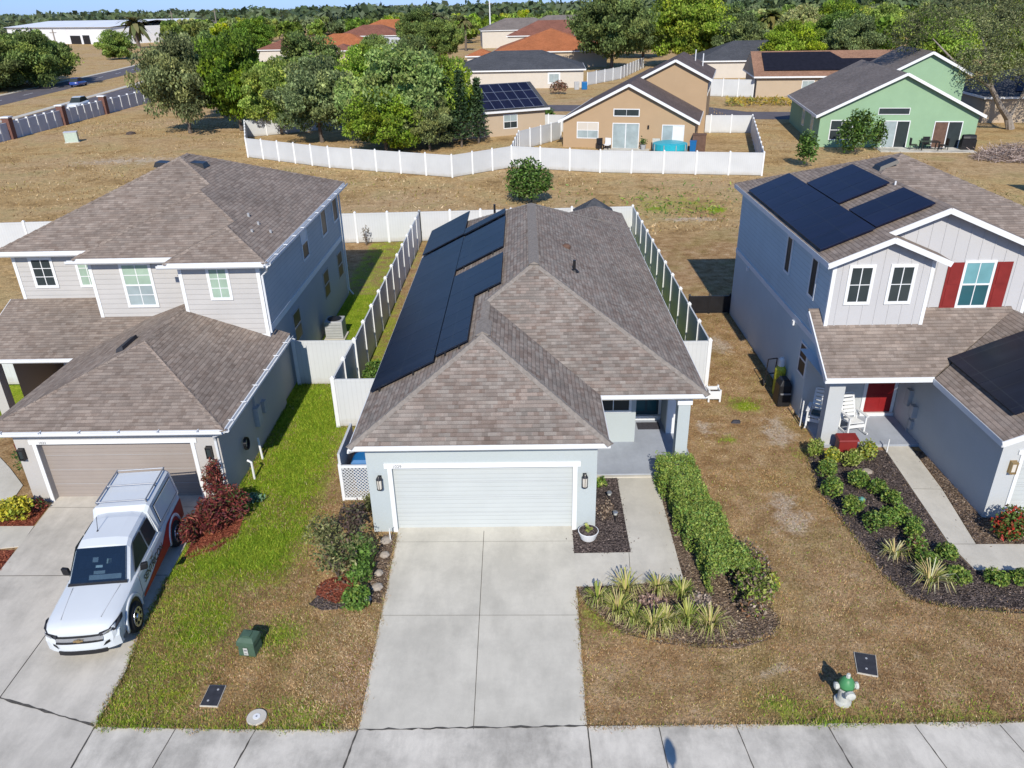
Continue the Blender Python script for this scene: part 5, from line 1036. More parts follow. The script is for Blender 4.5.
for q in np.linspace(0, 2.99, 14):
    j = int(q); b = line[j]*(1-(q-j))+line[j+1]*(q-j); m.tube([(b[0], b[1], 0), (b[0]+.1, b[1]+.05, .5)], [.02, .01], 5)
m.build('stem', 'bark', t)
bush('shrub', 'thin greenish brown shrub at the street end of the hedge', 5.3, 14.2, .5, .5, .8, G_YL+BR[:3]+G_MD[:1], 1700, .045, loose=.25); bush('shrub', 'sparse twiggy rust coloured shrub beside the hedge end', 5.55, 15.1, .38, .8, .7, BR+G_YL[:2]+[(.25, .13, .05)], 1200, .04, loose=.3); bush('shrub', 'yellowing croton shrub on the lawn side of the hedge end', 5.78, 14.55, .28, .28, .55, YEL_+G_YL+BR[:1], 600, .045)
bush('shrub', 'dry brown shrub in the mulch below the hedge end', 5.15, 13.75, .3, .3, .45, BR+[(.2, .1, .05)]+G_YL[:1], 600, .045, loose=.3); bush('shrub', 'small dead grey shrub in the middle of the mulch bed', 4.0, 14.0, .3, .25, .3, [(.25, .2, .17), (.3, .25, .2), (.18, .14, .12)], 380, .04, loose=.4); bush('shrub', 'faded pinkish dead groundcover shrub between the strappy plants', 2.9, 14.05, .38, .28, .25, [(.26, .18, .15), (.33, .24, .2), (.2, .13, .11)], 480, .035, loose=.3)
L_ = [(.20, .22, .045), (.29, .29, .09), (.13, .16, .03), (.36, .33, .15), (.32, .25, .12)]
for k, (x, y, r) in enumerate(((1.62, 14.15, .36), (2.32, 14.45, .42), (2.05, 13.75, .42), (2.4, 13.45, .36), (2.78, 13.18, .44), (3.1, 13.35, .36), (3.62, 13.42, .4), (4.08, 13.22, .44), (3.1, 14.5, .33), (3.66, 14.35, .33))):
    strap('strappy_plant', ['yellow green strappy plant at the driveway corner of the mulch bed', 'tall strappy plant at the lower edge of the front path', 'strappy plant in the left clump of the bed, just below the tall one', 'strappy plant at the tail of the left clump', 'wide strappy plant in the front row, at its driveway end', 'narrow strappy plant second in the front row', 'strappy plant third in the front row of the mulch bed', 'strappy plant in the front row nearest the bare dark mulch', 'small strappy plant touching the bottom of the front path', 'small yellowish strappy plant between path and hedge'][k], x, y, r*1.2, r*1.15, L_ if k % 3 else G_YL+L_, 84, 'strappy plants in the mulch bed by the front path')
# shrubs left of the driveway
bush('shrub', 'purple leaved shrub at the back of the shrub cluster by the driveway', -4.72, 16.9, .40, .40, 1.0, [(.06, .042, .04), (.10, .066, .06), (.04, .033, .028), (.085, .085, .045)], 620, .05, loose=.3)
bush('shrub', 'loose grey green shrub on the lawn side of the shrub cluster', -5.45, 16.35, .5, .45, .8, G_GY, 750, .045, loose=.4); bush('shrub', 'open twiggy shrub growing in the orange mulch ring', -4.85, 15.2, .55, .55, 1.0, G_GY+G_GY+G_DK[:1]+BR[:1], 850, .05, loose=.4)
bush('shrub', 'leafy dark shrub in the middle of the shrub cluster', -4.4, 15.85, .45, .45,   .85, G_DK[1:3]+G_GY, 700, .048, loose=.3); bush('shrub', 'bright leafed shrub touching the rock edging', -4.2, 15.55, .36, .4, .65, G_MD+G_DK, 1100, .05); bush('shrub', 'compact green shrub behind the round bush by the drive', -4.2, 14.95, .34, .34, .55, G_MD, 1000, .045)
bush('shrub', 'round bright green bush near the driveway edge', -4.18, 14.15, .36, .36, .48, G_MD+G_YL[:1], 1300, .045, noisy=.12); bush('shrub', 'small grey green weed at the base of the lattice screen', -4.55, 18.1, .22, .3, .45, G_GY, 420, .04, loose=.3)
bush('weed', 'low green weeds sprouting in the mulch beside the porch step', 2.15, 19.1, .16, .22, .3, G_YL+G_MD, 180, .05, loose=.3); bush('weed', 'brown withered weeds in the mulch near the path lights', 2.2, 17.9, .3, .5, .14, BR, 320, .035, loose=.3)
bush('pot_plant', 'small green plant growing in the white planter bowl', 1.58, 16.62, .13, .13, .46, G_YL+BR[:1], 160, .045)
# burgundy bushes, yellow bush
bush('burgundy_bush', 'tall burgundy bush against the tan garage corner', -9.0, 18.4, .34, .30, 1.35, RED_, 900, .07, 'burgundy bushes at the garage corner', loose=.15, asp=.3); bush('burgundy_bush', 'burgundy bush beside the truck tail', -8.75, 17.1, .48, .45, .95, RED_, 1500, .07, 'burgundy bushes at the garage corner', loose=.2, asp=.3)
bush('burgundy_bush', 'burgundy and green bush at the lawn edge of the red mulch', -8.35, 17.75, .5, .45, .9, RED_+G_DK[:1], 1600, .07, 'burgundy bushes at the garage corner', loose=.2, asp=.3); bush('burgundy_bush', 'small burgundy bush close to the driveway beside the truck', -9.12, 16.75, .32, .4, .7, RED_, 900, .07, 'burgundy bushes at the garage corner', loose=.2, asp=.3)
bush('yellow_bush', 'bright yellow bush in red mulch beside the tan garage', -14.75, 17.85, .58, .45, .62, YEL_, 1500, .06, noisy=.15); bush('shrub', 'small dark red shrub at the corner of the tan garage', -14.22, 18.2, .22, .22, .35, RED_+G_DK[:1], 350, .05); bush('shrub', 'dark green shrub behind the corner of the tan garage', -15.3, 20.2, .6, .6, 1.0, G_DK, 900, .06)
bush('low_plant', 'pale green low plant over the downspout at the garage corner', -8.1, 18.55, .45, .25, .2, [(.12, .22, .14), (.1, .17, .1)], 300, .05)
# neighbour's bushes on the right
gr = 'bushes bordering the dark mulch bed by the red door'
for k, (x, y, r, h, cl, lb) in enumerate(((8.95, 20.6, .38, .7, G_YL, 'yellow green bush at the house wall end of the border row'), (9.3, 20.2, .36, .65, G_YL+YEL_[:2], 'bright yellow variegated bush in front of the red deck box'), (8.95, 19.5, .42, .65, G_MD, 'dark green bush second from the wall in the outer border row'), (8.72, 18.55, .42, .65, G_MD+G_YL[:1], 'green bush in the middle of the outer border row'),
        (9.62, 18.95, .42, .62, G_MD, 'rounded green bush between the outer row and the flat stone'), (9.85, 19.95, .46, .75, G_YL, 'large yellow green bush next to the red deck box'), (10.45, 20.4, .42, .8, G_YL+YEL_[:1], 'yellow green bush at the porch edge below the rocking chair'), (8.95, 17.65, .46, .6, G_MD+G_YL[:2], 'green bush with pale tips beside the lawn edge'), (9.3, 16.95, .42, .6, G_DK+G_MD, 'dark green bush at the street end of the outer row, lawn side'), (9.72, 17.1, .42, .6, G_MD, 'green bush at the street end of the outer row, path side'))):
    bush('border_bush', lb, x, y, r*.74, r*.74, h*.84, cl+G_YL[:2], 900, .040, gr)
gr2 = 'bushes in the inner row across the dark mulch bed'
for k, (x, y, r, h, cl, lb) in enumerate(((10.05, 18.55, .33, .55, G_MD, 'first green bush of the inner row, nearest the house'), (10.2, 18.0, .33, .55, G_MD, 'second green bush of the inner row'), (10.15, 17.3, .35, .55, G_MD+G_YL[:1], 'third green bush of the inner row'), (10.2, 16.7, .36, .55, G_MD, 'fourth green bush of the inner row, above the reddish one'), (9.95, 15.95, .36, .55, G_MD+BR[:1]+RED_[:1], 'reddish brown tinged bush below the inner row'), (9.95, 15.4, .36, .55, G_MD+G_YL[:1], 'green bush behind the pale strappy plant near the street'), (10.6, 15.65, .34, .5, G_MD, 'round green bush standing alone near the path bend'), (10.42, 14.8, .4, .5, G_MD+G_YL[:2], 'low yellow green bush at the street end of the bed'), (11.35, 14.72, .36, .48, G_MD+G_YL[:1], 'rounded bush below the path bend, first of the pair'), (11.95, 14.72, .36, .48, G_MD+G_YL[:1], 'rounded bush below the path bend, outer one of the pair'), (12.9, 14.8, .36, .5, G_DK, 'dark bush at the outer end of the path bend'))):
    bush('border_bush', lb, x, y, r*.80, r*.80, h*.86, cl+G_YL[:2], 850, .038, gr2)
bush('croton_bush', 'red and green croton bush at the garage corner of the shuttered house', 12.65, 16.62, .52, .45, .8, [(.30, .03, .02), (.06, .10, .02), (.09, .14, .03), (.2, .05, .02), (.04, .07, .015)], 1700, .055)
strap('strappy_plant', 'pale striped strappy plant in mulch beside the lawn, upper one', 9.3, 15.7, .45, .42, L_+[(.4, .4, .25)], 60, 'strappy plants of the neighbour'); strap('strappy_plant', 'large pale striped strappy plant near the street end of the neighbour bed', 9.72, 14.68, .62, .5, L_+[(.42, .42, .28)], 80, 'strappy plants of the neighbour')
# teal object among bushes
t = tag(MB().lathe((9.22, 17.72, .35), [(.04, 0), (.09, .05), (.10, .1), (.04, .15)], 10).build('garden_ornament', mat_plain('faded_teal', (.10, .26, .22), .5)), 'small turquoise garden ornament tucked into the border bushes', 'ornament')
# plants by the fences
bush('shrub', 'leafy green weed bush between the side fence and the solar roof', -5.75, 25.9, .4, .8, 1.0, G_MD, 1200, .06); bush('shrub', 'small green bush between the side fence and the garage gate', -5.7, 24.2, .35, .5, .6, G_MD+G_YL[:1], 700, .055)
t = bush('field_shrub', 'round dense green shrub standing in the field behind the house', .45, 55.6, 1.7, 1.6, 2.9, G_DK+G_MD[:2]+G_GY[:1], 5200, .11, noisy=.3, loose=.08)
bush('shrub', 'bare twiggy plant against the rear fence by the house corner', -9.6, 45.2, .3, .2, 1.1, [(.12, .1, .08), (.2, .18, .15)], 120, .06, loose=.3)

# ------------------------------------------------------------------ grass blades (one object)
def vnoise(x, y, sc, seed):
    r = np.random.default_rng(seed); T = r.random((64, 64)); u = x/sc+100; v = y/sc+100; i = np.floor(u).astype(int); j = np.floor(v).astype(int); f = u-i; g = v-j; f = f*f*(3-2*f); g = g*g*(3-2*g)
    a = T[i % 64, j % 64]; b = T[(i+1) % 64, j % 64]; c = T[i % 64, (j+1) % 64]; d = T[(i+1) % 64, (j+1) % 64]; return (a*(1-f)+b*f)*(1-g)+(c*(1-f)+d*f)*g
def grass(n, x0, x1, y0, y1, hmul=1., dens=None):
    x = x0+rng.random(n)*(x1-x0); y = y0+rng.random(n)*(y1-y0); return x, y
xs, ys = [], []
for (n, a, b, c, d_) in ((90000, -9.4, -3.45, 10.6, 18.6), (36000, -9.3, -4.3, 18.6, 26.2), (130000, 1.05, 14, 10.68, 20), (26000, 4.9, 9.4, 20, 33), (6000, -9.0, -6.5, 26.3, 46), (3000, -6.4, -4.3, 23, 46)):
    x, y = grass(n, a, b, c, d_); xs.append(x); ys.append(y)
x = np.concatenate(xs); y = np.concatenate(ys); P2 = np.column_stack([x, y]); keep = rng.random(len(x)) > bareness(x, y)*.5
for poly in ([(-3.66, 17.2), (-3.50, 10.5), (1.14, 10.5), (1.22, 17.2)], [(1.0, 16.1), (1.15, 14.6), (2.4, 14.7), (3.95, 14.9), (4.8, 19.5), (5.0, 21), (5, 24), (1, 24)], [(1.18, 14.65), (2.36, 14.75), (3.88, 14.9), (3.90, 19.55), (4.6, 19.6), (4.75, 18.39), (5.15, 16.55), (5.65, 14.95), (5.80, 13.5), (5.45, 13.0), (4.64, 12.78), (3.76, 12.80), (2.9, 12.95), (2.04, 13.3), (1.42, 14.05)],
             [(-8.80, 10.5), (-8.85, 12.14), (-9.06, 13.4), (-9.2, 15.0), (-9.3, 18.7), (-10, 18.7), (-10, 10.5)], [(9.92, 21.1), (18, 21), (18, 13.6), (11.49, 13.8), (10.06, 13.94), (9.1, 14.3), (8.8, 15.1), (8.7, 16.92), (8.5, 18.83), (8.8, 20.76)],
             [(-9.6, 18.7), (-8.74, 18.6), (-8.74, 27), (-9.6, 27)], [(-9.28, 18.62), (-8.74, 18.6), (-8.1, 17.75), (-8.0, 16.9), (-8.4, 16.3), (-9.12, 15.92), (-9.18, 16.9)], ring, [(-3.60, 16.9), (-3.98, 16.9), (-4.05, 15.4), (-3.95, 14.3), (-3.58, 14.2)], [(-4.25, 17.0), (-4.25, 40), (5, 40), (5, 20), (2, 20), (2, 17)], [(-5.5, 18.5), (-4.2, 18.5), (-4.2, 22.9), (-5.5, 22.9)], [(-7.0, 11.15), (-6.4, 11.15), (-6.4, 11.75), (-7.0, 11.75)], [(7, 11.95), (7.5, 11.95), (7.5, 12.6), (7, 12.6)],
             [(-5.82, 10.7), (-5.38, 10.7), (-5.38, 11.14), (-5.82, 11.14)], [(-3.7, 10.5), (-3.5, 9), (-9, 9), (-9, 10.66), (-6, 10.66)], [(1, 9), (15, 9), (15, 10.8), (1, 10.7)]):
    keep &= ~inside(P2, poly) | ((rng.random(len(x)) < .22) if poly[0] == (1.18, 14.65) else (rng.random(len(x)) < .05) if poly[0] == (9.92, 21.1) else False)
x, y = x[keep], y[keep]; ex, ey = [], []
for (p, q, k) in (((-3.60, 16.9), (-3.46, 10.6), 1500), ((1.11, 10.66), (1.15, 14.6), 1100), ((-8.82, 10.68), (-3.46, 10.58), 1700), ((1.1, 10.64), (14.4, 10.75), 4200), ((-8.82, 10.7), (-8.87, 12.14), 500), ((-8.87, 12.14), (-9.08, 13.4), 450), ((-9.08, 13.4), (-9.22, 15.2), 600),
        ((1.3, 14.1), (2.04, 13.2), 260), ((2.04, 13.2), (3.76, 12.72), 420), ((3.76, 12.72), (5.45, 13.0), 420), ((5.45, 13.0), (5.8, 13.5), 160), ((5.8, 13.5), (5.15, 16.55), 700), ((5.15, 16.55), (4.7, 19.4), 600), ((8.42, 18.83), (8.62, 16.92), 420), ((8.62, 16.92), (8.75, 15.1), 400), ((8.75, 15.1), (9.1, 14.2), 220), ((9.1, 14.2), (10.06, 13.86), 240), ((10.06, 13.86), (14.4, 13.6), 900), ((8.75, 20.76), (8.42, 18.83), 420), ((-8.0, 16.9), (-9.12, 15.92), 300), ((-8.72, 18.7), (-8.72, 26.2), 1100), ((4.9, 22.3), (4.9, 30), 500), ((6.74, 25.7), (6.60, 46), 1800), ((-8.7, 26.18), (-6.5, 26.15), 300), ((-6.5, 22.86), (-4.4, 22.86), 260), ((9.22, 23.3), (9.22, 33), 700), ((-6.5, 26.2), (-6.44, 45.8), 1600), ((-5.45, 18.48), (-4.3, 18.48), 120)):
    u = rng.random(k); off = .035*rng.normal(size=k)*(1+.8*np.sin(u*37)); dx, dy = q[0]-p[0], q[1]-p[1]; L = math.hypot(dx, dy); ex.append(p[0]+dx*u-dy/L*off); ey.append(p[1]+dy*u+dx/L*off)
nb = len(x); x = np.concatenate([x]+ex); y = np.concatenate([y]+ey); n = len(x); v1 = vnoise(x, y, 1.5, 3); v2 = vnoise(x, y, .45, 9); v3 = vnoise(x, y, 3.2, 21); g0 = greenness(x, y); g = np.clip(g0*(.55+.9*v2)+.9*(v1-.5)*(.12+g0), 0, 1)*(.97)+.03
h = (.022+.024*rng.random(n))*(1+1.2*g); h[nb:] *= 1.35;  w = .006+.004*rng.random(n); az = rng.random(n)*6.28; ln = .9*h*rng.normal(size=n)*.6+0; la = rng.random(n)*6.28
b = np.column_stack([x, y, np.where(np.arange(n) >= nb, .02, .0)]); s = np.column_stack([np.cos(az), np.sin(az), np.zeros(n)])*w[:, None]; tip = b+np.column_stack([np.cos(la)*(.02+h*.5), np.sin(la)*(.02+h*.5), h])
V = np.stack([b-s, b+s, tip], 1); GC = np.array([(.17, .28, .016), (.25, .38, .03), (.37, .43, .05), (.11, .20, .014)]); BC = np.array([(.39, .235, .10), (.48, .33, .17), (.25, .145, .065), (.54, .42, .25), (.32, .25, .10), (.22, .18, .06)])
bi = np.where(rng.random(n) < .5, rng.integers(0, 6, n), np.clip(np.round((v1*.6+v3*.4)*9-2.), 0, 6).astype(int)); BC = np.vstack([BC[[2, 5, 0, 4, 1, 3]], [(.50, .36, .26)]]); bi = np.where(rng.random(n) < .12, rng.integers(0, 7, n), bi); col = np.where((rng.random(n) < g)[:, None], GC[rng.integers(0, 4, n)], BC[bi]*(.72+.56*v2)[:, None])*(.6+.8*rng.random((n, 1)))
tag(quads('grass', V, col, 'blade'), kind='stuff')
# ------------------------------------------------------------------ trees
def tree_proto(seed, cr=1., h=1., nleaf=30000, leaf=.025, cols=G_DK, clumps=110, trunk_h=.16, top=1., open_=.0, shape=1.):
    """unit tree: crown radius about 1, height about 1 (scaled per copy); returns (crown mesh object, trunk mesh object) on an Empty"""
    r = np.random.default_rng(seed); t = bpy.data.objects.new('tree', None); COL.objects.link(t)
    d = r.normal(size=(clumps, 3)); d /= np.linalg.norm(d, axis=1)[:, None]; q = r.random(clumps)**.42*(.82+.34*r.random(clumps))
    cen = d*q[:, None]; cen[:, 2] = cen[:, 2]*(.5*(1-trunk_h))+.5*(1+trunk_h); cen[:, 2] = np.clip(cen[:, 2], trunk_h*.85, .96)
    ex = 1-.35*np.clip((cen[:, 2]-.6)/.4, 0, 1)*shape; cen[:, :2] *= (ex*.84)[:, None]
    rad = .10+.15*r.random(clumps)
    i = r.integers(0, clumps, nleaf); v = r.normal(size=(nleaf, 3)); v /= np.linalg.norm(v, axis=1)[:, None]; v[:, 2] *= .62
    rr = rad[i]*(.55+.5*r.random(nleaf)+open_*r.random(nleaf)); P = cen[i]+v*rr[:, None]*np.array([1, 1, .72])
    V = leaf_quads(P, leaf, .35, .62, r)
    tone = (.62+.76*r.random(clumps))[i][:, None]; hue = np.where(r.random(clumps)[i][:, None] < .3, np.array([[1.25, 1.12, .9]]), 1.)
    quads('crown', V, np.clip(leaf_cols(nleaf, cols, r, .35, 2.4)*np.array([1.06, 1.04, .86])*tone*hue, 0, 1), 'tree_leaf', t)
    m = MB(); tp = (0.02, .01, trunk_h+.1); m.tube([(0, 0, 0), (.015, 0, trunk_h*.5), tp], [.045, .036, .03], 7)
    for k in r.choice(clumps, 7, replace=False):
        c = cen[k]; m.tube([tp, (c[0]*.4, c[1]*.4, (tp[2]+c[2])/2+.02), tuple(c)], [.026, .016, .006], 5)
    m.build('trunk', 'bark', t, False); return t
G_T1 = [(.042, .072, .016), (.06, .095, .022), (.085, .12, .03), (.03, .05, .012)]
G_T2 = [(.075, .115, .022), (.10, .145, .03), (.13, .165, .045), (.05, .085, .016)]
G_T3 = [(.055, .078, .028), (.075, .10, .036), (.10, .125, .05), (.036, .053, .018)]
G_T4 = [(.10, .14, .02), (.14, .17, .03), (.07, .11, .018), (.18, .19, .05)]
PR = [tree_proto(1, cols=G_T1), tree_proto(2, cols=G_T2, clumps=120), tree_proto(3, cols=G_T3, clumps=105, open_=.25), tree_proto(4, cols=G_T2, clumps=90, open_=.3), tree_proto(5, cols=G_T1, clumps=130, nleaf=34000, leaf=.024), tree_proto(6, cols=G_T4, clumps=95)]
FARP = [tree_proto(11, nleaf=2600, leaf=.085, clumps=34, cols=G_T1, trunk_h=.12), tree_proto(12, nleaf=2600, leaf=.085, clumps=30, cols=G_T2, trunk_h=.12), tree_proto(13, nleaf=2600, leaf=.085, clumps=34, cols=G_T3, trunk_h=.12), tree_proto(14, nleaf=2200, leaf=.085, clumps=26, cols=G_T4, trunk_h=.1)]
def tree(proto, name, label, x, y, h, r, rz=None, group=None, cat='tree', z=0):
    t = copy_tree(proto, (x, y, z), rz if rz is not None else random.random()*6.28, (r, r, h), label, group); t.name = name; t['category'] = cat; return t
# the leafy trees behind the white fence and beside the field
tree(PR[2], 'oak_tree', 'grey green oak at the field edge, the outermost before the road wall', -39.2, 93.5, 10.6, 5.6, 1.0); tree(PR[0], 'oak_tree', 'dense dark oak next to the white fence end', -33.6, 95, 10.6, 5.6, 2.0)
tree(PR[4], 'oak_tree', 'oak filling the gap behind the two field edge trees', -40, 108, 10.5, 6, 4.0)
tree(PR[2], 'leafy_tree', 'tree with visible trunk inside the white fence corner', -21.6, 85, 8.3, 5.4, 3.1); tree(PR[1], 'leafy_tree', 'bushy tree beside the trunk tree inside the white fence', -27.8, 91.5, 7.6, 4.6, 5.0)
tree(PR[3], 'leafy_tree', 'big bright green tree in the middle of the fenced yard', -12.8, 80.5, 9.0, 6.5, 0.4); tree(PR[1], 'leafy_tree', 'bright green tree crown merging with the big one near the solar house', -8.6, 84, 8.2, 4.6, 2.6)
tree(PR[3], 'leafy_tree', 'lower leafy tree leaning over the long white fence', -13.5, 77.6, 5.6, 4.6, 4.4); tree(PR[2], 'leafy_tree', 'small greyish tree behind the fence near the solar house', -9.3, 78.2, 5.0, 2.8, 2.2)
def pine(label, x, y, h, r):
    t = thing('norfolk_pine', label, 'tree', (x, y, 0)); V = []; C = []; rr = np.random.default_rng(int(x*100) & 255)
    for k in range(16):
        z = h*(.12+.86*k/16); L = r*(1-.85*k/16)*(.85+.3*rr.random()); nb = 6
        for b in range(nb):
            a = b/nb*6.28+k*.5+rr.random()*.3; d = np.array([math.cos(a), math.sin(a), 0.])
            q = rr.random(22); P = d*L*q[:, None]+np.column_stack([np.zeros(22), np.zeros(22), z+.18*L*q])+rr.normal(size=(22, 3))*.09; V.append(leaf_quads(P, .17, .8, .45, rr)); C.append(leaf_cols(22, [(.025, .05, .022), (.04, .07, .03), (.055, .09, .035)], rr))
    quads('crown', np.concatenate(V), np.concatenate(C), 'leaf', t); MB().tube([(0, 0, 0), (0, 0, h*.98)], [.12, .02], 7).build('trunk', 'bark', t, False)
pine('slim layered pine by the solar house, the taller one', -6.3, 80.3, 7.6, 1.6); pine('slim layered pine closest to the solar house wall', -4.7, 82.4, 6.6, 1.35); pine('slim layered pine half merged into the leafy trees', -7.6, 81.6, 6.8, 1.4)
# big pair of trees behind the tan house, oak on the right
tree(PR[4], 'oak_tree', 'large dark tree beyond the tan house, the one by the grey roof', 18.2, 171, 15.0, 10.2, .7); tree(PR[1], 'oak_tree', 'large lighter tree beyond the tan house, beside the dark one', 34.5, 176, 14.2, 10.4, 2.9)
# spreading oak with bare leaning limb over the green house
t = thing('oak_tree', 'spreading oak with a bare leaning trunk over the green house', 'tree', (51.0, 84.5, 0)); rr = np.random.default_rng(77)
cl = np.array([(-8, -2, 10.4), (-7.6, -4.0, 7.2), (-6, -1.5, 12), (-5, -4, 9.4), (-4, 0, 13.2), (-3, -3, 11.2), (-2, 0, 9.4), (-1, -2, 13.4), (0, -1, 11.2), (1, 0, 13), (2.4, -2, 10.5), (-9.4, 0, 12.2), (-11.6, -1, 10.4), (-7.0, -4.2, 6.0), (-5.5, -4.8, 6.8), (3.5, 0, 12), (4, -2, 8), (-12.6, 0, 9.2), (-7, 1, 13.4), (2, 1, 6.5), (4.5, -1, 5.2), (0.5, -3.2, 8.2), (-3, 1, 14), (-1.5, -4, 6.2)], float)
n = 36000; i = rr.integers(0, len(cl), n); v = rr.normal(size=(n, 3)); v /= np.linalg.norm(v, axis=1)[:, None]; P = cl[i]+v*(1.0+1.25*rr.random((n, 1)))*np.array([1.1, 1.1, .75])
quads('crown', leaf_quads(P, .10, .35, .6, rr), leaf_cols(n, G_T3+G_T2[:1], rr, .3, 2.2)*np.array([1.12, 1., .9])*(.65+.7*rr.random(len(cl)))[i][:, None], 'tree_leaf', t)
m = MB(); m.tube([(0, 0, 0), (-.6, 0, 1.2), (-2.2, -1, 2.4), (-4.2, -2, 4.4), (-5.2, -2.6, 6.6), (-6.5, -2.5, 9)], [.42, .36, .28, .22, .16, .07], 8); m.tube([(-.6, 0, 1.0), (.6, 0, 4), (0, -.5, 8), (-1, 0, 12)], [.34, .28, .2, .08], 8); m.tube([(-4.2, -2, 4.4), (-8.5, -3, 6.6), (-11, -2, 9)], [.18, .12, .05], 7); m.tube([(.6, 0, 4), (3.2, -.5, 7), (4, -1, 9)], [.2, .12, .05], 7); m.build('trunk', 'bark_pale', t, False)
# saplings and brush by the green house
bush('sapling', 'small leafy sapling in the field beside the green house corner', 23.7, 66.6, .85, .8, 2.7, G_MD+G_DK, 1200, .13, cat='sapling', loose=.15); bush('sapling', 'bushy young tree in front of the green house window', 30.0, 71.8, 1.75, 1.1, 3.6, G_MD+G_DK+G_YL[:1], 2400, .14, cat='sapling', loose=.2)
bush('shrub', 'dark leafy shrub against the green house sliding door', 32.6, 73.6, .75, .6, 2.7, G_DK, 800, .13, loose=.15)
t = thing('brush_pile', 'pile of dry brush and cut branches under the leaning oak', 'brush pile', (42.5, 68.5, 0)); n = 1500; a = rr.random(n)*6.28; q = np.sqrt(rr.random(n)); cx = np.column_stack([3.6*q*np.cos(a), 2.2*q*np.sin(a), .05+1.15*(1-q**2)*rr.random(n)+.1]); d = rr.normal(size=(n, 3)); d[:, 2] *= .45; d /= np.linalg.norm(d, axis=1)[:, None]; d *= (.35+.6*rr.random((n, 1))); s = np.cross(d, rr.normal(size=(n, 3))); s /= np.linalg.norm(s, axis=1)[:, None]; s *= .022
V = np.stack([cx-d-s, cx-d+s, cx+d+s*.4, cx+d-s*.4], 1); V[:, :, 2] = np.maximum(V[:, :, 2], .02); quads('branches', V, leaf_cols(n, [(.22, .17, .15), (.3, .24, .21), (.15, .11, .09), (.36, .3, .27)], rr), 'brush', t)
# road side oaks on the left
for k, (x, y, h, r, p, lb) in enumerate(((-101, 152, 10.5, 8.5, 2, 'dark oak clump beside the road, the one cut by the picture edge'), (-95.5, 161, 11.5, 8.0, 2, 'tall dark oak beside the divided road'), (-99.5, 170, 10.5, 7.5, 4, 'dark oak at the inner end of the roadside clump'), (-104, 163, 11.5, 8, 0, 'dark oak behind the roadside clump'), (-113, 180, 10.5, 7.5, 4, 'oak at the rear of the roadside clump'))): tree(PR[p], 'oak_tree', lb, x, y, h, r, k*1.3, z=-1.3)
tree(PR[1], 'roadside_tree', 'small rounded tree standing alone between road and warehouse', -124, 254, 9.5, 6.4, .5, z=-1.4)
def palm(label, x, y, h, r, ret=False):
    t = thing('palm_tree', label, 'tree', (x, y, 0)); V = []; C = []; q = np.random.default_rng(int(abs(x)) % 97)
    for k in range(56):
        a = q.random()*6.28; el = q.random()*1.9-.65; L = r*(.8+.4*q.random()); d = np.array([math.cos(a), math.sin(a), 0.]); s = np.array([-d[1], d[0], 0])*r*.16; pts = [np.array([0, 0, h])+d*L*u+np.array([0, 0, L*(math.sin(el)*u-.55*u*u)]) for u in (0, .4, .75, 1.)]
        c = np.array([(.11, .14, .035), (.15, .17, .05), (.2, .18, .06)][q.integers(0, 3)])
        for j in range(3): V.append([pts[j]-s*(.4, 1, .8)[j], pts[j]+s*(.4, 1, .8)[j], pts[j+1]+s*(1, .8, .1)[j], pts[j+1]-s*(1, .8, .1)[j]]); C.append(c*(.8+.4*q.random()))
    quads('crown', np.array(V), np.array(C), 'tree_leaf', t); MB().tube([(0, 0, 0), (.1, 0, h)], [r*.12, r*.09], 7).build('trunk', 'bark', t, False); return t
palm('yellowish palm tree near the white warehouse end', -152, 330, 9.5, 6.2)
palm('palm tree between the orange roofs and the pale houses', -26, 262, 9.5, 3.6); palm('palm tree standing beside the grey roofed pale house', -17.5, 258, 8.6, 3.2); palm('palm tree peeking over the far orange roof ridge', -38, 318, 9.5, 3.6); palm('palm tree rising behind the solar roof among bright trees', 66, 226, 8.5, 4)

# ------------------------------------------------------------------ suburb beyond the field
def gable_house(name, label, O, ang, w, d, ez, pitch, wallm, roofm, over=.45, back=None, fascia='white', rows=()):
    """gable front along local x (u), ridge running back (v)"""
    t = thing(name, label, 'house', (*O, 0), ang); hw = w/2; zr = ez+pitch*hw
    m = MB(); m.poly([(0, 0, 0), (w, 0, 0), (w, 0, ez), (hw, 0, zr), (0, 0, ez)]); m.poly([(0, d, 0), (w, d, 0), (w, d, ez), (hw, d, zr), (0, d, ez)]); m.poly([(0, 0, 0), (0, d, 0), (0, d, ez), (0, 0, ez)]); m.poly([(w, 0, 0), (w, d, 0), (w, d, ez), (w, 0, ez)]); m.build('wall', wallm, t, False)
    o = over; dz = pitch*o; q = .12; A = lambda x, y, z: tuple(world_of(t) @ Vector((x, y, z)))
    roof(t, [[A(-o, -o, ez-dz+q), A(-o, d+o, ez-dz+q), A(hw, d+o, zr+q), A(hw, -o, zr+q)], [A(w+o, -o, ez-dz+q), A(w+o, d+o, ez-dz+q), A(hw, d+o, zr+q), A(hw, -o, zr+q)]], roofm)
    boards(t, [(A(-o, -o, ez-dz+q), A(hw, -o, zr+q)), (A(hw, -o, zr+q), A(w+o, -o, ez-dz+q)), (A(-o, d+o, ez-dz+q), A(-o, -o, ez-dz+q)), (A(w+o, -o, ez-dz+q), A(w+o, d+o, ez-dz+q))], fascia, .24, .05, drop=.03)
    return t
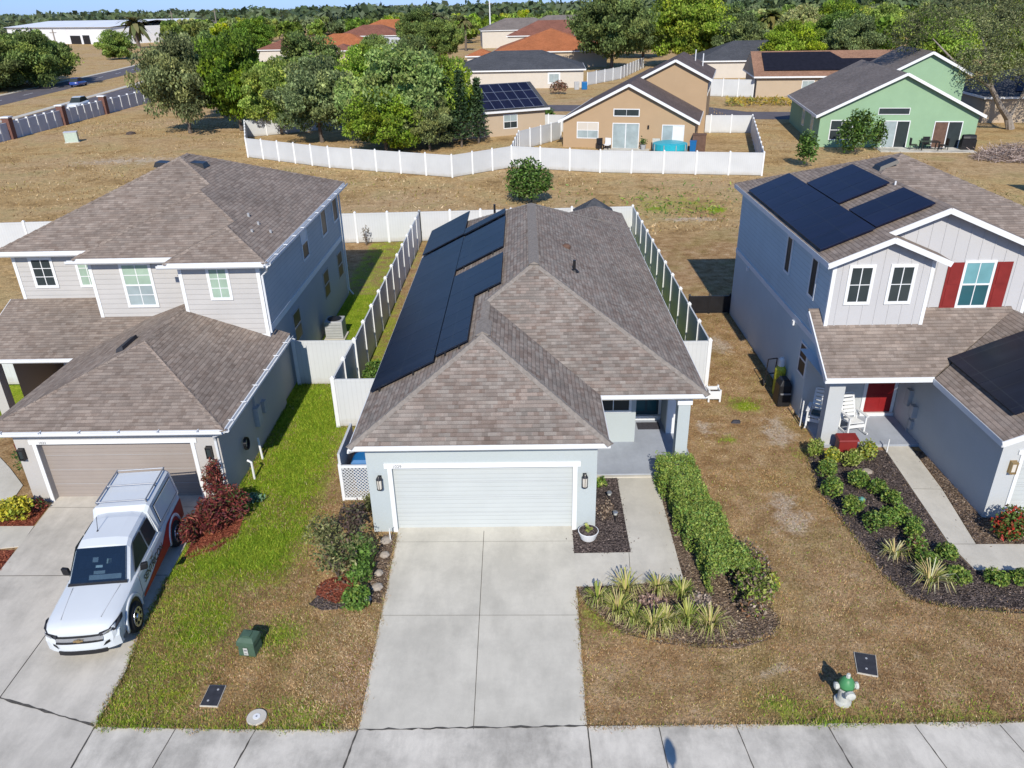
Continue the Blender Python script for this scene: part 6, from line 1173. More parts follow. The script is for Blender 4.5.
def hip_house(name, label, O, ang, w, d, ez, pitch, wallm, roofm, over=.4, gable=False):
    t = thing(name, label, 'house', (*O, 0), ang); A = lambda x, y, z: tuple(world_of(t) @ Vector((x, y, z)))
    MB().box(0, w, 0, d, 0, ez).build('wall', wallm, t, False); o = over; X0, X1, Y0, Y1 = -o, w+o, -o, d+o
    if w >= d: h = (Y1-Y0)/2; ins = 0 if gable else h; r0 = (X0+ins, (Y0+Y1)/2); r1 = (X1-ins, (Y0+Y1)/2)
    else: h = (X1-X0)/2; ins = 0 if gable else h; r0 = ((X0+X1)/2, Y0+ins); r1 = ((X0+X1)/2, Y1-ins)
    zr = ez+.02+pitch*h; z = ez+.02; a, b, c, e_ = A(X0, Y0, z), A(X1, Y0, z), A(X1, Y1, z), A(X0, Y1, z); R0, R1 = A(*r0, zr), A(*r1, zr)
    if w >= d: fs = [[a, b, R1, R0], [c, e_, R0, R1]]; ends = [[b, c, R1], [e_, a, R0]]
    else: fs = [[b, c, R1, R0], [e_, a, R0, R1]]; ends = [[a, b, R0], [c, e_, R1]]
    if gable:
        m = MB(); [m.poly(e) for e in ends]; m.build('gable', wallm, t)
        roof(t, fs, roofm)
    else: roof(t, fs+ends, roofm)
    boards(t, [(a, b), (b, c), (c, e_), (e_, a)], 'white', .22, .06, drop=.02); return t
def lwin(t, F, a0, a1, b0, b1, pane='blind_grey', pane2=None, cols=2, rows=1, trim=.08): return window(t, F, a0, a1, b0, b1, pane, pane2, cols, rows, trim, rows > 1, .03)
def slider(t, F, a0, a1, b1, pane='blind_grey', pane2=None):
    m = MB(); m.fbox(F, a0-.07, a0, .05, b1, .002, .05); m.fbox(F, a1, a1+.07, .05, b1, .002, .05); m.fbox(F, a0-.07, a1+.07, b1, b1+.08, .002, .055); m.fbox(F, a0-.07, a1+.07, .0, .05, .002, .06); c = (a0+a1)/2; m.fbox(F, c-.04, c+.04, .05, b1, .011, .04)
    o = m.build('sliding_door', 'white', t); MB().fbox(F, a0, c, .05, b1, -.02, .01).build('pane', pane, o); MB().fbox(F, c, a1, .05, b1, -.02, .012).build('pane', pane2 or pane, o)
def front_frame(t): w = world_of(t); return Fr(w @ Vector((0, 0, 0)), w.to_3x3() @ Vector((1, 0, 0)), w.to_3x3() @ Vector((0, -1, 0)))
def side_frame(t, x, s): w = world_of(t); return Fr(w @ Vector((x, 0, 0)), w.to_3x3() @ Vector((0, 1, 0)), w.to_3x3() @ Vector((s, 0, 0)))
# tan house with second storey behind
aT = math.atan2(75.92-79.06, 16.17-3.89)
tn = gable_house('tan_house', 'tan gabled house with sliding doors behind the long white fence', (3.89, 79.06), aT, 12.7, 19, 2.62, .50, 'tan_stucco', 'roof_brown', .4)
F = front_frame(tn); lwin(tn, F, 1.45, 3.45, .95, 2.35, 'blind_grey', 'pale_wall', 2, 2); slider(tn, F, 4.95, 7.4, 2.3); lwin(tn, F, 5.0, 7.35, 3.05, 3.6, 'glass', None, 2, 1); slider(tn, F, 9.7, 11.65, 2.2, 'blind_grey', 'white')
m = MB(); m.fbox(F, 8.25, 8.4, 1.9, 2.2, 0, .14); m.build('wall_lamp', 'black', tn)
A = lambda x, y, z: tuple(world_of(tn) @ Vector((x, y, z)))
m = MB(); x0, x1, y0, y1 = 6.6, 13.3, 8.0, 20.0; ez = 5.75; hx = (x0+x1)/2; zr = ez+.5*(x1-x0)/2
m.poly([(x0, y0, 2), (x1, y0, 0), (x1, y0, ez), (hx, y0, zr), (x0, y0, ez)]); m.poly([(x1, y0, 0), (x1, y1, 0), (x1, y1, ez), (x1, y0, ez)]); m.poly([(x0, y0, 0), (x0, y1, 0), (x0, y1, ez), (x0, y0, ez)]); m.poly([(x0, y1, 0), (x1, y1, 0), (x1, y1, ez), (hx, y1, zr), (x0, y1, ez)]); m.build('wall', 'tan_stucco', tn, False)
o_ = .4; q = .12; roof(tn, [[A(x0-o_, y0-o_, ez-.2+q), A(x0-o_, y1+o_, ez-.2+q), A(hx, y1+o_, zr+q), A(hx, y0-o_, zr+q)], [A(x1+o_, y0-o_, ez-.2+q), A(x1+o_, y1+o_, ez-.2+q), A(hx, y1+o_, zr+q), A(hx, y0-o_, zr+q)]], 'roof_brown', name='roof')
boards(tn, [(A(x0-o_, y0-o_, ez-.2+q), A(hx, y0-o_, zr+q)), (A(hx, y0-o_, zr+q), A(x1+o_, y0-o_, ez-.2+q)), (A(x1+o_, y0-o_, ez-.2+q), A(x1+o_, y1+o_, ez-.2+q))], 'white', .24, .05)
w = world_of(tn); FS = Fr(w @ Vector((x1, y0, 0)), w.to_3x3() @ Vector((0, 1, 0)), w.to_3x3() @ Vector((1, 0, 0)))
for a in (1.2, 4.2, 6.0, 8.6): lwin(tn, FS, a, a+.9, 4.0, 5.2, 'glass')
m = MB(); m.tube([A(hx+1.5, y1-3, zr-.8), A(hx+1.5, y1-3, zr+.5)], .06, 6); m.tube([A(hx+2.4, y1-4.5, zr-1.2), A(hx+2.4, y1-4.5, zr+.2)], .06, 6); m.split('vent_pipe', 'white_metal', tn)
tag(MB().prism([A(4.2, -.1, 0)[:2], A(8.6, -.1, 0)[:2], A(8.6, -2.6, 0)[:2], A(4.2, -2.6, 0)[:2]], -.05, .05).build('patio', 'walk2'), kind='structure')
def at_tan(x, y): return A(x, y, 0)
def patio_chair(label, p, rz, mt): 
    t = thing('patio_chair', label, 'chair', (p[0], p[1], .05), rz); MB().box(-.3, .3, -.3, .3, .36, .44).build('seat', mt, t, False); MB().box(-.3, .3, .24, .32, .44, 1.0).build('backrest', mt, t, False)
    for sx in (-1, 1):
        for y in (-.26, .28): MB().box(sx*.26-.03, sx*.26+.03, y-.02, y+.02, 0, .36).build('leg', 'black', t, False)
    return t
patio_chair('dark patio chair beside the first sliding door of the tan house', at_tan(3.9, -1.0), aT+.5, 'black'); patio_chair('white cushioned patio chair close to the tan house wall', at_tan(4.5, -.8), aT-.3, 'white')
t = thing('folding_chair', 'reddish folding chair by the tan house patio', 'chair', (*at_tan(9.2, -.9)[:2], 0), aT); MB().box(-.35, .35, -.3, .3, .35, .42).build('seat', 'red', t, False); MB().box(-.35, .35, .2, .27, .42, 1.1).build('backrest', 'hyd_white', t, False)
for sx in (-1, 1): MB().box(sx*.3-.03, sx*.3+.03, -.28, -.22, 0, .35).build('leg', 'black', t, False); MB().box(sx*.3-.03, sx*.3+.03, .2, .26, 0, .35).build('leg', 'black', t, False)
t = thing('planter_pot', 'dark planter with plant beside the sliding door of the tan house', 'planter', (*at_tan(8.0, -.7)[:2], 0)); MB().lathe((0, 0, 0), [(.2, 0), (.28, .5)], 12).build('pot', 'pipegrey', t, False); quads('foliage', leaf_quads(rng.normal(size=(120, 3))*.16+np.array([0, 0, .75]), .09), leaf_cols(120, G_DK), 'leaf', t)
t = thing('swimming_pool', 'round turquoise covered pool on the tan house patio', 'pool', (*at_tan(10.6, -1.9)[:2], 0)); MB().lathe((0, 0, 0), [(1.5, 0), (1.6, .45), (1.58, .9), (1.2, 1.0), (.3, 1.05)], 22).build('cover', 'turquoise', t, False); m = MB(); [m.tube([(1.62*math.cos(k*.7), 1.62*math.sin(k*.7), 0), (1.62*math.cos(k*.7), 1.62*math.sin(k*.7), .9)], .04, 6) for k in range(9)]; m.split('support', 'pipegrey', t, False)
t = thing('wheelie_bin', 'blue wheelie bin beside the turquoise pool', 'bin', (*at_tan(12.7, -1.3)[:2], 0), aT); MB().loft([[(-.25, -.28, 0), (.25, -.28, 0), (.25, .28, 0), (-.25, .28, 0)], [(-.3, -.35, 1.0), (.3, -.35, 1.0), (.3, .35, 1.0), (-.3, .35, 1.0)]]).build('body', 'blue_plastic', t, False); MB().box(-.32, .32, -.37, .37, 1.0, 1.07).build('lid', 'blue_plastic', t, False)
t = thing('wicker_cabinet', 'brown wicker storage cabinet next to the blue bin', 'cabinet', (*at_tan(13.2, -.6)[:2], 0), aT); MB().box(-.6, .6, -.4, .4, 0, 1.5).build('body', 'pool_clear', t, False); MB().box(-.64, .64, -.44, .44, 1.5, 1.58).build('lid', 'pool_clear', t, False)
# long white fences of the rear yards
fence('vinyl_fence', 'long curved white fence across the field, under the leafy trees', [(-31.2, 89.5), (-26.9, 76.6), (-17.5, 70.4), (-6.0, 65.0), (-1.1, 68.9)], sp=2.4); fence('vinyl_fence', 'white fence across the field in front of the tan house', [(-1.1, 68.9), (6.36, 65.9), (19.2, 63.4)], sp=2.4, ends=(False, True))
fence('vinyl_fence', 'white fence side running back beyond the tan house lawn', [(19.2, 63.4), (24.2, 85.5)], ends=(False, True), sp=2.4); fence('vinyl_fence', 'white fence and gate closing the side yard of the tan house', [(24.2, 85.5), (17.9, 86.5)], ends=(False, True), sp=2.2)
fence('vinyl_fence', 'white fence between the solar house yard and the tan house', [(-1.1, 68.9), (-.5, 77.5), (3.9, 84.0)], ends=(False, True), sp=2.2); fence('vinyl_fence', 'white gate fence from the solar house to the tan house', [(.6, 90.0), (4.9, 88.6)], sp=2.1)
fence('vinyl_fence', 'white fence glimpsed behind the trunks of the fenced trees', [(-31.2, 89.5), (-21.4, 95.5), (-8, 92)], ends=(False, True), sp=2.4); fence('vinyl_fence', 'curving white fence beside the far grey roofed house', [(11.0, 141), (18, 152), (25.5, 176)], sp=3, h=2.1); fence('vinyl_fence', 'white fence beyond the hip of the shuttered house roof', [(36.2, 56), (52, 53.5)], sp=2.4)
fence('vinyl_fence', 'white fence section next to the orange roofed solar house', [(27.2, 121), (33.2, 118.5)], sp=2.4, h=2.4)
# mint green house
aG = math.atan2(74.11-76.25, 41.63-27.97)
gh = gable_house('green_house', 'mint green gabled house under the leaning oak', (27.97, 76.25), aG, 13.8, 17, 3.0, .50, 'green_stucco', 'roof_grey', .45)
F = front_frame(gh); lwin(gh, F, 1.05, 2.95, .75, 2.4, 'glass', None, 2, 2); slider(gh, F, 5.8, 7.95, 2.35, 'blind_grey', 'glass'); lwin(gh, F, 5.1, 7.75, 3.0, 3.5, 'glass', None, 1, 1, .05); slider(gh, F, 10.2, 12.5, 2.3, 'pool_clear', 'glass'); FS = side_frame(gh, 0, -1); lwin(gh, FS, 3, 4.2, .9, 2.3, 'blind'); lwin(gh, FS, 8, 9.2, .9, 2.3, 'blind')
A = lambda x, y, z: tuple(world_of(gh) @ Vector((x, y, z))); x0, x1, y0, y1 = 7.2, 14.2, 6.5, 16.5; ez = 6.05; hx = (x0+x1)/2; zr = ez+.52*(x1-x0)/2
m = MB(); m.poly([(x0, y0, 3), (x1, y0, 0), (x1, y0, ez), (hx, y0, zr), (x0, y0, ez)]); m.poly([(x1, y0, 0), (x1, y1, 0), (x1, y1, ez), (x1, y0, ez)]); m.poly([(x0, y0, 3), (x0, y1, 3), (x0, y1, ez), (x0, y0, ez)]); m.build('wall', 'green_stucco', gh, False)
roof(gh, [[A(x0-.4, y0-.4, ez-.1), A(x0-.4, y1+.4, ez-.1), A(hx, y1+.4, zr+.1), A(hx, y0-.4, zr+.1)], [A(x1+.4, y0-.4, ez-.1), A(x1+.4, y1+.4, ez-.1), A(hx, y1+.4, zr+.1), A(hx, y0-.4, zr+.1)]], 'roof_grey', name='roof'); boards(gh, [(A(x0-.4, y0-.4, ez-.1), A(hx, y0-.4, zr+.1)), (A(hx, y0-.4, zr+.1), A(x1+.4, y0-.4, ez-.1))], 'white', .24, .05)
tag(MB().prism([A(5.2, -.1, 0)[:2], A(13.4, -.1, 0)[:2], A(13.4, -2.6, 0)[:2], A(5.2, -2.6, 0)[:2]], -.05, .05).build('patio', 'walk'), kind='structure')
t = thing('patio_table', 'dark patio table on the green house patio', 'table', (*A(9.6, -1.4, 0)[:2], .05), aG); MB().box(-.8, .8, -.5, .5, .7, .76).build('table_top', 'black', t, False); [MB().box(sx*.7-.04, sx*.7+.04, sy*.4-.04, sy*.4+.04, 0, .7).build('leg', 'black', t, False) for sx in (-1, 1) for sy in (-1, 1)]
patio_chair('dark patio chair at the sliding door end of the green house table', A(8.3, -1.2, 0), aG+1.5, 'black'); patio_chair('dark patio chair between the green house table and wall', A(9.6, -.6, 0), aG, 'black'); patio_chair('dark patio chair at the far end of the green house table', A(10.9, -1.3, 0), aG-1.5, 'black')
t = thing('grill', 'black covered grill against the green house wall corner', 'grill', (*A(13.0, -1.0, 0)[:2], .05), aG); MB().box(-.6, .6, -.35, .35, 0, .9).build('cart', 'black', t, False); MB().lathe((0, 0, 1.0), [(.3, -.55), (.34, 0), (.3, .55)], 12, 'x').build('hood', 'black', t, False)
# house with gridded solar array
d = np.array([1.55+4.82, 92.5-85.53]); aS = math.atan2(d[1], d[0]); aS = R(40)
sh_ = hip_house('solar_house', 'beige house with a gridded blue solar array facing the field', (-7.5, 84.6), R(24), 10.8, 9.5, 2.6, .45, 'tan_stucco2', 'roof_dark', .4, gable=True)
F = front_frame(sh_); lwin(sh_, F, 5.9, 7.4, .8, 2.1, 'glass', 'blind_grey', 2, 2, .09)
w = world_of(sh_); nn = (w.to_3x3() @ Vector((0, -.45, 1))).normalized(); zz = lambda y: 2.62+.45*(y+.4); sp = thing('solar_array', 'gridded blue and white solar array on the beige house roof', 'solar panels', tuple(w @ Vector((6, 2, 4))))
for r_ in range(3):
    for c_ in range(9):
        xa = .2+c_*1.15; ya = -.2+r_*1.55; pts = [w @ Vector((x, y, zz(y)))+nn*.1 for x, y in ((xa, ya), (xa+1.12, ya), (xa+1.12, ya+1.51), (xa, ya+1.51))]; MB().extr(pts, nn*.04).build('solar_panel', 'solar_frame' if False else 'solar_blue', sp)
m = MB()
for c_ in range(10): xa = .185+c_*1.15; m.bar(w @ Vector((xa, -.22, zz(-.22)))+nn*.15, w @ Vector((xa, 4.45, zz(4.45)))+nn*.15, .05, .03, nn)
for r_ in range(4): ya = -.215+r_*1.55; m.bar(w @ Vector((.18, ya, zz(ya)))+nn*.151, w @ Vector((10.55, ya, zz(ya)))+nn*.151, .05, .03, nn)
m.build('panel_frame', 'chrome', sp)
t = tag(MB().lathe((-1.9, 74.5, 0), [(.3, 0), (.55, .15), (.6, .5), (.3, .7)], 12).build('ball_cover', 'blue_plastic'), 'blue covered bundle beside the white fence of the solar house', 'bundle')
# grey roofed house behind, orange roofs, right hand houses
t = hip_house('grey_roof_house', 'pale house with wide charcoal hip roof beyond the solar house', (-12.2, 138.6), R(-2), 22.3, 14, 2.9, .36, 'pale_wall', 'roof_dark'); F = front_frame(t); lwin(t, F, 16.6, 18.2, .9, 2.2, 'blind_grey', None, 2, 1, .25)
bush('shrub', 'rust brown shrub on the lawn before the grey roofed house', 5.6, 128, 1.4, 1.2, 1.9, [(.12, .06, .04), (.17, .09, .06), (.1, .07, .04)], 600, .16); bush('shrub', 'green shrub at the corner of the solar house fence', 2.6, 94.5, 1.1, 1.0, 1.8, G_DK+G_MD, 700, .14)
tag(MB().box(9.6, 10.5, 134.2, 135.0, 0, 1.2).build('wheelie_bin', 'blue_plastic', bevel=.05), 'blue bin beside the grey roofed pale house', 'bin'); tag(MB().box(8.4, 9.2, 134.3, 135.0, 0, 1.2).build('wheelie_bin', 'pipegrey', bevel=.05), 'grey bin beside the grey roofed pale house', 'bin')
hip_house('orange_roof_house', 'wide house with large orange tile roof beyond the grey roof', (-6.5, 184), R(-3), 25, 26, 3.3, .33, 'tan_stucco2', 'roof_orange'); hip_house('orange_roof_house', 'small orange roofed wing in front of the pale houses', (-11.6, 174), R(-3), 5.6, 6, 3.2, .4, 'pale_wall', 'roof_orange')
hip_house('red_roof_house', 'house with red brown roof behind the wide orange roof', (-4, 228), R(-3), 28, 16, 5.0, .42, 'pale_wall', 'roof_red'); hip_house('grey_roof_house', 'pale grey roofed house beyond the orange roofs', (-13, 272), R(5), 26, 16, 5.2, .4, 'pale_wall', 'roof_grey'); hip_house('grey_roof_house', 'low grey roofed house at the far street', (2, 330), R(0), 34, 16, 5, .4, 'pale_wall', 'roof_grey')
hip_house('orange_roof_house', 'long orange roof among the trees, the one in front', (-62, 236), R(-4), 19, 14, 3.2, .4, 'tan_stucco2', 'roof_orange'); hip_house('orange_roof_house', 'orange tile roof further back behind the grey blue one', (-58, 290), R(-4), 26, 16, 5.4, .4, 'tan_stucco2', 'roof_orange'); hip_house('red_roof_house', 'low red brown roof at the tree edge', (-72, 226), R(-4), 12, 11, 3.0, .4, 'pale_wall', 'roof_red')
hip_house('red_roof_house', 'red brown and blue grey roof behind the long orange roof', (-58, 262), R(-4), 20, 14, 4.8, .4, 'panel_wall', 'roof_red'); hip_house('grey_roof_house', 'small brown grey roof with yellow front among the trees', (-52, 222), R(-4), 6.5, 8, 2.6, .4, 'tan_stucco2', 'roof_red')
ro = hip_house('orange_roof_house', 'beige house with brown orange roof and black solar sheet', (33.4, 117.8), R(-8), 22, 13, 2.85, .42, 'tan_stucco2', 'roof_tan', .5, gable=True); F = front_frame(ro); lwin(ro, F, 6.3, 7.8, .9, 2.2, 'blind_grey', None, 2, 1, .1)
w = world_of(ro); nn = (w.to_3x3() @ Vector((0, -.42, 1))).normalized(); zz = lambda y: 2.87+.42*(y+.5); pts = [w @ Vector((x, y, zz(y)))+nn*.1 for x, y in ((1.0, .9), (17.5, .9), (17.5, 4.0), (12.0, 4.0), (10.6, 5.9), (1.0, 5.9))]; tag(MB().extr(pts, nn*.05).build('solar_array', 'solar_black'), 'wide black solar sheet on the brown orange roof', 'solar panels')
hip_house('grey_roof_house', 'house with grey roof behind the black solar sheet', (31.5, 150), R(-6), 24, 14, 2.9, .4, 'pale_wall', 'roof_dark'); hip_house('grey_roof_house', 'long grey roof further behind the black solar sheet', (46, 195), R(-6), 19, 14, 3.0, .4, 'pale_wall', 'roof_grey')
hip_house('grey_roof_house', 'grey roofed house with orange wall between the far trees', (98, 268), R(-8), 24, 18, 5.6, .42, 'tan_stucco', 'roof_grey'); hip_house('grey_roof_house', 'house with small red gable among far trees', (98, 252), R(-8), 9, 8, 3.4, .5, 'pale_wall', 'roof_red', gable=True)
dk = hip_house('dark_roof_house', 'shaded brown house with dark solar roof behind the oak', (50.6, 89.5), R(-6), 16, 12, 2.7, .42, 'tan_stucco2', 'roof_dark'); w = world_of(dk); nn = (w.to_3x3() @ Vector((0, -.42, 1))).normalized(); zz = lambda y: 2.72+.42*(y+.4); pts = [w @ Vector((x, y, zz(y)))+nn*.1 for x, y in ((3, .5), (11, .5), (9, 4.4), (5, 4.4))]; tag(MB().extr(pts, nn*.05).build('solar_array', 'solar_blue'), 'dark solar array on the shaded house behind the oak', 'solar panels')
# warehouse
wh = thing('warehouse', 'long low white warehouse with dark loading bays beyond the road', 'warehouse', (-263, 428, 0), R(-34)); Lw = 96
m = MB(); m.box(0, Lw, 0, 46, 0, 7.2); m.build('wall', 'metal_roof', wh, False); A = lambda x, y, z: tuple(world_of(wh) @ Vector((x, y, z)))
roof(wh, [[A(-1, -1, 7.25), A(Lw+1, -1, 7.25), A(Lw+1, 23, 9.6), A(-1, 23, 9.6)], [A(-1, 47, 7.25), A(Lw+1, 47, 7.25), A(Lw+1, 23, 9.6), A(-1, 23, 9.6)]], 'metal_roof'); F = front_frame(wh)
for a, b, h in ((60, 69, 3.6), (71, 77, 3.8)): MB().fbox(F, a, b, 0, h, -.1, .05).build('loading_bay', 'black', wh)
wh2 = thing('warehouse', 'smaller white warehouse wing with black bay doors beside the palm', 'warehouse', (-200, 408, 0), R(-8)); MB().box(0, 34, 0, 40, 0, 7.6).build('wall', 'metal_roof', wh2, False); A = lambda x, y, z: tuple(world_of(wh2) @ Vector((x, y, z))); roof(wh2, [[A(-1, -1, 7.65), A(35, -1, 7.65), A(35, 20, 9.6), A(-1, 20, 9.6)], [A(-1, 41, 7.65), A(35, 41, 7.65), A(35, 20, 9.6), A(-1, 20, 9.6)]], 'metal_roof'); F = front_frame(wh2)
for a, b in ((1, 8), (11, 22)): MB().fbox(F, a, b, 0, 5.2, -.1, .05).build('bay_door', 'black', wh2)
MB().fbox(F, 12.5, 20, .8, 3.6, .05, .12).build('trailer_door', 'white', wh2)
# divided road, brick post wall, poles
def strip(name, pl, w, mat, z, kind='structure'):
    m = MB(); vs = []
    for i, p in enumerate(pl):
        d = Vector((*pl[min(i+1, len(pl)-1)], 0))-Vector((*pl[max(i-1, 0)], 0)); n_ = Vector((d.y, -d.x, 0)).normalized()*w/2; vs += [Vector((*p, z))-n_, Vector((*p, z))+n_]
    m.add(vs, [(2*i, 2*i+1, 2*i+3, 2*i+2) for i in range(len(pl)-1)]); return tag(m.build(name, mat), kind=kind)
far = [(-79.5, 50), (-83.5, 95), (-87.9, 133), (-97.5, 205), (-113, 300), (-135, 420)]; near = [(-60.5, 50), (-64.5, 92), (-67.2, 115), (-73.5, 166), (-86, 240), (-108, 340)]
strip('road', far, 7.6, 'asphalt_far', .012); strip('road', near, 7.2, 'asphalt_far', .012); strip('sidewalk', [(p[0]-4.6, p[1]) for p in near], 1.3, 'walk2', .016); strip('sidewalk', [(p[0]-4.6, p[1]) for p in far], 1.2, 'walk2', .016)
dm = MB(); f2 = [np.array(p) for p in far]
for i in range(len(f2)-1):
    L = np.linalg.norm(f2[i+1]-f2[i]); k = int(L/12)
    for j in range(k): a = f2[i]+(f2[i+1]-f2[i])*(j/k); b = a+(f2[i+1]-f2[i])/L*4; n_ = np.array([b[1]-a[1], a[0]-b[0]]); n_ = n_/np.linalg.norm(n_)*.09; dm.poly([(*(a-n_), .017), (*(b-n_), .017), (*(b+n_), .017), (*(a+n_), .017)])
tag(dm.build('lane_marking', 'white'), kind='structure')
wt = thing('boundary_wall', 'grey white panel wall with brick posts along the divided road', 'wall', (-59.4, 92, 0)); ys_ = [70, 81, 92, 103.4, 114.4, 129.5, 142]
for i in range(len(ys_)-1):
    xa = -59.5-(.0 if ys_[i] < 120 else .6); F = Fr((-59.5, ys_[i], 0), (0, 1, 0), (1, 0, 0)); L = ys_[i+1]-ys_[i]; MB().fbox(F, .45, L-.45, 0, 1.85, -.08, .08).build('wall_panel', 'panel_wall', wt); k = 6
    for j in range(1, k): m = MB(); a = L*j/k; m.fbox(F, a-.12, a+.12, 0, 2.0, -.14, .14); m.build('pilaster', 'white', wt)
for y in ys_: m = MB(); m.box(-59.9, -59.1, y-.4, y+.4, 0, 2.35); p_ = m.build('brick_post', 'brick_post', wt); m = MB(); m.box(-60.0, -59.0, y-.48, y+.48, 2.35, 2.5); m.build('post_cap', 'white', p_)
t = thing('utility_box', 'pale green utility box standing in the field near the brick post wall', 'utility box', (-50.6, 88.6, 0), R(20)); t.scale = (.65, .65, .72); MB().box(-1.0, 1.0, -.7, .7, 0, 1.5).build('cabinet', mat_plain('pale_green_metal', (.42, .5, .42), .5, .08), t, False); MB().box(-1.15, 1.15, -.85, .85, 0, .1).build('base', 'walk2', t, False); MB().box(-1.05, 1.05, -.75, .75, 1.5, 1.6).build('lid', 'panel_wall', t, False)
tag(MB().lathe((-46.5, 94, 0), [(.6, 0), (.5, .2), (.15, .3)], 8).build('dirt_mound', 'mulch'), 'small dark dirt mound in the dry field near the wall', 'mound')
for k, (x, y, h, lb) in enumerate(((-161, 389, 13, 'wooden utility pole beyond the big oak, nearer the warehouse'), (-142, 392, 13.5, 'wooden utility pole beyond the second oak'), (-168, 300, 8, 'thin pole in front of the white warehouse'), (-11, 290, 14, 'tall white pole above the far houses'))):
    t = thing('utility_pole', lb, 'pole', (x, y, 0)); MB().tube([(0, 0, 0), (0, 0, h)], [.28, .2], 8).build('pole', 'bark_pale' if k < 3 else 'white', t, False); m = MB(); m.box(-1.2, 1.2, -.1, .1, h-1.2, h-1.0); m.build('crossarm', 'bark', t, False)
strip('road', [(-2.5, 112), (22, 107), (27, 99.5), (60, 93)], 7, 'asphalt_far', .012)
# dry golden verge plants
n = 700; q = scatter([(27, 108), (44, 106), (46, 110), (28, 113)], n); t = quads('ornamental_grass', leaf_quads(np.column_stack([q, .15+.7*rng.random(n)]), .35, 0, .3), leaf_cols(n, [(.42, .30, .05), (.34, .26, .06), (.14, .16, .04)]), 'leaf'); tag(t, kind='stuff')
n = 1600; q = scatter([(3, 49), (15, 48.5), (17, 62), (2, 61)], n); g_ = greenness(q[:, 0], q[:, 1]); q = q[rng.random(n) < .15+g_]; n = len(q); t = quads('weeds', leaf_quads(np.column_stack([q, .05+.2*rng.random(n)]), .14, 0, .35), leaf_cols(n, G_YL+G_MD), 'leaf'); tag(t, kind='stuff')
# dry tufts and litter over the open field (one mass)
n = 46000; fx = -60+95*rng.random(n); fy = 46.6+60*rng.random(n)**1.25; P2 = np.column_stack([fx, fy]); k = np.ones(n, bool)
for poly in ([(-31.5, 90), (-26.9, 76.3), (-17.5, 70), (-6, 64.6), (-1.1, 68.5), (6.36, 65.5), (19.4, 63), (25, 86), (20, 110), (-40, 110)], [(27.5, 77), (42, 74.5), (46, 95), (28, 100)], [(8.5, 30), (19, 30), (19, 47), (8.5, 47)], [(-20, 24), (-8, 24), (-8, 47), (-20, 47)], [(25, 97), (40, 97), (40, 130), (25, 130)]): k &= ~inside(P2, poly)
v1 = vnoise(fx, fy, 4., 31); v2 = vnoise(fx, fy, 11., 32); k &= rng.random(n) < np.clip(.15+1.5*(v1*.5+v2*.5-.3), .05, 1); fx, fy, v1, v2 = fx[k], fy[k], v1[k], v2[k]; n = len(fx)
hh = (.05+.13*rng.random(n))*(.6+.8*v1); ww = .03+.04*rng.random(n); az = rng.random(n)*6.28; b = np.column_stack([fx, fy, np.zeros(n)]); sd = np.column_stack([np.cos(az), np.sin(az), np.zeros(n)])*ww[:, None]; tp = b+np.column_stack([.1*rng.normal(size=n), .1*rng.normal(size=n), hh])
FC = np.array([(.30, .19, .08), (.42, .29, .13), (.48, .36, .20), (.26, .17, .09), (.52, .41, .26), (.26, .23, .06), (.17, .19, .05)]); ix = np.clip(np.round(v2*5+rng.normal(size=n)*1.3), 0, 6).astype(int)
tag(quads('dry_grass', np.stack([b-sd, b+sd, tp], 1), FC[ix]*(.65+.7*rng.random((n, 1))), 'blade'), kind='stuff')
# woods: individual trees up to about 420 m, one mass beyond
r_ = np.random.default_rng(5); spots = []
def clear(x, y):
    if -105-.25*(y-200) < x < -60 and y < 300: return False
    if -.34 < x/y < -.12 and 104 < y < 325: return False
    if -.68 < x/y < -.42 and 175 < y < 475: return False
    for (a, b, c, d_) in ((-78, -24, 165, 312), (-24, 38, 118, 300), (28, 60, 105, 212), (92, 126, 245, 292), (-16, 22, 120, 165), (-270, -160, 300, 470), (0, 38, 320, 352), (12, 45, 160, 190)):
        if a < x < b and c < y < d_: return False
    return True
tries = 0
while len(spots) < 268 and tries < 16000:
    tries += 1; y = 150+290*r_.random()**.8; x = (r_.random()*2-1)*(.70*y+14)
    if not clear(x, y): continue
    if any((x-a)**2+(y-b)**2 < 42 for a, b, _ in spots): continue
    spots.append((x, y, 7.2+3.6*r_.random()))
for x, y, h in spots:
    far_ = y > 250; P_ = (FARP if far_ else PR+FARP[:2]); p = P_[r_.integers(0, len(P_))]
    reg = ('leafy tree in the belt between the road and the orange roofs' if x < -30 else 'leafy tree among the roofs beyond the solar house' if x < 30 else 'leafy tree in the belt beyond the black solar sheet and green house')
    tree(p, 'suburban_tree', 'one '+reg, x, y, h, h*(.55+.2*r_.random()), None, reg+', much like its neighbours')
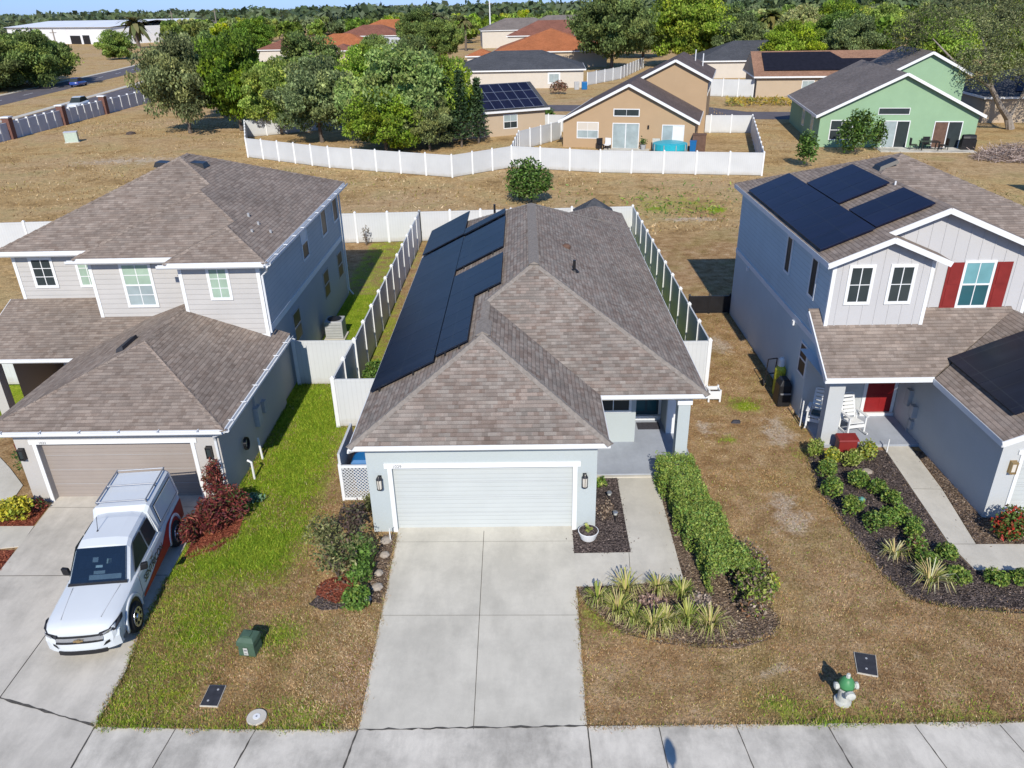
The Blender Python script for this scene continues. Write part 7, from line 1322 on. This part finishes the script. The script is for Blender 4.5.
# fill trees around named roofs
for x, y, h, r0, p, lb in ((-31, 252, 12, 8, 0, 'rounded dark tree between the orange roofs and the pale houses'), (-38, 214, 6.5, 5, 1, 'light green tree in front of the long orange roof'), (-80, 250, 11, 8, 4, 'dark tree at the edge of the orange roofed houses'), (62, 190, 11, 7, 5, 'yellow green tree behind the grey roof and black solar sheet'), (76, 205, 12, 8, 1, 'tall green tree beyond the black solar sheet'), (52, 218, 11.5, 8, 0, 'dark green tree over the long grey roof'), (86, 150, 11, 8, 2, 'tree behind the ridge of the green house'), (70, 140, 9, 6.5, 1, 'tree rising between green house ridge and oak'), (74, 118, 12, 8, 3, 'tall tree right behind the spreading oak'), (-50, 132, 9, 6, 2, 'tree behind the field edge oaks near the road wall'), (-33, 128, 9.5, 6.5, 0, 'dark tree behind the fenced yard trees'), (-22, 118, 8, 5.5, 1, 'green tree between fenced yard and grey roof'), (30, 208, 12, 9, 0, 'dark tree between the orange roof and the long grey roof'), (44, 172, 10, 7, 2, 'greyish tree beside the lighter big tree'), (28, 246, 12, 9, 4, 'dark tree behind the wide orange roof end'), (-20, 148, 8, 6, 0, 'dark tree at the end of the charcoal hip roof'), (-20, 205, 10, 7, 4, 'dark tree beside the small orange wing'), (62, 168, 10, 8, 0, 'dark rounded tree behind the brown orange roof end'), (48, 150, 9, 6.5, 1, 'green tree touching the end of the grey roof behind the solar sheet')):
    tree(PR[p], 'leafy_tree', lb, x, y, h, r0)
Vs, Cs = [], []
for k in range(1500):
    y = 430+1500*r_.random()**1.8; x = (r_.random()*2-1)*(.74*y+30)
    if -290 < x < -150 and y < 500: continue
    h = 9+6*r_.random(); R0 = h*.75+y*.004; m_ = 42; v = r_.normal(size=(m_, 3)); v /= np.linalg.norm(v, axis=1)[:, None]; P = np.array([x, y, h*.55])+v*np.array([R0, R0, h*.45])*(.6+.45*r_.random((m_, 1)))
    Vs.append(leaf_quads(P, 1.7+y*.0009, .3, .7, r_)); base = np.array([(.085, .125, .055), (.11, .15, .06), (.07, .105, .05), (.13, .165, .09)][r_.integers(0, 4)]); Cs.append(base*(.7+.6*r_.random((m_, 1))))
wo = quads('distant_woods', np.concatenate(Vs), np.concatenate(Cs), 'leaf'); tag(wo, kind='stuff'); wo['label'] = 'dark green woods along the horizon'
for p in PR+FARP:
    for c in list(p.children): bpy.data.objects.remove(c)
    bpy.data.objects.remove(p)
# ------------------------------------------------------------------ light, sky, camera
wd = bpy.data.worlds.new('World'); SC.world = wd; wd.use_nodes = True; nt = wd.node_tree
sky = nt.nodes.new('ShaderNodeTexSky'); sky.sky_type = 'NISHITA'; sky.sun_disc = False; sky.sun_elevation = R(36); sky.sun_rotation = R(180); sky.air_density = 1.; sky.dust_density = .05; sky.ozone_density = 6.; sky.altitude = 20
bgn = nt.nodes['Background']; tn_ = nt.nodes.new('ShaderNodeMix'); tn_.data_type = 'RGBA'; tn_.blend_type = 'MULTIPLY'; tn_.inputs[0].default_value = 1.; tc_ = nt.nodes.new('ShaderNodeTexCoord'); sp_ = nt.nodes.new('ShaderNodeSeparateXYZ'); nt.links.new(tc_.outputs['Generated'], sp_.inputs[0]); rp_ = nt.nodes.new('ShaderNodeValToRGB'); nt.links.new(sp_.outputs[2], rp_.inputs[0]); rp_.color_ramp.elements[0].position = .0; rp_.color_ramp.elements[0].color = (.35, .51, .98, 1); rp_.color_ramp.elements[1].position = .22; rp_.color_ramp.elements[1].color = (.74, .88, 1.04, 1); nt.links.new(rp_.outputs[0], tn_.inputs[7]); nt.links.new(sky.outputs[0], tn_.inputs[6]); nt.links.new(tn_.outputs[2], bgn.inputs[0]); bgn.inputs[1].default_value = .13
sl = bpy.data.lights.new('sun', 'SUN'); sl.energy = 4.6; sl.angle = R(.53); sl.color = (1, .93, .82)
so = bpy.data.objects.new('sun', sl); COL.objects.link(so); so.rotation_euler = (R(54), 0, 0); so.location = (0, -30, 40)
cam = bpy.data.cameras.new('camera'); co_ = bpy.data.objects.new('camera', cam); COL.objects.link(co_)
cam.sensor_width = 36; cam.lens = 36*767.2457/1024; cam.clip_start = .5; cam.clip_end = 6000
RW = np.array([[0.99971439, -0.01348862, -0.01972811], [0.01167276, -0.44473217, 0.89558754], [-0.02085397, -0.89556203, -0.4444477]])
mm = Matrix(((RW[0, 0], -RW[0, 1], -RW[0, 2], 0), (RW[1, 0], -RW[1, 1], -RW[1, 2], 0), (RW[2, 0], -RW[2, 1], -RW[2, 2], 12.94), (0, 0, 0, 1)))
co_.matrix_world = mm; SC.camera = co_
vs = SC.view_settings; vs.view_transform = 'Standard'; vs.look = 'None'; vs.exposure = .24; vs.gamma = 1
SC.cycles.max_bounces = 6; SC.cycles.diffuse_bounces = 3; SC.cycles.transparent_max_bounces = 8; SC.cycles.use_denoising = True
